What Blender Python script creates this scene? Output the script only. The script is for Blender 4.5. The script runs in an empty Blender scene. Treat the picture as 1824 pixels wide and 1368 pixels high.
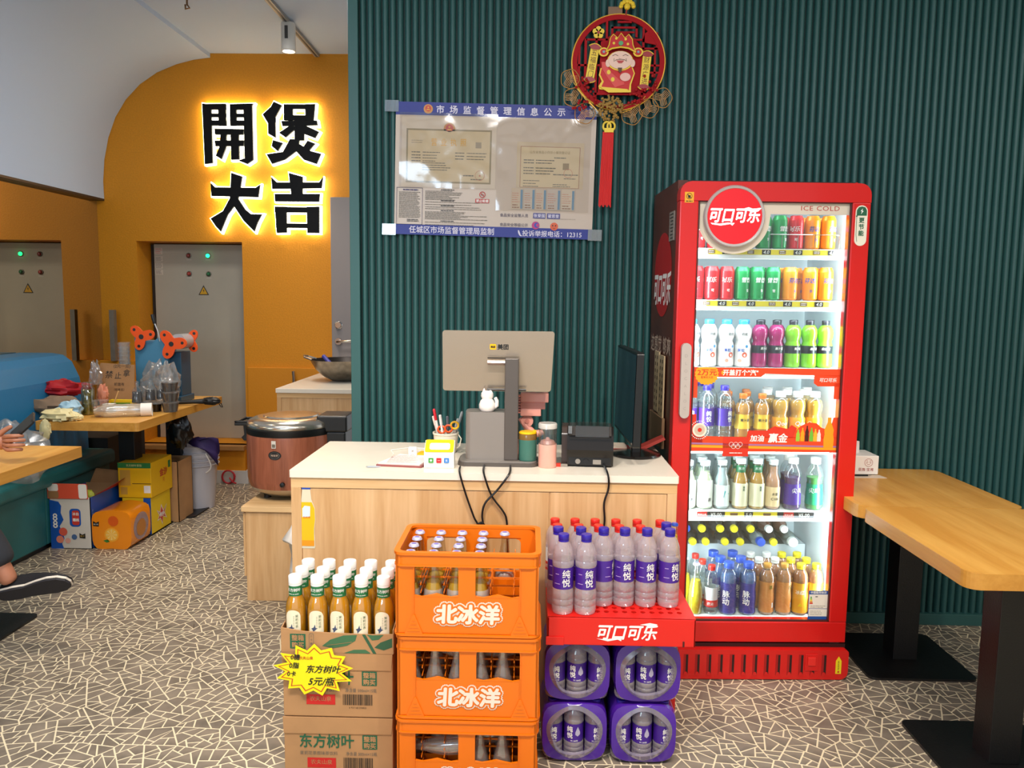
import bpy, math, random
from math import sin, cos, pi, radians, sqrt
from mathutils import Vector, Matrix
random.seed(7)
SC = bpy.context.scene
COL = SC.collection

# ------------------------------------------------------------------ camera
def make_camera():
    pitch, roll, yaw = radians(6.15), radians(-0.68), radians(1.25)
    cy, sy = cos(yaw), sin(yaw)
    fwd = Vector((-sy*cos(pitch), cy*cos(pitch), -sin(pitch)))
    r0 = Vector((cy, sy, 0)); u0 = r0.cross(fwd)
    right = cos(roll)*r0 - sin(roll)*u0
    up = sin(roll)*r0 + cos(roll)*u0
    cd = bpy.data.cameras.new('camera')
    cd.sensor_fit = 'HORIZONTAL'; cd.sensor_width = 36.0
    cd.lens = 36.0*1400/1824
    cd.clip_start = 0.05; cd.clip_end = 60
    co = bpy.data.objects.new('camera', cd); COL.objects.link(co)
    b = -fwd
    co.matrix_world = Matrix(((right.x, up.x, b.x, 0), (right.y, up.y, b.y, 0),
                              (right.z, up.z, b.z, 1.45), (0, 0, 0, 1)))
    SC.camera = co
make_camera()

# ------------------------------------------------------------------ world, lights, exposure
SC.view_settings.view_transform = 'Standard'
SC.view_settings.look = 'None'
SC.view_settings.gamma = 1.0
SC.view_settings.use_curve_mapping = False
SC.view_settings.exposure = 0.55
SC.cycles.transparent_max_bounces = 40
SC.cycles.max_bounces = 7
SC.cycles.diffuse_bounces = 3
SC.cycles.glossy_bounces = 4
SC.cycles.caustics_reflective = False
SC.cycles.caustics_refractive = False
SC.cycles.sample_clamp_indirect = 3.0
wd = bpy.data.worlds.new('world'); SC.world = wd; wd.use_nodes = True
wbg = wd.node_tree.nodes['Background']
wbg.inputs[0].default_value = (0.92, 0.96, 1.0, 1); wbg.inputs[1].default_value = 0.58

def area_light(name, loc, size, power, color, target=None, size_y=None):
    ld = bpy.data.lights.new(name, 'AREA'); ld.energy = power; ld.color = color
    ld.shape = 'RECTANGLE' if size_y else 'SQUARE'; ld.size = size
    if size_y: ld.size_y = size_y
    o = bpy.data.objects.new(name, ld); COL.objects.link(o); o.location = loc
    if target is not None:
        o.rotation_euler = (Vector(target)-Vector(loc)).to_track_quat('-Z', 'Y').to_euler()
    return o
def spot_light(name, loc, target, power, angle, color, radius=0.05):
    ld = bpy.data.lights.new(name, 'SPOT'); ld.energy = power; ld.color = color
    ld.spot_size = radians(angle); ld.spot_blend = 0.9; ld.shadow_soft_size = radius
    o = bpy.data.objects.new(name, ld); COL.objects.link(o); o.location = loc
    o.rotation_euler = (Vector(target)-Vector(loc)).to_track_quat('-Z', 'Y').to_euler()
    return o
WARM = (1.0, 0.86, 0.70); NEUT = (1.0, 0.97, 0.94); COOL = (0.80, 0.92, 1.0)
area_light('window_daylight', (-1.4, -1.2, 2.0), 1.4, 30, (0.60, 0.80, 1.0), target=(-3.2, 4.0, 3.0), size_y=1.0)
area_light('ceiling_panel_light', (0.0, 0.6, 3.15), 1.6, 48, NEUT, size_y=0.5)
area_light('ceiling_panel_light', (-2.0, 1.6, 3.15), 0.8, 14, NEUT, size_y=0.4)
area_light('ceiling_panel_light', (2.2, 1.4, 3.15), 0.8, 16, NEUT, size_y=0.4)
area_light('kitchen_ceiling_light', (-1.5, 4.4, 3.12), 0.6, 16, NEUT, size_y=0.5)
spot_light('track_spot_light', (-0.5, 0.8, 3.1), (-0.35, 2.6, 0.5), 100, 62, WARM)
spot_light('track_spot_light', (0.6, 0.9, 3.1), (0.4, 2.6, 0.5), 88, 62, WARM)
spot_light('track_spot_light', (-1.59, 5.32, 2.98), (-1.6, 5.1, 0.8), 40, 95, WARM, 0.03)
spot_light('track_spot_light', (1.5, 1.2, 3.1), (1.45, 2.4, 0.7), 55, 55, WARM)
spot_light('track_spot_light', (-1.4, 2.2, 3.1), (-1.3, 3.2, 0.0), 85, 75, WARM)
spot_light('track_spot_light', (-2.4, 3.6, 3.0), (-2.4, 4.4, 0.6), 42, 75, WARM)

# ------------------------------------------------------------------ materials
def lin(h):
    h = h.lstrip('#'); v = [int(h[i:i+2], 16)/255 for i in (0, 2, 4)]
    return tuple((c/12.92 if c <= 0.04045 else ((c+0.055)/1.055)**2.4) for c in v)+(1.0,)
MATS = {}
def nodemat(name):
    m = bpy.data.materials.new(name); m.use_nodes = True
    nt = m.node_tree; nt.nodes.clear()
    out = nt.nodes.new('ShaderNodeOutputMaterial')
    return m, nt, out
def mat(name, color='#808080', rough=0.5, metal=0.0, emit=0.0, vary=0.0, scale=20.0, bump=0.0, spec=0.5,
        bscale=None, stretch=(1, 1, 1), color2=None, coat=0.0):
    if name in MATS: return MATS[name]
    m, nt, out = nodemat(name)
    p = nt.nodes.new('ShaderNodeBsdfPrincipled'); nt.links.new(p.outputs[0], out.inputs[0])
    c = lin(color)
    p.inputs['Base Color'].default_value = c
    p.inputs['Roughness'].default_value = rough
    p.inputs['Metallic'].default_value = metal
    p.inputs['Specular IOR Level'].default_value = spec
    if coat: p.inputs['Coat Weight'].default_value = coat; p.inputs['Coat Roughness'].default_value = 0.08
    if emit:
        p.inputs['Emission Color'].default_value = c; p.inputs['Emission Strength'].default_value = emit
    if vary or bump:
        tc = nt.nodes.new('ShaderNodeTexCoord'); mp = nt.nodes.new('ShaderNodeMapping')
        mp.inputs['Scale'].default_value = stretch
        nt.links.new(tc.outputs['Object'], mp.inputs[0])
        n = nt.nodes.new('ShaderNodeTexNoise'); n.inputs['Scale'].default_value = scale
        n.inputs['Detail'].default_value = 4
        nt.links.new(mp.outputs[0], n.inputs['Vector'])
        if vary:
            mx = nt.nodes.new('ShaderNodeMix'); mx.data_type = 'RGBA'
            c2 = lin(color2) if color2 else tuple(x*(1-vary) for x in c[:3])+(1,)
            mx.inputs[6].default_value = c; mx.inputs[7].default_value = c2
            r = nt.nodes.new('ShaderNodeMapRange'); r.inputs[1].default_value = 0.35; r.inputs[2].default_value = 0.68
            nt.links.new(n.outputs[0], r.inputs[0]); nt.links.new(r.outputs[0], mx.inputs[0])
            nt.links.new(mx.outputs[2], p.inputs['Base Color'])
        if bump:
            n2 = n
            if bscale:
                n2 = nt.nodes.new('ShaderNodeTexNoise'); n2.inputs['Scale'].default_value = bscale
                nt.links.new(tc.outputs['Object'], n2.inputs['Vector'])
            b = nt.nodes.new('ShaderNodeBump'); b.inputs['Strength'].default_value = bump
            b.inputs['Distance'].default_value = 0.004
            nt.links.new(n2.outputs[0], b.inputs['Height']); nt.links.new(b.outputs[0], p.inputs['Normal'])
    MATS[name] = m
    return m
def clear(name, tint='#ffffff', gloss=0.12, edge=0.45, rough=0.04, body=0.0, bodycol='#ffffff'):
    """thin clear plastic or glass: see-through, with reflections that grow towards the rim"""
    if name in MATS: return MATS[name]
    m, nt, out = nodemat(name)
    t = nt.nodes.new('ShaderNodeBsdfTransparent'); t.inputs[0].default_value = lin(tint)
    g = nt.nodes.new('ShaderNodeBsdfGlossy'); g.inputs['Roughness'].default_value = rough
    lw = nt.nodes.new('ShaderNodeLayerWeight'); lw.inputs[0].default_value = 0.35
    r = nt.nodes.new('ShaderNodeMapRange'); r.inputs[3].default_value = gloss; r.inputs[4].default_value = edge
    nt.links.new(lw.outputs['Facing'], r.inputs[0])
    mx = nt.nodes.new('ShaderNodeMixShader')
    nt.links.new(r.outputs[0], mx.inputs[0]); nt.links.new(t.outputs[0], mx.inputs[1]); nt.links.new(g.outputs[0], mx.inputs[2])
    last = mx
    if body > 0:
        d = nt.nodes.new('ShaderNodeBsdfDiffuse'); d.inputs[0].default_value = lin(bodycol)
        m2 = nt.nodes.new('ShaderNodeMixShader'); m2.inputs[0].default_value = body
        nt.links.new(mx.outputs[0], m2.inputs[1]); nt.links.new(d.outputs[0], m2.inputs[2]); last = m2
    nt.links.new(last.outputs[0], out.inputs[0])
    MATS[name] = m
    return m
def wood(name, a, b, axis='z', rough=0.4, s=1.0):
    if name in MATS: return MATS[name]
    m, nt, out = nodemat(name)
    p = nt.nodes.new('ShaderNodeBsdfPrincipled'); nt.links.new(p.outputs[0], out.inputs[0])
    p.inputs['Roughness'].default_value = rough
    tc = nt.nodes.new('ShaderNodeTexCoord'); mp = nt.nodes.new('ShaderNodeMapping')
    sc = {'x': (1.2, 16, 16), 'y': (16, 1.2, 16), 'z': (16, 16, 1.2)}[axis]
    mp.inputs['Scale'].default_value = tuple(v*s for v in sc)
    nt.links.new(tc.outputs['Object'], mp.inputs[0])
    n = nt.nodes.new('ShaderNodeTexNoise'); n.inputs['Scale'].default_value = 1.0; n.inputs['Detail'].default_value = 6
    n.inputs['Distortion'].default_value = 0.6
    nt.links.new(mp.outputs[0], n.inputs['Vector'])
    n2 = nt.nodes.new('ShaderNodeTexNoise'); n2.inputs['Scale'].default_value = 6.0; n2.inputs['Detail'].default_value = 3
    nt.links.new(mp.outputs[0], n2.inputs['Vector'])
    ad = nt.nodes.new('ShaderNodeMath'); ad.operation = 'MULTIPLY_ADD'; ad.inputs[1].default_value = 0.35
    nt.links.new(n2.outputs[0], ad.inputs[0]); nt.links.new(n.outputs[0], ad.inputs[2])
    cr = nt.nodes.new('ShaderNodeValToRGB')
    cr.color_ramp.elements[0].position = 0.45; cr.color_ramp.elements[0].color = lin(a)
    cr.color_ramp.elements[1].position = 0.85; cr.color_ramp.elements[1].color = lin(b)
    nt.links.new(ad.outputs[0], cr.inputs[0]); nt.links.new(cr.outputs[0], p.inputs['Base Color'])
    MATS[name] = m
    return m

TEAL = mat('teal_paint', '#2c5856', 0.42, bump=0.15, scale=60)
TEAL2 = mat('teal_edge', '#2d5a57', 0.45)
ORANGE_WALL = mat('ochre_paint', '#dc8d06', 0.62, bump=0.35, scale=90, vary=0.10)
ORANGE_LOW = mat('ochre_paint_low', '#d48606', 0.6, bump=0.2, scale=90)
WHITE_CEIL = mat('ceiling_paint', '#b4c4da', 0.85)
WHITE = mat('white_plastic', '#eeeae4', 0.4)
BLACK = mat('black_plastic', '#0f0f10', 0.38)
BLACKM = mat('black_metal', '#0c0c0d', 0.45, bump=0.2, scale=150)
STEEL = mat('brushed_steel', '#b4aca2', 0.28, 0.9)
CHROME = mat('chrome', '#c8c6c4', 0.12, 1.0)
CREAM_TOP = mat('cream_worktop', '#e6dccb', 0.25, vary=0.04, scale=8)
OAK = wood('counter_oak', '#dcb484', '#bf925e', 'z', 0.45, 0.9)
OAKX = wood('counter_oak_flat', '#e2bd8a', '#cba06a', 'x', 0.45)
TABLE = wood('table_wood', '#e0aa54', '#c98c38', 'y', 0.32, 0.8)
TABLE_E = wood('table_edge_wood', '#d39a46', '#bd8232', 'y', 0.35)
RED = mat('cooler_red', '#cf1410', 0.28, coat=0.3)
RED2 = mat('rack_red', '#d6190f', 0.42)
CRATE = mat('crate_orange', '#e57000', 0.42, vary=0.06, scale=6)
KRAFT = mat('kraft_card', '#b78a5c', 0.8, vary=0.10, scale=14, bump=0.1)
KRAFT_D = mat('kraft_card_dark', '#a67b50', 0.8, vary=0.10, scale=14)
GREENP = mat('print_green', '#1d5e3f', 0.6)
WHITEP = mat('print_white', '#f4f1ea', 0.5)
BLACKP = mat('print_black', '#141414', 0.5)
REDP = mat('print_red', '#c8201c', 0.5)
GREYP = mat('print_grey', '#6d6658', 0.6)
CLEAR = clear('clear_plastic', '#f3f0f2')

# ------------------------------------------------------------------ mesh builder
class MB:
    def __init__(s): s.v = []; s.f = []; s.mi = []; s.ms = []; s.sm = []
    def m(s, mt):
        if mt not in s.ms: s.ms.append(mt)
        return s.ms.index(mt)
    def add(s, vs, fs, mt, smooth=False):
        o = len(s.v); s.v += [tuple(v) for v in vs]; k = s.m(mt)
        for f in fs: s.f.append([i+o for i in f]); s.mi.append(k); s.sm.append(smooth)
        return s
    def box(s, x0, x1, y0, y1, z0, z1, mt, T=None):
        vs = [(x, y, z) for x in (x0, x1) for y in (y0, y1) for z in (z0, z1)]
        if T: vs = [T(*v) for v in vs]
        return s.add(vs, [(0, 1, 3, 2), (4, 6, 7, 5), (0, 4, 5, 1), (2, 3, 7, 6), (0, 2, 6, 4), (1, 5, 7, 3)], mt)
    def prism(s, poly, a0, a1, mt, axis='y', fm=None, smooth=False, caps=True):
        """2-D outline extruded; axis y: outline is (x,z); axis z: (x,y); axis x: (y,z)"""
        f = fm or {'y': lambda u, v, w: (u, w, v), 'z': lambda u, v, w: (u, v, w), 'x': lambda u, v, w: (w, u, v)}[axis]
        n = len(poly)
        vs = [f(u, v, a0) for u, v in poly]+[f(u, v, a1) for u, v in poly]
        fs = [(i, (i+1) % n, n+(i+1) % n, n+i) for i in range(n)]
        s.add(vs, fs, mt, smooth)
        if caps: s.add(vs, [tuple(range(n-1, -1, -1)), tuple(range(n, 2*n))], mt)
        return s
    def lathe(s, prof, mt, c=(0, 0, 0), n=20, smooth=True, a0=0.0, a1=2*pi, sx=1.0, sy=1.0, T=None):
        full = abs(a1-a0-2*pi) < 1e-6; k = n if full else n+1
        vs = []
        for r, z in prof:
            for i in range(k):
                a = a0+(a1-a0)*i/n
                p = (c[0]+r*cos(a)*sx, c[1]+r*sin(a)*sy, c[2]+z)
                vs.append(T(*p) if T else p)
        fs = []
        for j in range(len(prof)-1):
            for i in range(n):
                i2 = (i+1) % k
                fs.append((j*k+i, j*k+i2, (j+1)*k+i2, (j+1)*k+i))
        return s.add(vs, fs, mt, smooth)
    def tube(s, pts, r, mt, n=8, closed=False, caps=True):
        pts = [Vector(p) for p in pts]; N = len(pts); vs = []; up = None
        for i, p in enumerate(pts):
            a = pts[(i-1) % N] if (closed or i > 0) else p
            b = pts[(i+1) % N] if (closed or i < N-1) else p
            t = (b-a).normalized()
            if up is None: up = t.orthogonal().normalized()
            up = (up-t*up.dot(t)).normalized(); sd = t.cross(up)
            rr = r[i] if isinstance(r, (list, tuple)) else r
            for k in range(n):
                q = 2*pi*k/n; vs.append(p+up*cos(q)*rr+sd*sin(q)*rr)
        fs = []
        for i in range(N if closed else N-1):
            j = (i+1) % N
            for k in range(n):
                fs.append((i*n+k, i*n+(k+1) % n, j*n+(k+1) % n, j*n+k))
        s.add(vs, fs, mt, True)
        if caps and not closed: s.add(vs, [tuple(range(n-1, -1, -1)), tuple(range((N-1)*n, N*n))], mt)
        return s
    def strip(s, us, bot, top, fm, mt):
        """curved or flat printed patch between two edge functions"""
        vs = []
        for u in us: vs += [fm(u, bot(u)), fm(u, top(u))]
        return s.add(vs, [(2*i, 2*i+2, 2*i+3, 2*i+1) for i in range(len(us)-1)], mt)
    def poly(s, pts, fm, mt): return s.add([fm(u, v) for u, v in pts], [tuple(range(len(pts)))], mt)
    def text(s, st, size, fm, mt, bold=0.0, sx=1.0, shear=0.0, align='C', space=1.0, sy=1.0, ring=0):
        vs, fs, x0, x1, y0, y1 = textgeo(st, space)
        ox = {'C': (x0+x1)/2, 'L': x0, 'R': x1}[align]; oy = (y0+y1)/2
        if ring: sh = [(0, 0)]+[(bold*cos(2*pi*i/ring), bold*sin(2*pi*i/ring)) for i in range(ring)]
        elif bold > 0: k = bold*0.9; sh = [(-k, 0), (k, 0), (0, k), (0, -k)]
        else: sh = [(0, 0)]
        for k, (dx, dy) in enumerate(sh):
            o2 = [((x-ox+dx)*size*sx+(y-oy+dy)*size*shear, (y-oy+dy)*size*sy) for x, y in vs]
            P = [fm(u, v) for u, v in o2]
            if k:       # every stroke-thickening copy lies a hair above the last, so none coincide
                e = 1e-4; Q = []
                for (u, v), p in zip(o2, P):
                    p = Vector(p); n = (Vector(fm(u+e, v))-p).cross(Vector(fm(u, v+e))-p)
                    Q.append(tuple(p+n.normalized()*(8e-5*k)) if n.length > 0 else tuple(p))
                P = Q
            s.add(P, fs, mt)
        return s
    def build(s, name, parent=None, loc=None, ang=40, bevel=0, kind=None, label=None, recalc=False):
        me = bpy.data.meshes.new(name)
        me.from_pydata(s.v, [], s.f)
        for m in s.ms: me.materials.append(m)
        me.polygons.foreach_set('material_index', s.mi)
        me.polygons.foreach_set('use_smooth', s.sm)
        if any(s.sm): me.set_sharp_from_angle(angle=radians(ang))
        me.update()
        o = bpy.data.objects.new(name, me); COL.objects.link(o)
        if parent: o.parent = parent
        if loc: o.location = loc
        if bevel:
            b = o.modifiers.new('bevel', 'BEVEL'); b.width = bevel; b.segments = 2; b.limit_method = 'ANGLE'
        if kind: o['kind'] = kind
        if label: o['label'] = label
        return o
TG = {}
def textgeo(st, space):
    k = (st, space)
    if k not in TG:
        c = bpy.data.curves.new('t', 'FONT'); c.body = st; c.resolution_u = 2; c.space_character = space
        o = bpy.data.objects.new('t', c); COL.objects.link(o)
        me = o.evaluated_get(bpy.context.evaluated_depsgraph_get()).to_mesh()
        vs = [(v.co.x, v.co.y) for v in me.vertices]; fs = [tuple(p.vertices) for p in me.polygons]
        xs = [v[0] for v in vs] or [0]; ys = [v[1] for v in vs] or [0]
        TG[k] = (vs, fs, min(xs), max(xs), min(ys), max(ys))
        bpy.data.objects.remove(o); bpy.data.curves.remove(c)
    return TG[k]
def tag(o, label, cat, group=None):
    o['label'] = label; o['category'] = cat
    if group: o['group'] = group
    return o
def thing(name, label, cat, loc=(0, 0, 0), rz=0.0, group=None):
    o = bpy.data.objects.new(name, None); COL.objects.link(o); o.empty_display_size = 0.05
    o.location = loc; o.rotation_euler = (0, 0, rz)
    return tag(o, label, cat, group)
def struct(b, name, **k):
    o = b.build(name, **k); o['kind'] = 'structure'; return o
KIDS = {}
def clone(root, name=None, mtx=None, loc=None, rz=0.0, label=None, group=None):
    r = root.copy(); COL.objects.link(r)
    if mtx is not None: r.matrix_world = mtx
    else: r.location = loc; r.rotation_euler = (0, 0, rz)
    if label: r['label'] = label
    if group: r['group'] = group
    for ch in root.children:
        c = ch.copy(); COL.objects.link(c); c.parent = r
        for g in ch.children:
            d = g.copy(); COL.objects.link(d); d.parent = c
    return r
def rrect(x0, x1, z0, z1, r, n=5, rs=None):
    rs = rs or (r, r, r, r); pts = []
    for (cx, cz, a, q) in ((x1, z0, -90, 0), (x1, z1, 0, 1), (x0, z1, 90, 2), (x0, z0, 180, 3)):
        rr = rs[q]; sx = -1 if cx == x1 else 1; sz = -1 if cz == z1 else 1
        ox, oz = cx+sx*rr, cz+sz*rr
        if rr < 1e-6: pts.append((cx, cz)); continue
        for i in range(n+1):
            t = radians(a+90*i/n); pts.append((ox+rr*cos(t), oz+rr*sin(t)))
    return pts
def circ(cx, cz, r, n=24, sx=1.0): return [(cx+r*sx*cos(2*pi*i/n), cz+r*sin(2*pi*i/n)) for i in range(n)]
def flat(cx, y, cz, rot=0.0, dy=0.0):
    c, s = cos(rot), sin(rot)
    return lambda u, v: (cx+u*c-v*s, y+dy, cz+u*s+v*c)
def cyl(r, cz=0.0, off=0.0, cx=0, cy=0): return lambda u, v: (cx+r*sin(u/r+off), cy-r*cos(u/r+off), cz+v)
ORD = ['leftmost', 'second from left', 'third from left', 'fourth from left', 'fifth from left', 'sixth from left',
       'seventh from left', 'eighth from left', 'ninth from left', 'tenth from left']
def lines(b, x0, x1, z1, z0, n, fm, mt, h=0.0016, jit=0.3, rnd=random):
    """rows of print too small to read"""
    for i in range(n):
        z = z1-(z1-z0)*i/max(1, n-1); x = x0
        xe = x1-(x1-x0)*jit*rnd.random()
        while x < xe-0.002:
            w = min(xe-x, 0.004+0.014*rnd.random())
            b.poly([(x, z-h/2), (x+w, z-h/2), (x+w, z+h/2), (x, z+h/2)], fm, mt); x += w+0.0016
# ================================================================== SETTING
def make_floor():
    grout = mat('mosaic_grout', '#e2d3b2', 0.5)
    stone = mat('mosaic_stone', '#8b7f70', 0.38, vary=0.4, color2='#665d52', scale=9)
    b = MB(); b.box(-3.7, 3.4, -2.5, 6.6, -0.05, 0.0, grout)
    fl = struct(b, 'floor')
    rnd = random.Random(3)
    def area(p): return 0.5*abs(sum(p[i][0]*p[(i+1) % len(p)][1]-p[(i+1) % len(p)][0]*p[i][1] for i in range(len(p))))
    def cut(p, q, nx, ny):
        """keep the side of the line through q where (x-q).n <= 0"""
        out = []; n = len(p)
        for i in range(n):
            a, c = p[i], p[(i+1) % n]
            da = (a[0]-q[0])*nx+(a[1]-q[1])*ny; dc = (c[0]-q[0])*nx+(c[1]-q[1])*ny
            if da <= 0: out.append(a)
            if (da < 0 < dc) or (dc < 0 < da):
                t = da/(da-dc); out.append((a[0]+(c[0]-a[0])*t, a[1]+(c[1]-a[1])*t))
        return out
    g = 0.15; x0, y0 = -3.1, 1.6; nx, ny = int(6.5/g)+1, int(4.7/g)+1
    S = {(i, j): (x0+(i+rnd.random())*g, y0+(j+rnd.random())*g) for i in range(nx) for j in range(ny)}
    cells = []
    def split(p):
        a = area(p)
        if a < 0.0022*rnd.uniform(0.5, 1.8) or len(p) < 3:
            if len(p) > 2: cells.append(p)
            return
        cx = sum(q[0] for q in p)/len(p); cy = sum(q[1] for q in p)/len(p)
        sxx = sum((q[0]-cx)**2 for q in p); syy = sum((q[1]-cy)**2 for q in p); sxy = sum((q[0]-cx)*(q[1]-cy) for q in p)
        th = 0.5*math.atan2(2*sxy, sxx-syy)+rnd.uniform(-0.5, 0.5)
        L = sqrt(a)*0.16; q = (cx+rnd.uniform(-L, L), cy+rnd.uniform(-L, L))
        for sgn in (1, -1): split(cut(p, q, sgn*cos(th), sgn*sin(th)))
    for (i, j), sp in S.items():
        if not (1 < i < nx-2 and 0 < j < ny-1): continue
        if sp[0] > -0.7 and sp[1] > 3.62: continue
        p = [(sp[0]-.4, sp[1]-.4), (sp[0]+.4, sp[1]-.4), (sp[0]+.4, sp[1]+.4), (sp[0]-.4, sp[1]+.4)]
        for di in (-2, -1, 0, 1, 2):
            for dj in (-2, -1, 0, 1, 2):
                o = S.get((i+di, j+dj))
                if o and o != sp: p = cut(p, ((sp[0]+o[0])/2, (sp[1]+o[1])/2), o[0]-sp[0], o[1]-sp[1])
        split(p)
    def inset(p, d):
        n = len(p); out = []
        s = sum(p[i][0]*p[(i+1) % n][1]-p[(i+1) % n][0]*p[i][1] for i in range(n))
        if s < 0: p = p[::-1]
        for i in range(n):
            a, c, e = p[i-1], p[i], p[(i+1) % n]
            d1 = Vector((c[0]-a[0], c[1]-a[1])); d2 = Vector((e[0]-c[0], e[1]-c[1]))
            if d1.length < 1e-5 or d2.length < 1e-5: return None
            d1.normalize(); d2.normalize()
            n1 = Vector((-d1.y, d1.x)); n2 = Vector((-d2.y, d2.x)); k = 1+n1.dot(n2)
            k = max(k, 0.45)
            q = Vector(c)+(n1+n2)*(d/k); out.append((q.x, q.y))
        if area(out) < 0.00012 or area(out) > area(p): return None
        return out
    st = []
    for p in cells:
        q = inset(p, 0.0026)
        if q: st.append((q, sum(c[0] for c in q)/len(q), sum(c[1] for c in q)/len(q)))
    def vis(c):
        x, y = c[1], c[2]
        if y < 2.12 or abs(x-0.02) > 0.655*y: return False
        return (x < -0.8) or (x > 0.58)
    near = sorted([c for c in st if vis(c)], key=lambda c: c[1]**2+c[2]**2)[:300]
    ids = set(id(c) for c in near)
    def solid(b, q, dx=0, dy=0):
        n = len(q); h = 0.0004
        b.add([(x-dx, y-dy, 0.0) for x, y in q]+[(x-dx, y-dy, h) for x, y in q],
              [(i, (i+1) % n, n+(i+1) % n, n+i) for i in range(n)]+[tuple(range(n, 2*n))], stone)
    rest = MB()
    for c in st:
        if id(c) not in ids: solid(rest, c[0])
    rest.build('mosaic_stones', fl, kind='stuff')
    for c in near:
        b = MB(); solid(b, c[0], c[1], c[2]); b.build('mosaic_stone', fl, loc=(c[1], c[2], 0))
make_floor()

def make_shell():
    CZ = 3.236
    b = MB(); b.box(-3.7, 3.4, -2.5, 6.6, CZ, CZ+0.08, WHITE_CEIL); struct(b, 'ceiling')
    # rounded white cove above the mirror, running towards the camera
    arc = [(-3.236, 2.17), (-3.238, 2.30), (-3.222, 2.46), (-3.185, 2.62), (-3.125, 2.77), (-3.04, 2.90), (-2.93, 3.01),
           (-2.80, 3.095), (-2.65, 3.155), (-2.52, 3.188), (-2.396, 3.204), (-2.396, CZ), (-3.45, CZ), (-3.45, 2.17)]
    b = MB(); n = len(arc)
    b.add([(x, -2.5, z) for x, z in arc]+[(x, 5.995, z) for x, z in arc],
          [(i, (i+1) % n, n+(i+1) % n, n+i) for i in range(n)], WHITE_CEIL, True)
    b.add([(x, 5.995, z) for x, z in arc], [tuple(range(n))], WHITE_CEIL)
    struct(b, 'trim_1', ang=30)
    b = MB(); b.box(-3.3, -3.236, -2.5, 5.995, 2.155, 2.17, mat('mirror_edge', '#4a4038', 0.4, 0.6)); struct(b, 'trim_2')
    # far ochre wall with its cabinet recess
    b = MB(); T = ORANGE_WALL
    nx0, nx1, nz0, nz1 = -3.005, -2.195, 0.306, 1.858
    xs = [-3.5, nx0, nx1, -0.55]; zs = [0, nz0, nz1, 3.3]
    for i in range(3):
        for j in range(3):
            if i == 1 and j == 1: continue
            b.add([(xs[i], 6.0, zs[j]), (xs[i+1], 6.0, zs[j]), (xs[i+1], 6.0, zs[j+1]), (xs[i], 6.0, zs[j+1])], [(0, 1, 2, 3)], T)
    yb = 6.5
    b.add([(nx0, 6.0, nz0), (nx0, yb, nz0), (nx0, yb, nz1), (nx0, 6.0, nz1)], [(0, 1, 2, 3)], T)
    b.add([(nx1, 6.0, nz0), (nx1, yb, nz0), (nx1, yb, nz1), (nx1, 6.0, nz1)], [(0, 1, 2, 3)], T)
    b.add([(nx0, 6.0, nz1), (nx1, 6.0, nz1), (nx1, yb, nz1), (nx0, yb, nz1)], [(0, 1, 2, 3)], T)
    b.box(nx0, nx1, 6.0, yb, nz0-0.03, nz0, T)
    b.box(-3.5, -0.5, 6.55, 6.62, 0, 3.3, T)
    struct(b, 'wall_far')
    # lower proud part of the wall and the tan ledge with the white baseboard
    b = MB(); b.box(-2.168, -0.55, 5.975, 6.0, 0, 0.905, ORANGE_LOW); struct(b, 'trim_3', bevel=0.003)
    b = MB(); b.box(-3.29, -3.01, 5.90, 6.0, 0, 0.95, ORANGE_LOW); struct(b, 'trim_4', bevel=0.003)
    b = MB(); b.box(nx0+0.01, nx1, 5.93, 6.12, 0.262, 0.296, mat('ledge_tan', '#b07d45', 0.6)); struct(b, 'trim_5', bevel=0.002)
    b = MB(); b.box(nx0, nx1, 5.96, 5.999, 0.10, 0.262, ORANGE_LOW); struct(b, 'trim_6')
    b = MB(); b.box(-3.0, -2.17, 5.945, 5.999, 0.0, 0.10, mat('baseboard_white', '#c9c2ba', 0.5)); struct(b, 'baseboard_far')
    # left wall behind the mirror, and the mirror itself
    b = MB(); b.box(-3.5, -3.31, -2.5, 6.0, 0, 3.3, ORANGE_WALL); struct(b, 'wall_left')
    b = MB(); b.box(-3.308, -3.296, 0.6, 5.998, 0.35, 2.165, mat('mirror_silver', '#d8cdb8', 0.015, 1.0))
    tag(b.build('wall_mirror'), 'large frameless mirror covering the wall behind the blue booth', 'mirror')
    # fluted teal wall: backing board, edge post, skirting and one object for each flute
    b = MB(); b.box(-0.79, 3.4, 3.512, 3.66, 0, 3.236, mat('teal_dark', '#16302e', 0.6)); w = struct(b, 'wall_back')
    b = MB(); b.box(-0.795, -0.752, 3.478, 3.665, 0, 3.236, TEAL2); b.build('edge_post', w, bevel=0.002)
    b = MB(); b.box(-0.752, 3.4, 3.478, 3.512, 0, 0.052, TEAL2); b.build('skirting_board', w, bevel=0.002)
    pitch = 0.0322; k = 0; x = -0.734
    pr = [(-0.0135, 0.0)]+[(-0.0135*cos(pi*t/8), -0.021*sin(pi*t/8)) for t in range(1, 8)]+[(0.0135, 0.0)]
    me = None
    while x < 3.38:
        if me is None:
            b = MB(); b.add([(u, v, 0.05) for u, v in pr]+[(u, v, 3.236) for u, v in pr],
                            [(i, i+1, len(pr)+i+1, len(pr)+i) for i in range(len(pr)-1)], TEAL, True)
            o = b.build('slat', w, loc=(x, 3.512, 0), ang=80); me = o.data
        else:
            o = bpy.data.objects.new('slat', me); COL.objects.link(o); o.parent = w; o.location = (x, 3.512, 0)
        x += pitch
    # right wall far outside the frame
    b = MB(); b.box(3.4, 3.5, -2.5, 3.6, 0, 3.3, mat('plain_wall', '#b9ab98', 0.8)); struct(b, 'wall_right')
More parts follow.
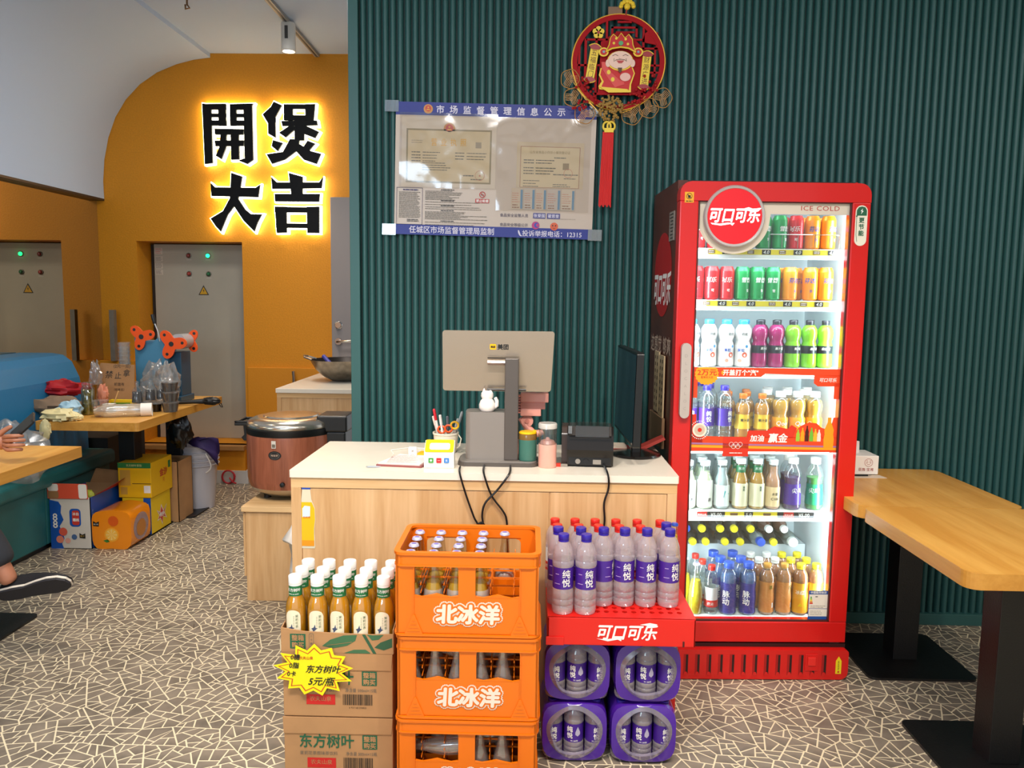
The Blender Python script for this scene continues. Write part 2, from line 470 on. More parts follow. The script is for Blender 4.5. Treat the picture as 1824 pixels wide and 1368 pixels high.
    # grey service door beside the kitchen counter
    b = MB(); g = mat('grey_door', '#8f8683', 0.55); b.box(-1.509, -0.72, 5.965, 6.0, 0.0, 2.195, g); d = struct(b, 'door_1', bevel=0.003)
    b = MB(); b.lathe([(0, -0.02), (0.022, -0.02), (0.024, -0.005), (0.03, 0)], CHROME, T=lambda x, y, z: (x-1.456, 5.965+z, y+1.240), n=16)
    b.build('lock_cylinder', d)
    b = MB(); b.lathe([(0, -0.015), (0.026, -0.015), (0.028, 0)], CHROME, T=lambda x, y, z: (x-1.456, 5.965+z, y+1.115), n=16)
    b.tube([(-1.456, 5.955, 1.115), (-1.456, 5.915, 1.115), (-1.44, 5.905, 1.117), (-1.33, 5.905, 1.122)], 0.009, CHROME)
    b.build('door_handle', d)
make_shell()

def make_wall_things():
    # electrical cabinet door in the recess
    t = thing('electrical_cabinet', 'pale grey electrical cabinet with indicator lamps set into the ochre wall', 'cabinet', (-2.585, 6.22, 0.306))
    g = mat('cabinet_grey', '#b8ae9a', 0.5, vary=0.06, scale=5)
    b = MB(); b.box(-0.395, 0.388, 0, 0.27, 0.0, 1.545, g); b.build('door_panel', t, bevel=0.004)
    def ring(x, z, col, on=False):
        c = mat('lamp_'+col.strip('#')+('on' if on else ''), col, 0.3, emit=4.0 if on else 0.0)
        b = MB(); b.lathe([(0, -0.022), (0.010, -0.021), (0.015, -0.014), (0.016, -0.004)], c, T=lambda p, q, r: (x+p, r, z+q), n=16)
        b.lathe([(0.016, -0.008), (0.021, -0.006), (0.021, 0.0)], mat('bezel', '#6e6258', 0.4, 0.4), T=lambda p, q, r: (x+p, r, z+q), n=16)
        b.build('indicator_lamp', t, label=('lit green indicator lamp' if on else None))
        b = MB(); b.poly([(x-0.02, z-0.036), (x+0.02, z-0.036), (x+0.02, z-0.028), (x-0.02, z-0.028)], lambda u, v: (u, -0.0012, v), mat('lamp_label', '#c8beb0', 0.5)); b.build('lamp_label', t)
    ring(-0.115, 1.457, '#8a2418'); ring(0.038, 1.457, '#18e070', True)
    ring(-0.115, 1.315, '#a23022'); ring(0.040, 1.315, '#1f6a3a')
    b = MB(); f = lambda u, v: (u-0.005, -0.0015, v+1.185)
    b.poly([(-0.042, -0.036), (0.042, -0.036), (0, 0.042)], f, BLACKP)
    f2 = lambda u, v: (u-0.005, -0.0025, v+1.185)
    b.poly([(-0.032, -0.030), (0.032, -0.030), (0, 0.028)], f2, mat('warn_yellow', '#d9a21c', 0.5))
    f3 = lambda u, v: (u-0.005, -0.0032, v+1.185)
    b.poly([(0.003, 0.014), (-0.006, -0.004), (0.0, -0.004), (-0.003, -0.018), (0.007, 0.0), (0.001, 0.0)], f3, BLACKP)
    b.build('warning_triangle', t)
    b = MB()
    b.box(0.335, 0.372, -0.006, 0, 0.66, 0.80, STEEL); b.lathe([(0.0, -0.018), (0.014, -0.018), (0.016, -0.004)], STEEL, T=lambda p, q, r: (0.353+p, r, 0.775+q), n=12)
    b.box(0.345, 0.361, -0.02, -0.006, 0.672, 0.73, BLACK)
    b.build('door_latch', t)
    b = MB()
    for k, (z, h) in enumerate(((1.49, 0.05), (1.43, 0.04), (1.375, 0.045), (1.325, 0.04))):
        fm = lambda u, v: (-0.355+u, -0.0012, z+v)
        b.poly([(-0.03, -h/2), (0.03, -h/2), (0.03, h/2), (-0.03, h/2)], fm, mat('notice_paper', '#cfc3b0', 0.6))
        lines(b, -0.026, 0.026, h/2-0.008, -h/2+0.008, 4, lambda u, v: (-0.355+u, -0.002, z+v), GREYP if k else REDP, 0.003)
    b.build('notice_sticker', t)
    b = MB(); b.box(-0.415, -0.397, -0.002, 0.26, 0.0, 1.54, mat('dark_gap', '#2a2018', 0.8)); b.build('gap_shade', t)  # dark filler paints the shade of the gap between recess and door panel
    # halo-lit letters
    face = mat('letter_black', '#08080a', 0.6, spec=.2); glow = mat('letter_glow', '#fff8d8', 0.5, emit=5.0)
    L = {'open': ('black halo-lit top left character on the ochre wall', [
            [(1065, 545), (1112, 552), (1112, 856), (1070, 862)], [(1065, 548), (1190, 546), (1190, 577), (1065, 577)],
            [(1100, 597), (1190, 597), (1190, 616), (1100, 616)], [(1100, 633), (1190, 633), (1190, 660), (1100, 660)],
            [(1150, 548), (1190, 548), (1190, 660), (1150, 660)], [(1212, 548), (1335, 544), (1320, 577), (1212, 577)],
            [(1212, 597), (1300, 597), (1300, 616), (1212, 616)], [(1212, 633), (1300, 633), (1300, 660), (1212, 660)],
            [(1212, 548), (1246, 548), (1246, 660), (1212, 660)], [(1285, 548), (1330, 548), (1330, 838), (1297, 860), (1250, 842), (1285, 830)],
            [(1127, 676), (1283, 678), (1279, 707), (1130, 707)], [(1127, 738), (1283, 736), (1280, 766), (1130, 768)],
            [(1160, 700), (1192, 700), (1186, 775), (1160, 836), (1130, 818), (1152, 770)], [(1213, 700), (1256, 700), (1256, 836), (1213, 838)]]),
         'pot': ('black halo-lit top right character on the ochre wall', [
            [(1445, 533), (1488, 552), (1452, 616), (1452, 640), (1415, 650), (1385, 600), (1430, 560)], [(1413, 625), (1452, 615), (1452, 722), (1413, 700)],
            [(1498, 548), (1545, 548), (1545, 630), (1498, 630)], [(1612, 546), (1664, 544), (1655, 630), (1612, 630)],
            [(1498, 547), (1660, 547), (1660, 571), (1498, 571)], [(1498, 603), (1655, 603), (1655, 630), (1498, 630)],
            [(1483, 634), (1672, 630), (1676, 655), (1490, 660)], [(1553, 625), (1604, 625), (1604, 735), (1553, 735)],
            [(1540, 650), (1562, 672), (1505, 720), (1470, 695)], [(1598, 650), (1682, 688), (1662, 722), (1590, 695)],
            [(1438, 733), (1490, 748), (1462, 792), (1430, 765)], [(1622, 735), (1662, 750), (1625, 792), (1598, 770)],
            [(1528, 728), (1578, 728), (1575, 780), (1500, 835), (1430, 858), (1402, 808), (1490, 795)], [(1535, 765), (1582, 755), (1640, 790), (1692, 803), (1668, 857), (1600, 835)]]),
         'big': ('black halo-lit bottom left character on the ochre wall', [
            [(1098, 962), (1120, 984), (1340, 984), (1363, 968), (1352, 1034), (1100, 1030)],
            [(1210, 906), (1268, 925), (1255, 1000), (1240, 1060), (1185, 1130), (1145, 1220), (1118, 1190), (1092, 1150), (1160, 1110), (1200, 1040)],
            [(1200, 1030), (1242, 1040), (1280, 1100), (1310, 1125), (1370, 1125), (1345, 1170), (1327, 1218), (1270, 1160), (1222, 1085)]]),
         'luck': ('black halo-lit bottom right character on the ochre wall', [
            [(1424, 928), (1452, 955), (1680, 953), (1700, 924), (1692, 984), (1428, 990)], [(1518, 904), (1592, 924), (1590, 1025), (1530, 1025)],
            [(1440, 1016), (1682, 1014), (1678, 1056), (1442, 1056)], [(1440, 1083), (1502, 1083), (1502, 1222), (1448, 1224)],
            [(1612, 1083), (1678, 1081), (1676, 1222), (1612, 1222)], [(1440, 1085), (1676, 1085), (1676, 1114), (1440, 1114)],
            [(1445, 1172), (1676, 1172), (1676, 1196), (1445, 1196)]])}
    for k, (lab, polys) in L.items():
        cx = sum(p[0] for q in polys for p in q)/sum(len(q) for q in polys); cz = sum(p[1] for q in polys for p in q)/sum(len(q) for q in polys)
        X = lambda px: -2.448+(px/2.942-360)*0.004115; Z = lambda py: 2.869-(py/2.942-183)*0.00406
        t = thing('sign_letter', lab, 'letter', (X(cx), 5.95, Z(cz)), group='lit characters on the ochre wall')
        bf, bg = MB(), MB()
        for qi, q in enumerate(polys):
            w = [(X(x)-X(cx), Z(y)-Z(cz)) for x, y in q]
            s = sum(w[i-1][0]*w[i][1]-w[i][0]*w[i-1][1] for i in range(len(w)))
            if s < 0: w = w[::-1]
            bf.prism(w, -0.022-qi*0.0003, -0.004-qi*0.0001, face)
            o = []
            for i in range(len(w)):
                d1 = (Vector(w[i])-Vector(w[i-1])).normalized(); d2 = (Vector(w[(i+1) % len(w)])-Vector(w[i])).normalized()
                n1 = Vector((d1.y, -d1.x)); n2 = Vector((d2.y, -d2.x)); kk = max(0.5, 1+n1.dot(n2))
                p = Vector(w[i])+(n1+n2)*(0.0095/kk); o.append((p.x, p.y))
            bg.prism(o, -0.0035+qi*0.0001, 0.036, glow)
        bf.build('letter_face', t); bg.build('light_rim', t, label='glowing white edge behind the letter')
    # track light
    t = thing('track_light', 'white cylinder spotlight hanging from ceiling track above the characters', 'lamp', (-1.6, 5.3, 3.04))
    wm = mat('lamp_white', '#cfc8be', 0.4)
    b = MB(); b.lathe([(0.0, 0.178), (0.044, 0.178), (0.046, 0.17), (0.046, 0.006), (0.040, 0.0), (0.038, 0.02), (0.0, 0.03)], wm, n=28); b.build('lamp_body', t)
    b = MB(); b.lathe([(0, 0.012), (0.036, 0.010)], mat('lamp_lens', '#fff2d8', 0.4, emit=9), n=24); b.build('lens', t)
    b = MB(); b.box(-0.012, 0.012, -0.014, 0.014, 0.17, 0.196, wm); b.box(-0.01, 0.01, -0.049, -0.044, 0.07, 0.15, mat('slot_dark', '#3a3632', 0.5)); b.build('bracket', t)
    b = MB(); b.box(-1.618, -1.582, 4.2, 6.0, 3.214, 3.236, mat('track_grey', '#8b8780', 0.45))
    b.box(-1.606, -1.594, 4.2, 6.0, 3.212, 3.2145, mat('slot_dark', '#3a3632', 0.5))
    tag(b.build('lighting_track'), 'grey ceiling track carrying the white spotlight', 'track')
    b = MB(); b.tube([(-2.09, 4.9, 3.236), (-2.09, 4.9, 3.19), (-2.075, 4.9, 3.17), (-2.10, 4.9, 3.165), (-2.10, 4.9, 3.19)], 0.006, mat('hook_metal', '#7c5a3c', 0.4, 0.5))
    tag(b.build('ceiling_hook'), 'small bent metal hook on the ceiling left of the track', 'hook')
    # upright strip leaning in the corner
    b = MB(); b.box(-3.165, -3.13, 5.86, 5.90, 0.95, 1.335, mat('strip_grey', '#857a6c', 0.5, 0.3, vary=0.2, scale=20))
    tag(b.build('metal_strip'), 'narrow grey upright strip against the ochre wall in the corner', 'strip')
    b = MB(); b.tube([(-1.800, 5.93, 0.885), (-1.796, 5.93, 0.84), (-1.795, 5.93, 0.77)], 0.011, STEEL); b.box(-1.806, -1.784, 5.92, 5.975, 0.77, 0.80, BLACK)
    tag(b.build('wall_rod'), 'short steel rod upright on the ochre wall by the kitchen counter', 'rod')
    # red coiled ribbon on the baseboard
    b = MB()
    b.tube([(-2.32+0.052*cos(a)*(1-a*0.01), 5.93, 0.055+0.05*sin(a)) for a in [i*0.35 for i in range(38)]], 0.006, mat('ribbon_red', '#b8202a', 0.5))
    b.tube([(-2.31, 5.925, 0.05), (-2.28, 5.91, 0.02), (-2.25, 5.90, 0.012)], 0.006, mat('ribbon_red', '#b8202a', 0.5))
    tag(b.build('red_cord_loop'), 'small coil of red cord in front of white baseboard', 'cord')
make_wall_things()
# ================================================================== DRINKS
SHAPES = {
 'water': [(0, .03), (.55, .025), (.72, 0), (.92, .01), (1, .05), (1, .10), (.95, .115), (1, .13), (1, .18), (.95, .195), (1, .21), (1, .28),
           (.96, .295), (.96, .60), (1, .615), (1, .66), (.94, .68), (.99, .70), (.93, .75), (.96, .765), (.80, .83), (.60, .88), (.42, .915), (.42, .94)],
 'tea': [(0, .02), (.82, 0), (.97, .015), (1, .04), (1, .52), (.97, .57), (.88, .63), (.71, .69), (.62, .72), (.60, .87), (.58, .93)],
 'soda': [(0, .02), (.82, 0), (.92, .015), (.90, .10), (1, .26), (1, .38), (.92, .50), (.72, .62), (.52, .74), (.42, .84), (.38, .90), (.42, .91), (.42, .955)],
 'pulp': [(0, .02), (.85, 0), (1, .03), (.97, .30), (.90, .40), (.88, .55), (.97, .62), (1, .67), (.93, .74), (.72, .82), (.48, .88), (.46, .93)],
 'bulb': [(0, .02), (.86, 0), (1, .03), (.98, .18), (.94, .34), (.97, .46), (.82, .53), (.80, .56), (.96, .64), (1, .72), (.93, .80), (.70, .87), (.50, .90), (.48, .93)],
 'sport': [(0, .02), (.86, 0), (1, .04), (.95, .20), (1, .34), (.90, .50), (.98, .62), (1, .70), (.88, .80), (.62, .87), (.50, .90), (.50, .93)],
 'can': [(0, .02), (.70, .012), (.76, 0), (1, .05), (1, .90), (.80, .975), (.82, 1.0), (.76, .985), (0, .98)]}
def prof(shape, R, H, z0=None, z1=None, k=1.0):
    p = [(r*R, z*H) for r, z in SHAPES[shape]]
    if z0 is None: return [(r*k, z) for r, z in p]
    def at(z):
        for a, b in zip(p[2:], p[3:]):
            if a[1] <= z <= b[1] and b[1] > a[1]: return a[0]+(b[0]-a[0])*(z-a[1])/(b[1]-a[1])
        return p[-1][0]
    q = [(at(z0)*k, z0)]+[(r*k, z) for r, z in p[2:] if z0 < z < z1]+[(at(z1)*k, z1)]
    return q
def rad_at(shape, R, H, z): return prof(shape, R, H, z, z+1e-4)[0][0]
def make_bottle(name, label, cat, H, R, shape, body=None, liquid=None, fill=0.85, cap=None, capr=0.5, capz=0.92, wraps=(), prints=(), crown=False, n=20, group=None):
    """wraps: (z0, z1, material, part name); prints: (text, size, z, material, angle, vertical)"""
    t = thing(name, label, cat, group=group)
    if body:
        b = MB(); b.lathe(prof(shape, R, H), body, n=n); b.build('bottle_body' if shape != 'can' else 'can_body', t)
    if liquid:
        top = fill*H
        p = [(r*(0.94 if body else 1.0), z+0.001) for r, z in prof(shape, R, H) if z < top]
        rt = rad_at(shape, R, H, top)*(0.94 if body else 1)
        b = MB(); b.lathe(p+[(rt, top), (0, top)], liquid, n=n); b.build('drink', t)
    if cap:
        r = capr*R; z0 = capz*H; b = MB()
        if crown:
            m = 20; pr = []
            b.lathe([(r*0.92, z0), (r*1.12, z0+0.002), (r, z0+0.007), (r*0.85, H), (0, H+0.0005)], cap, n=14)
            b.lathe([(r*0.5, H+0.0006), (0, H+0.0008)], mat('crown_print', '#7a6fc0', 0.4), n=10)
        else:
            b.lathe([(r*0.98, z0-0.004), (r*0.98, z0+0.001), (r*0.93, z0+0.0015), (r, z0+0.003), (r, H-0.002), (r*0.93, H), (0, H)], cap, n=n)
        b.build('cap', t)
    lab = None
    for z0, z1, mt, nm in wraps:
        b = MB(); b.lathe(prof(shape, R, H, z0*H, z1*H, 1.012), mt, n=n)
        lab = b
        for tx, size, z, m2, ang, vert in prints:
            if not (z0 <= z <= z1): continue
            rr = rad_at(shape, R, H, z*H)*1.03+0.0002
            if vert:
                for k, ch in enumerate(tx): b.text(ch, size, cyl(rr, z*H+(len(tx)/2-0.5-k)*size*1.02, ang), m2, bold=0.014)
            else: b.text(tx, size, cyl(rr, z*H, ang), m2, bold=0.014, shear=0.15 if ang == 0 and len(tx) < 4 else 0.0)
        b.build(nm, t)
    return t
M_ = lambda n, c, r=0.35, **k: mat(n, c, r, **k)
PURPLE = M_('label_purple', '#43208a'); PCAP = M_('cap_purple', '#2e1f96'); RCAP = M_('cap_red', '#d5231c'); BCAP = M_('cap_blue', '#1a4fc0')
YCAP = M_('cap_yellow', '#e8d21a'); WCAP = M_('cap_white', '#efece6'); OCAP = M_('cap_orange', '#f0801c'); GCAP = M_('cap_pale', '#dfe3df')
BKCAP = M_('cap_dark', '#2a2730'); CYCAP = M_('cap_cyan', '#3aa6d8')
TEA = M_('tea_drink', '#d89a20', 0.12); GLASS = clear('bottle_glass', '#f2f6f2', 0.1, 0.5, 0.02)
WATERB = clear('water_plastic', '#f8f0f4', 0.10, 0.45, 0.08, body=0.20, bodycol='#fbeef0')
CLEARB = clear('clear_bottle', '#eef2f2', 0.10, 0.42, 0.05, body=0.03, bodycol='#e8f0f0')

class Cooler: pass
def make_cooler():
    ang = radians(2.0); FR = Matrix.Translation((0.541, 2.93, 0)) @ Matrix.Rotation(ang, 4, 'Z')
    Wd, Tp, Vb = 0.700, 1.885, 0.52
    t = thing('display_cooler', 'tall red glass-door drinks cooler, lit inside, against the teal wall', 'refrigerator')
    t.matrix_world = FR
    inn = M_('cooler_liner', '#e4ecee', 0.35); brown = mat('cooler_side_print', '#4a231c', 0.35, vary=0.3, color2='#6a3022', scale=2.2)
    b = MB()
    b.box(0.004, 0.040, 0.062, Vb, 0.13, Tp+0.012, brown)
    b.box(0.665, 0.674, 0.062, Vb, 0.13, Tp+0.012, RED); b.box(0.04, 0.665, 0.062, Vb, 1.845, Tp+0.012, BLACK)
    b.box(0.04, 0.665, Vb-0.03, Vb, 0.13, 1.845, inn); b.box(0.04, 0.665, 0.062, Vb-0.03, 0.13, 0.175, inn)
    b.box(0.04, 0.0405, 0.07, Vb-0.03, 0.175, 1.845, inn); b.box(0.6645, 0.665, 0.07, Vb-0.03, 0.175, 1.845, inn)
    b.box(0.04, 0.665, 0.07, Vb-0.03, 1.843, 1.845, inn)
    b.box(0.02, 0.68, 0.07, Vb-0.02, 0.03, 0.13, BLACK)
    b.build('cabinet_body', t)
    b = MB(); b.box(0.045, 0.660, 0.34, Vb-0.03, 0.175, 0.425, inn); b.build('compressor_step', t)
    # side print
    b = MB(); sf = lambda u, v: (0.0030, u, v)
    b.poly(circ(0.29, 1.555, 0.168, 32), sf, M_('side_red', '#b5161a', 0.4))
    sf2 = lambda u, v: (0.0022, -u, v)
    b.text('可口可乐', 0.092, lambda u, v: (0.0022, 0.29-u, 1.50+v), WHITEP, bold=0.03, shear=0.2, sx=0.9, sy=1.5)
    b.text('这感觉 够爽', 0.075, lambda u, v: (0.0022, 0.29-u, 1.275+v), M_('side_text', '#c4a590', 0.5), bold=0.02)
    b.build('side_print', t)
    b = MB(); b.box(0.0, 0.004, 0.10, 0.18, 1.68, 1.79, M_('side_notice', '#8d857c', 0.5)); lines(b, 0.11, 0.17, 1.78, 1.69, 8, lambda u, v: (-0.0006, u, v), BLACKP, 0.004)
    b.build('side_notice', t)
    for k, (y0, y1, z0, z1) in enumerate(((0.26, 0.345, 1.00, 1.245), (0.16, 0.25, 0.97, 1.235))):
        b = MB(); b.box(-0.008, -0.002, y0, y1, z0, z1, M_('card_note', '#b09a78', 0.7))
        for j in range(2):
            xx = y0+0.022+j*0.04
            for i in range(8):
                zz = z1-0.022-i*0.028
                b.poly([(xx-0.007, zz-0.008), (xx+0.007, zz-0.008), (xx+0.007, zz+0.006), (xx-0.007, zz+0.006)], lambda u, v: (-0.0086, u, v), M_('note_ink', '#3c2a1c', 0.7))
        b.build('hanging_note', t)
    b = MB(); b.box(-0.012, -0.001, 0.14, 0.40, 0.87, 0.99, M_('torn_card', '#86684a', 0.8)); b.build('torn_card', t)
    # base grille, casters
    b = MB(); b.prism(rrect(0.0, Wd+0.004, 0.004, 0.122, 0.012, rs=(0.03, 0.012, 0.012, 0.03)), -0.028, 0.03, RED)
    b.box(0.0, Wd, 0.0, 0.06, 0.122, 0.136, M_('gap_dark', '#2a0806', 0.5))
    for i in range(14):
        x = 0.022+i*0.0445
        if x > 0.645: break
        b.box(x, x+0.018, -0.0286, -0.028, 0.020, 0.104, M_('slot_red', '#a00e0c', 0.5))
        b.box(x+0.009, x+0.0175, -0.0290, -0.0286, 0.028, 0.102, M_('gap_dark', '#2a0806', 0.5))
        b.add([(x, -0.030, 0.020), (x+0.018, -0.030, 0.020), (x+0.013, -0.030, 0.034), (x+0.005, -0.030, 0.034)], [(0, 1, 2, 3)], RED)
    b.build('base_grille', t)
    b = MB(); b.box(0.535, 0.585, -0.032, -0.0285, 0.040, 0.108, RED)
    b.box(0.545, 0.575, -0.036, -0.032, 0.062, 0.096, M_('latch_red', '#e02a22', 0.35)); b.build('grille_latch', t, bevel=0.002)
    b = MB(); b.prism([(0.655, 0.028), (0.677, 0.028), (0.677, 0.080), (0.666, 0.098), (0.655, 0.080)], -0.0295, -0.0284, YCAP)
    b.poly(circ(0.666, 0.036, 0.004, 12), lambda u, v: (u, -0.0300, v), REDP)
    lines(b, 0.663, 0.669, 0.078, 0.046, 7, lambda u, v: (u, -0.0300, v), BLACKP, 0.002); b.build('warning_sticker', t)
    for x in (0.05, 0.65):
        for y in (0.06, 0.46):
            b = MB(); b.lathe([(0, -0.012), (0.02, -0.012), (0.022, -0.008), (0.022, 0.008), (0.02, 0.012), (0, 0.012)], BLACK, T=lambda p, q, r: (x+r, y+p, 0.022+q), n=14)
            b.box(x-0.004, x+0.004, y-0.006, y+0.006, 0.02, 0.06, STEEL); b.build('caster', t)
    # door
    b = MB(); gx0, gx1, gz0, gz1 = 0.068, 0.633, 0.222, 1.816
    b.prism(rrect(0, Wd, gz1, Tp, 0.03, rs=(0, 0.042, 0.042, 0)), 0, 0.055, RED)
    b.box(0, gx0, 0, 0.055, gz0, gz1, RED); b.box(gx1, Wd, 0, 0.055, gz0, gz1, RED)
    b.box(0, Wd, 0, 0.055, 0.14, gz0, RED)
    door = b.build('cooler_door', t, bevel=0.004, ang=30)
    b = MB(); r_ = M_('gasket', '#4b1512', 0.5)
    for q in ((gx0, gx0+0.006, gz0, gz1), (gx1-0.006, gx1, gz0, gz1), (gx0, gx1, gz0, gz0+0.007), (gx0, gx1, gz1-0.004, gz1)):
        b.box(q[0], q[1], 0.004, 0.012, q[2], q[3], r_)
    b.build('gasket', door)
    b = MB(); b.box(gx0, gx1, 0.016, 0.021, gz0, gz1, clear('door_glass', '#f6fbfa', 0.045, 0.25, 0.01)); b.build('glass_pane', door)
    b = MB(); b.box(0.640, 0.662, 0.010, 0.011, 0.14, 0.15, STEEL); b.box(0.642, 0.68, 0.01, 0.05, 0.120, 0.14, STEEL); b.build('door_hinge', door)
    b = MB()
    b.prism([(0.019+0.018*cos(radians(a))+0.018, 1.279+0.0*a+0.018*sin(radians(a))) for a in range(0, 181, 20)] +
            [(0.037+0.018*cos(radians(a)), 1.035+0.018*sin(radians(a))) for a in range(180, 361, 20)], -0.024, -0.004, M_('handle_grey', '#b5aaa2', 0.4))
    b.prism(rrect(0.028, 0.046, 1.05, 1.26, 0.008), -0.004, 0.0, M_('handle_grey', '#b5aaa2', 0.4))
    for k, ch in enumerate('DLOCALOC'): b.text('▯' if 0 else ch, 0.016, (lambda z: lambda u, v: (0.037+u, -0.0245, z+v))(1.25-k*0.028), M_('handle_mark', '#a09690', 0.5))
    b.build('door_handle', door, label='pale grey rounded vertical door handle')
    # header print on the glass and round sign
    beige = M_('header_beige', '#d9ccb8', 0.45)
    b = MB(); cx, cz, R1 = 0.203, 1.760, 0.134
    us = [gx0+(gx1-gx0)*i/90 for i in range(91)]
    def bot(u):
        d = abs(u-cx); return min(1.772, cz-sqrt(R1*R1-d*d)) if d < R1 else 1.772
    b.strip(us, bot, lambda u: gz1, lambda u, v: (u, 0.0150, v), beige)
    b.text('ICE COLD', 0.024, lambda u, v: (0.520+u, 0.0143, 1.795+v), M_('header_red', '#b8322a', 0.5), sx=1.25, bold=-0.004, space=1.1)
    b.build('header_print', door)
    b = MB(); T = lambda p, q, r: (cx-0.004+p, -0.002-r, cz+q)
    b.lathe([(0.110, -0.02), (0.112, 0.004), (0.108, 0.010), (0.101, 0.008), (0.100, 0.006)], M_('sign_rim', '#b3aaa6', 0.3), T=T, n=48)
    b.lathe([(0.1005, 0.006), (0.0, 0.0075)], M_('sign_red', '#d01822', 0.3, emit=0.25), T=T, n=48)
    b.text('可口可乐', 0.047, lambda u, v: (cx-0.004+u, -0.0105, cz+0.004+v), M_('sign_white', '#ffffff', 0.4, emit=0.5), bold=0.035, shear=0.22, sx=1.0, sy=1.2)
    sw = [(-0.088, -0.022), (-0.04, -0.030), (-0.005, -0.024), (-0.002, -0.031), (-0.03, -0.030), (-0.06, -0.036)]
    b.poly([(-0.092, -0.024), (-0.086, -0.030), (-0.055, -0.034), (-0.02, -0.028), (-0.012, -0.034), (-0.004, -0.024), (-0.03, -0.023), (-0.06, -0.027)], lambda u, v: (cx+u, -0.0105, cz+v), MATS['sign_white'])
    b.poly([(0.02, 0.026), (0.045, 0.033), (0.065, 0.026), (0.092, 0.031), (0.080, 0.018), (0.058, 0.014), (0.04, 0.022)], lambda u, v: (cx+u, -0.0105, cz+v), MATS['sign_white'])
    b.build('round_sign', door, label='round red lit sign with white characters')
    # stickers
    b = MB(); b.box(0.016, 0.049, -0.001, 0.0, 1.808, 1.846, M_('sticker_yellow', '#e6a41c', 0.5)); f = lambda u, v: (0.0325+u, -0.0016, 1.831+v)
    n = 24; ro, ri = 0.011, 0.0095
    for i in range(n):
        a, c = 2*pi*i/n, 2*pi*(i+1)/n
        b.poly([(ro*cos(a), ro*sin(a)), (ro*cos(c), ro*sin(c)), (ri*cos(c), ri*sin(c)), (ri*cos(a), ri*sin(a))], f, BLACKP)
    b.poly([(-0.008, 0.0065), (-0.0065, 0.008), (0.008, -0.0065), (0.0065, -0.008)], f, BLACKP); b.poly([(-0.004, -0.007), (0.003, -0.007), (0.005, 0.003), (-0.006, 0.003)], f, BLACKP)
    lines(b, -0.012, 0.012, -0.018, -0.018, 1, f, BLACKP, 0.003, 0); b.build('yellow_sticker', door)
    b = MB(); beige2 = M_('sticker_cream', '#e9e2cd', 0.5)
    b.prism(rrect(0.644, 0.688, 1.660, 1.806, 0.022, n=8), -0.002, 0.0, beige2)
    f = lambda u, v: (0.666+u, -0.0026, 1.733+v)
    b.poly([(-0.0185, 0.036), (0.0185, 0.036), (0.0185, 0.055), (0.012, 0.066), (0, 0.069), (-0.012, 0.066), (-0.0185, 0.055)], f, GREENP)
    f2 = lambda u, v: (0.666+u, -0.0030, 1.733+v)
    b.poly([(0.003, 0.062), (-0.005, 0.052), (0.0, 0.052), (-0.003, 0.041), (0.006, 0.053), (0.001, 0.053)], f2, WHITEP)
    for k, ch in enumerate('更节能'): b.text(ch, 0.021, (lambda z: lambda u, v: (0.667+u, -0.0028, z+v))(1.752-k*0.023), GREENP, bold=0.03)
    b.tube([(0.648, -0.003, 1.765), (0.649, -0.003, 1.70), (0.653, -0.003, 1.675)], 0.0007, GREENP, n=4); b.lathe([(0, 0), (0.003, 0)], GREENP, T=lambda p, q, r: (0.648+p, -0.003, 1.767+q), n=8)
    b.build('cream_sticker', door)
    # promotion print on the glass
    f = lambda u, v: (u, 0.0152, v); f1 = lambda u, v: (u, 0.0146, v); f3 = lambda u, v: (u, 0.0140, v)
    po = M_('promo_orange', '#e8451a', 0.5); pr = M_('promo_red', '#d8321c', 0.5); py = M_('promo_yellow', '#f2a21c', 0.5)
    b = MB(); x0, x1 = gx0+0.006, gx1-0.004
    b.poly([(x0, 1.168), (0.33, 1.170), (0.345, 1.184), (x1, 1.176), (x1, 1.204), (x0, 1.206)], f, po)
    b.poly([(0.53, 1.150), (0.545, 1.138), (x1, 1.138), (x1, 1.18), (0.53, 1.18)], f, po)
    b.poly([(0.608, 1.09), (x1, 1.09), (x1, 1.15), (0.608, 1.15)], f, po)
    b.poly([(x0, 1.09), (0.092, 1.09), (0.092, 1.18), (x0, 1.18)], f, po)
    b.poly([(x0, 0.90), (0.118, 0.90), (0.118, 0.985), (0.092, 0.995), (0.092, 1.028), (x0, 1.028)], f, pr)
    b.poly([(x0, 0.886), (x1, 0.886), (x1, 0.945), (0.25, 0.942), (0.118, 0.945), (x0, 0.95)], f, po)
    b.poly([(0.285, 0.94), (0.46, 0.94), (0.475, 0.978), (0.455, 0.99), (0.44, 0.975), (0.39, 0.985), (0.36, 0.968), (0.29, 0.968)], f, pr)
    b.poly([(0.46, 0.94), (x1, 0.94), (x1, 1.02), (0.612, 1.02), (0.60, 0.97), (0.57, 0.98), (0.55, 0.998), (0.52, 1.0), (0.49, 0.988), (0.468, 0.965)], f, po)
    b.poly([(x0, 0.913), (x1, 0.905), (x1, 0.911), (x0, 0.92)], f1, M_('promo_purple', '#a76f9a', 0.5)); b.poly([(x0, 0.901), (x1, 0.895), (x1, 0.904), (x0, 0.911)], f1, py)
    b.poly([(0.345, 1.172), (0.53, 1.168), (0.53, 1.175), (0.345, 1.179)], f1, WHITEP)
    burst = []
    for i in range(40):
        a = 2*pi*i/40; r = 0.046 if i % 2 else 0.042; burst.append((0.125+r*cos(a), 1.180+r*0.92*sin(a)))
    b.poly([p if p[1] < 1.206 else (p[0], 1.206) for p in burst], f1, py)
    b.text('2万元', 0.026, lambda u, v: (0.126+u, 0.0140, 1.186+v), pr, bold=0.02, sx=1.15); b.text('直降买大奖', 0.0095, lambda u, v: (0.126+u, 0.0140, 1.168+v), pr)
    b.poly(circ(0.187, 1.186, 0.008, 16), f1, py)
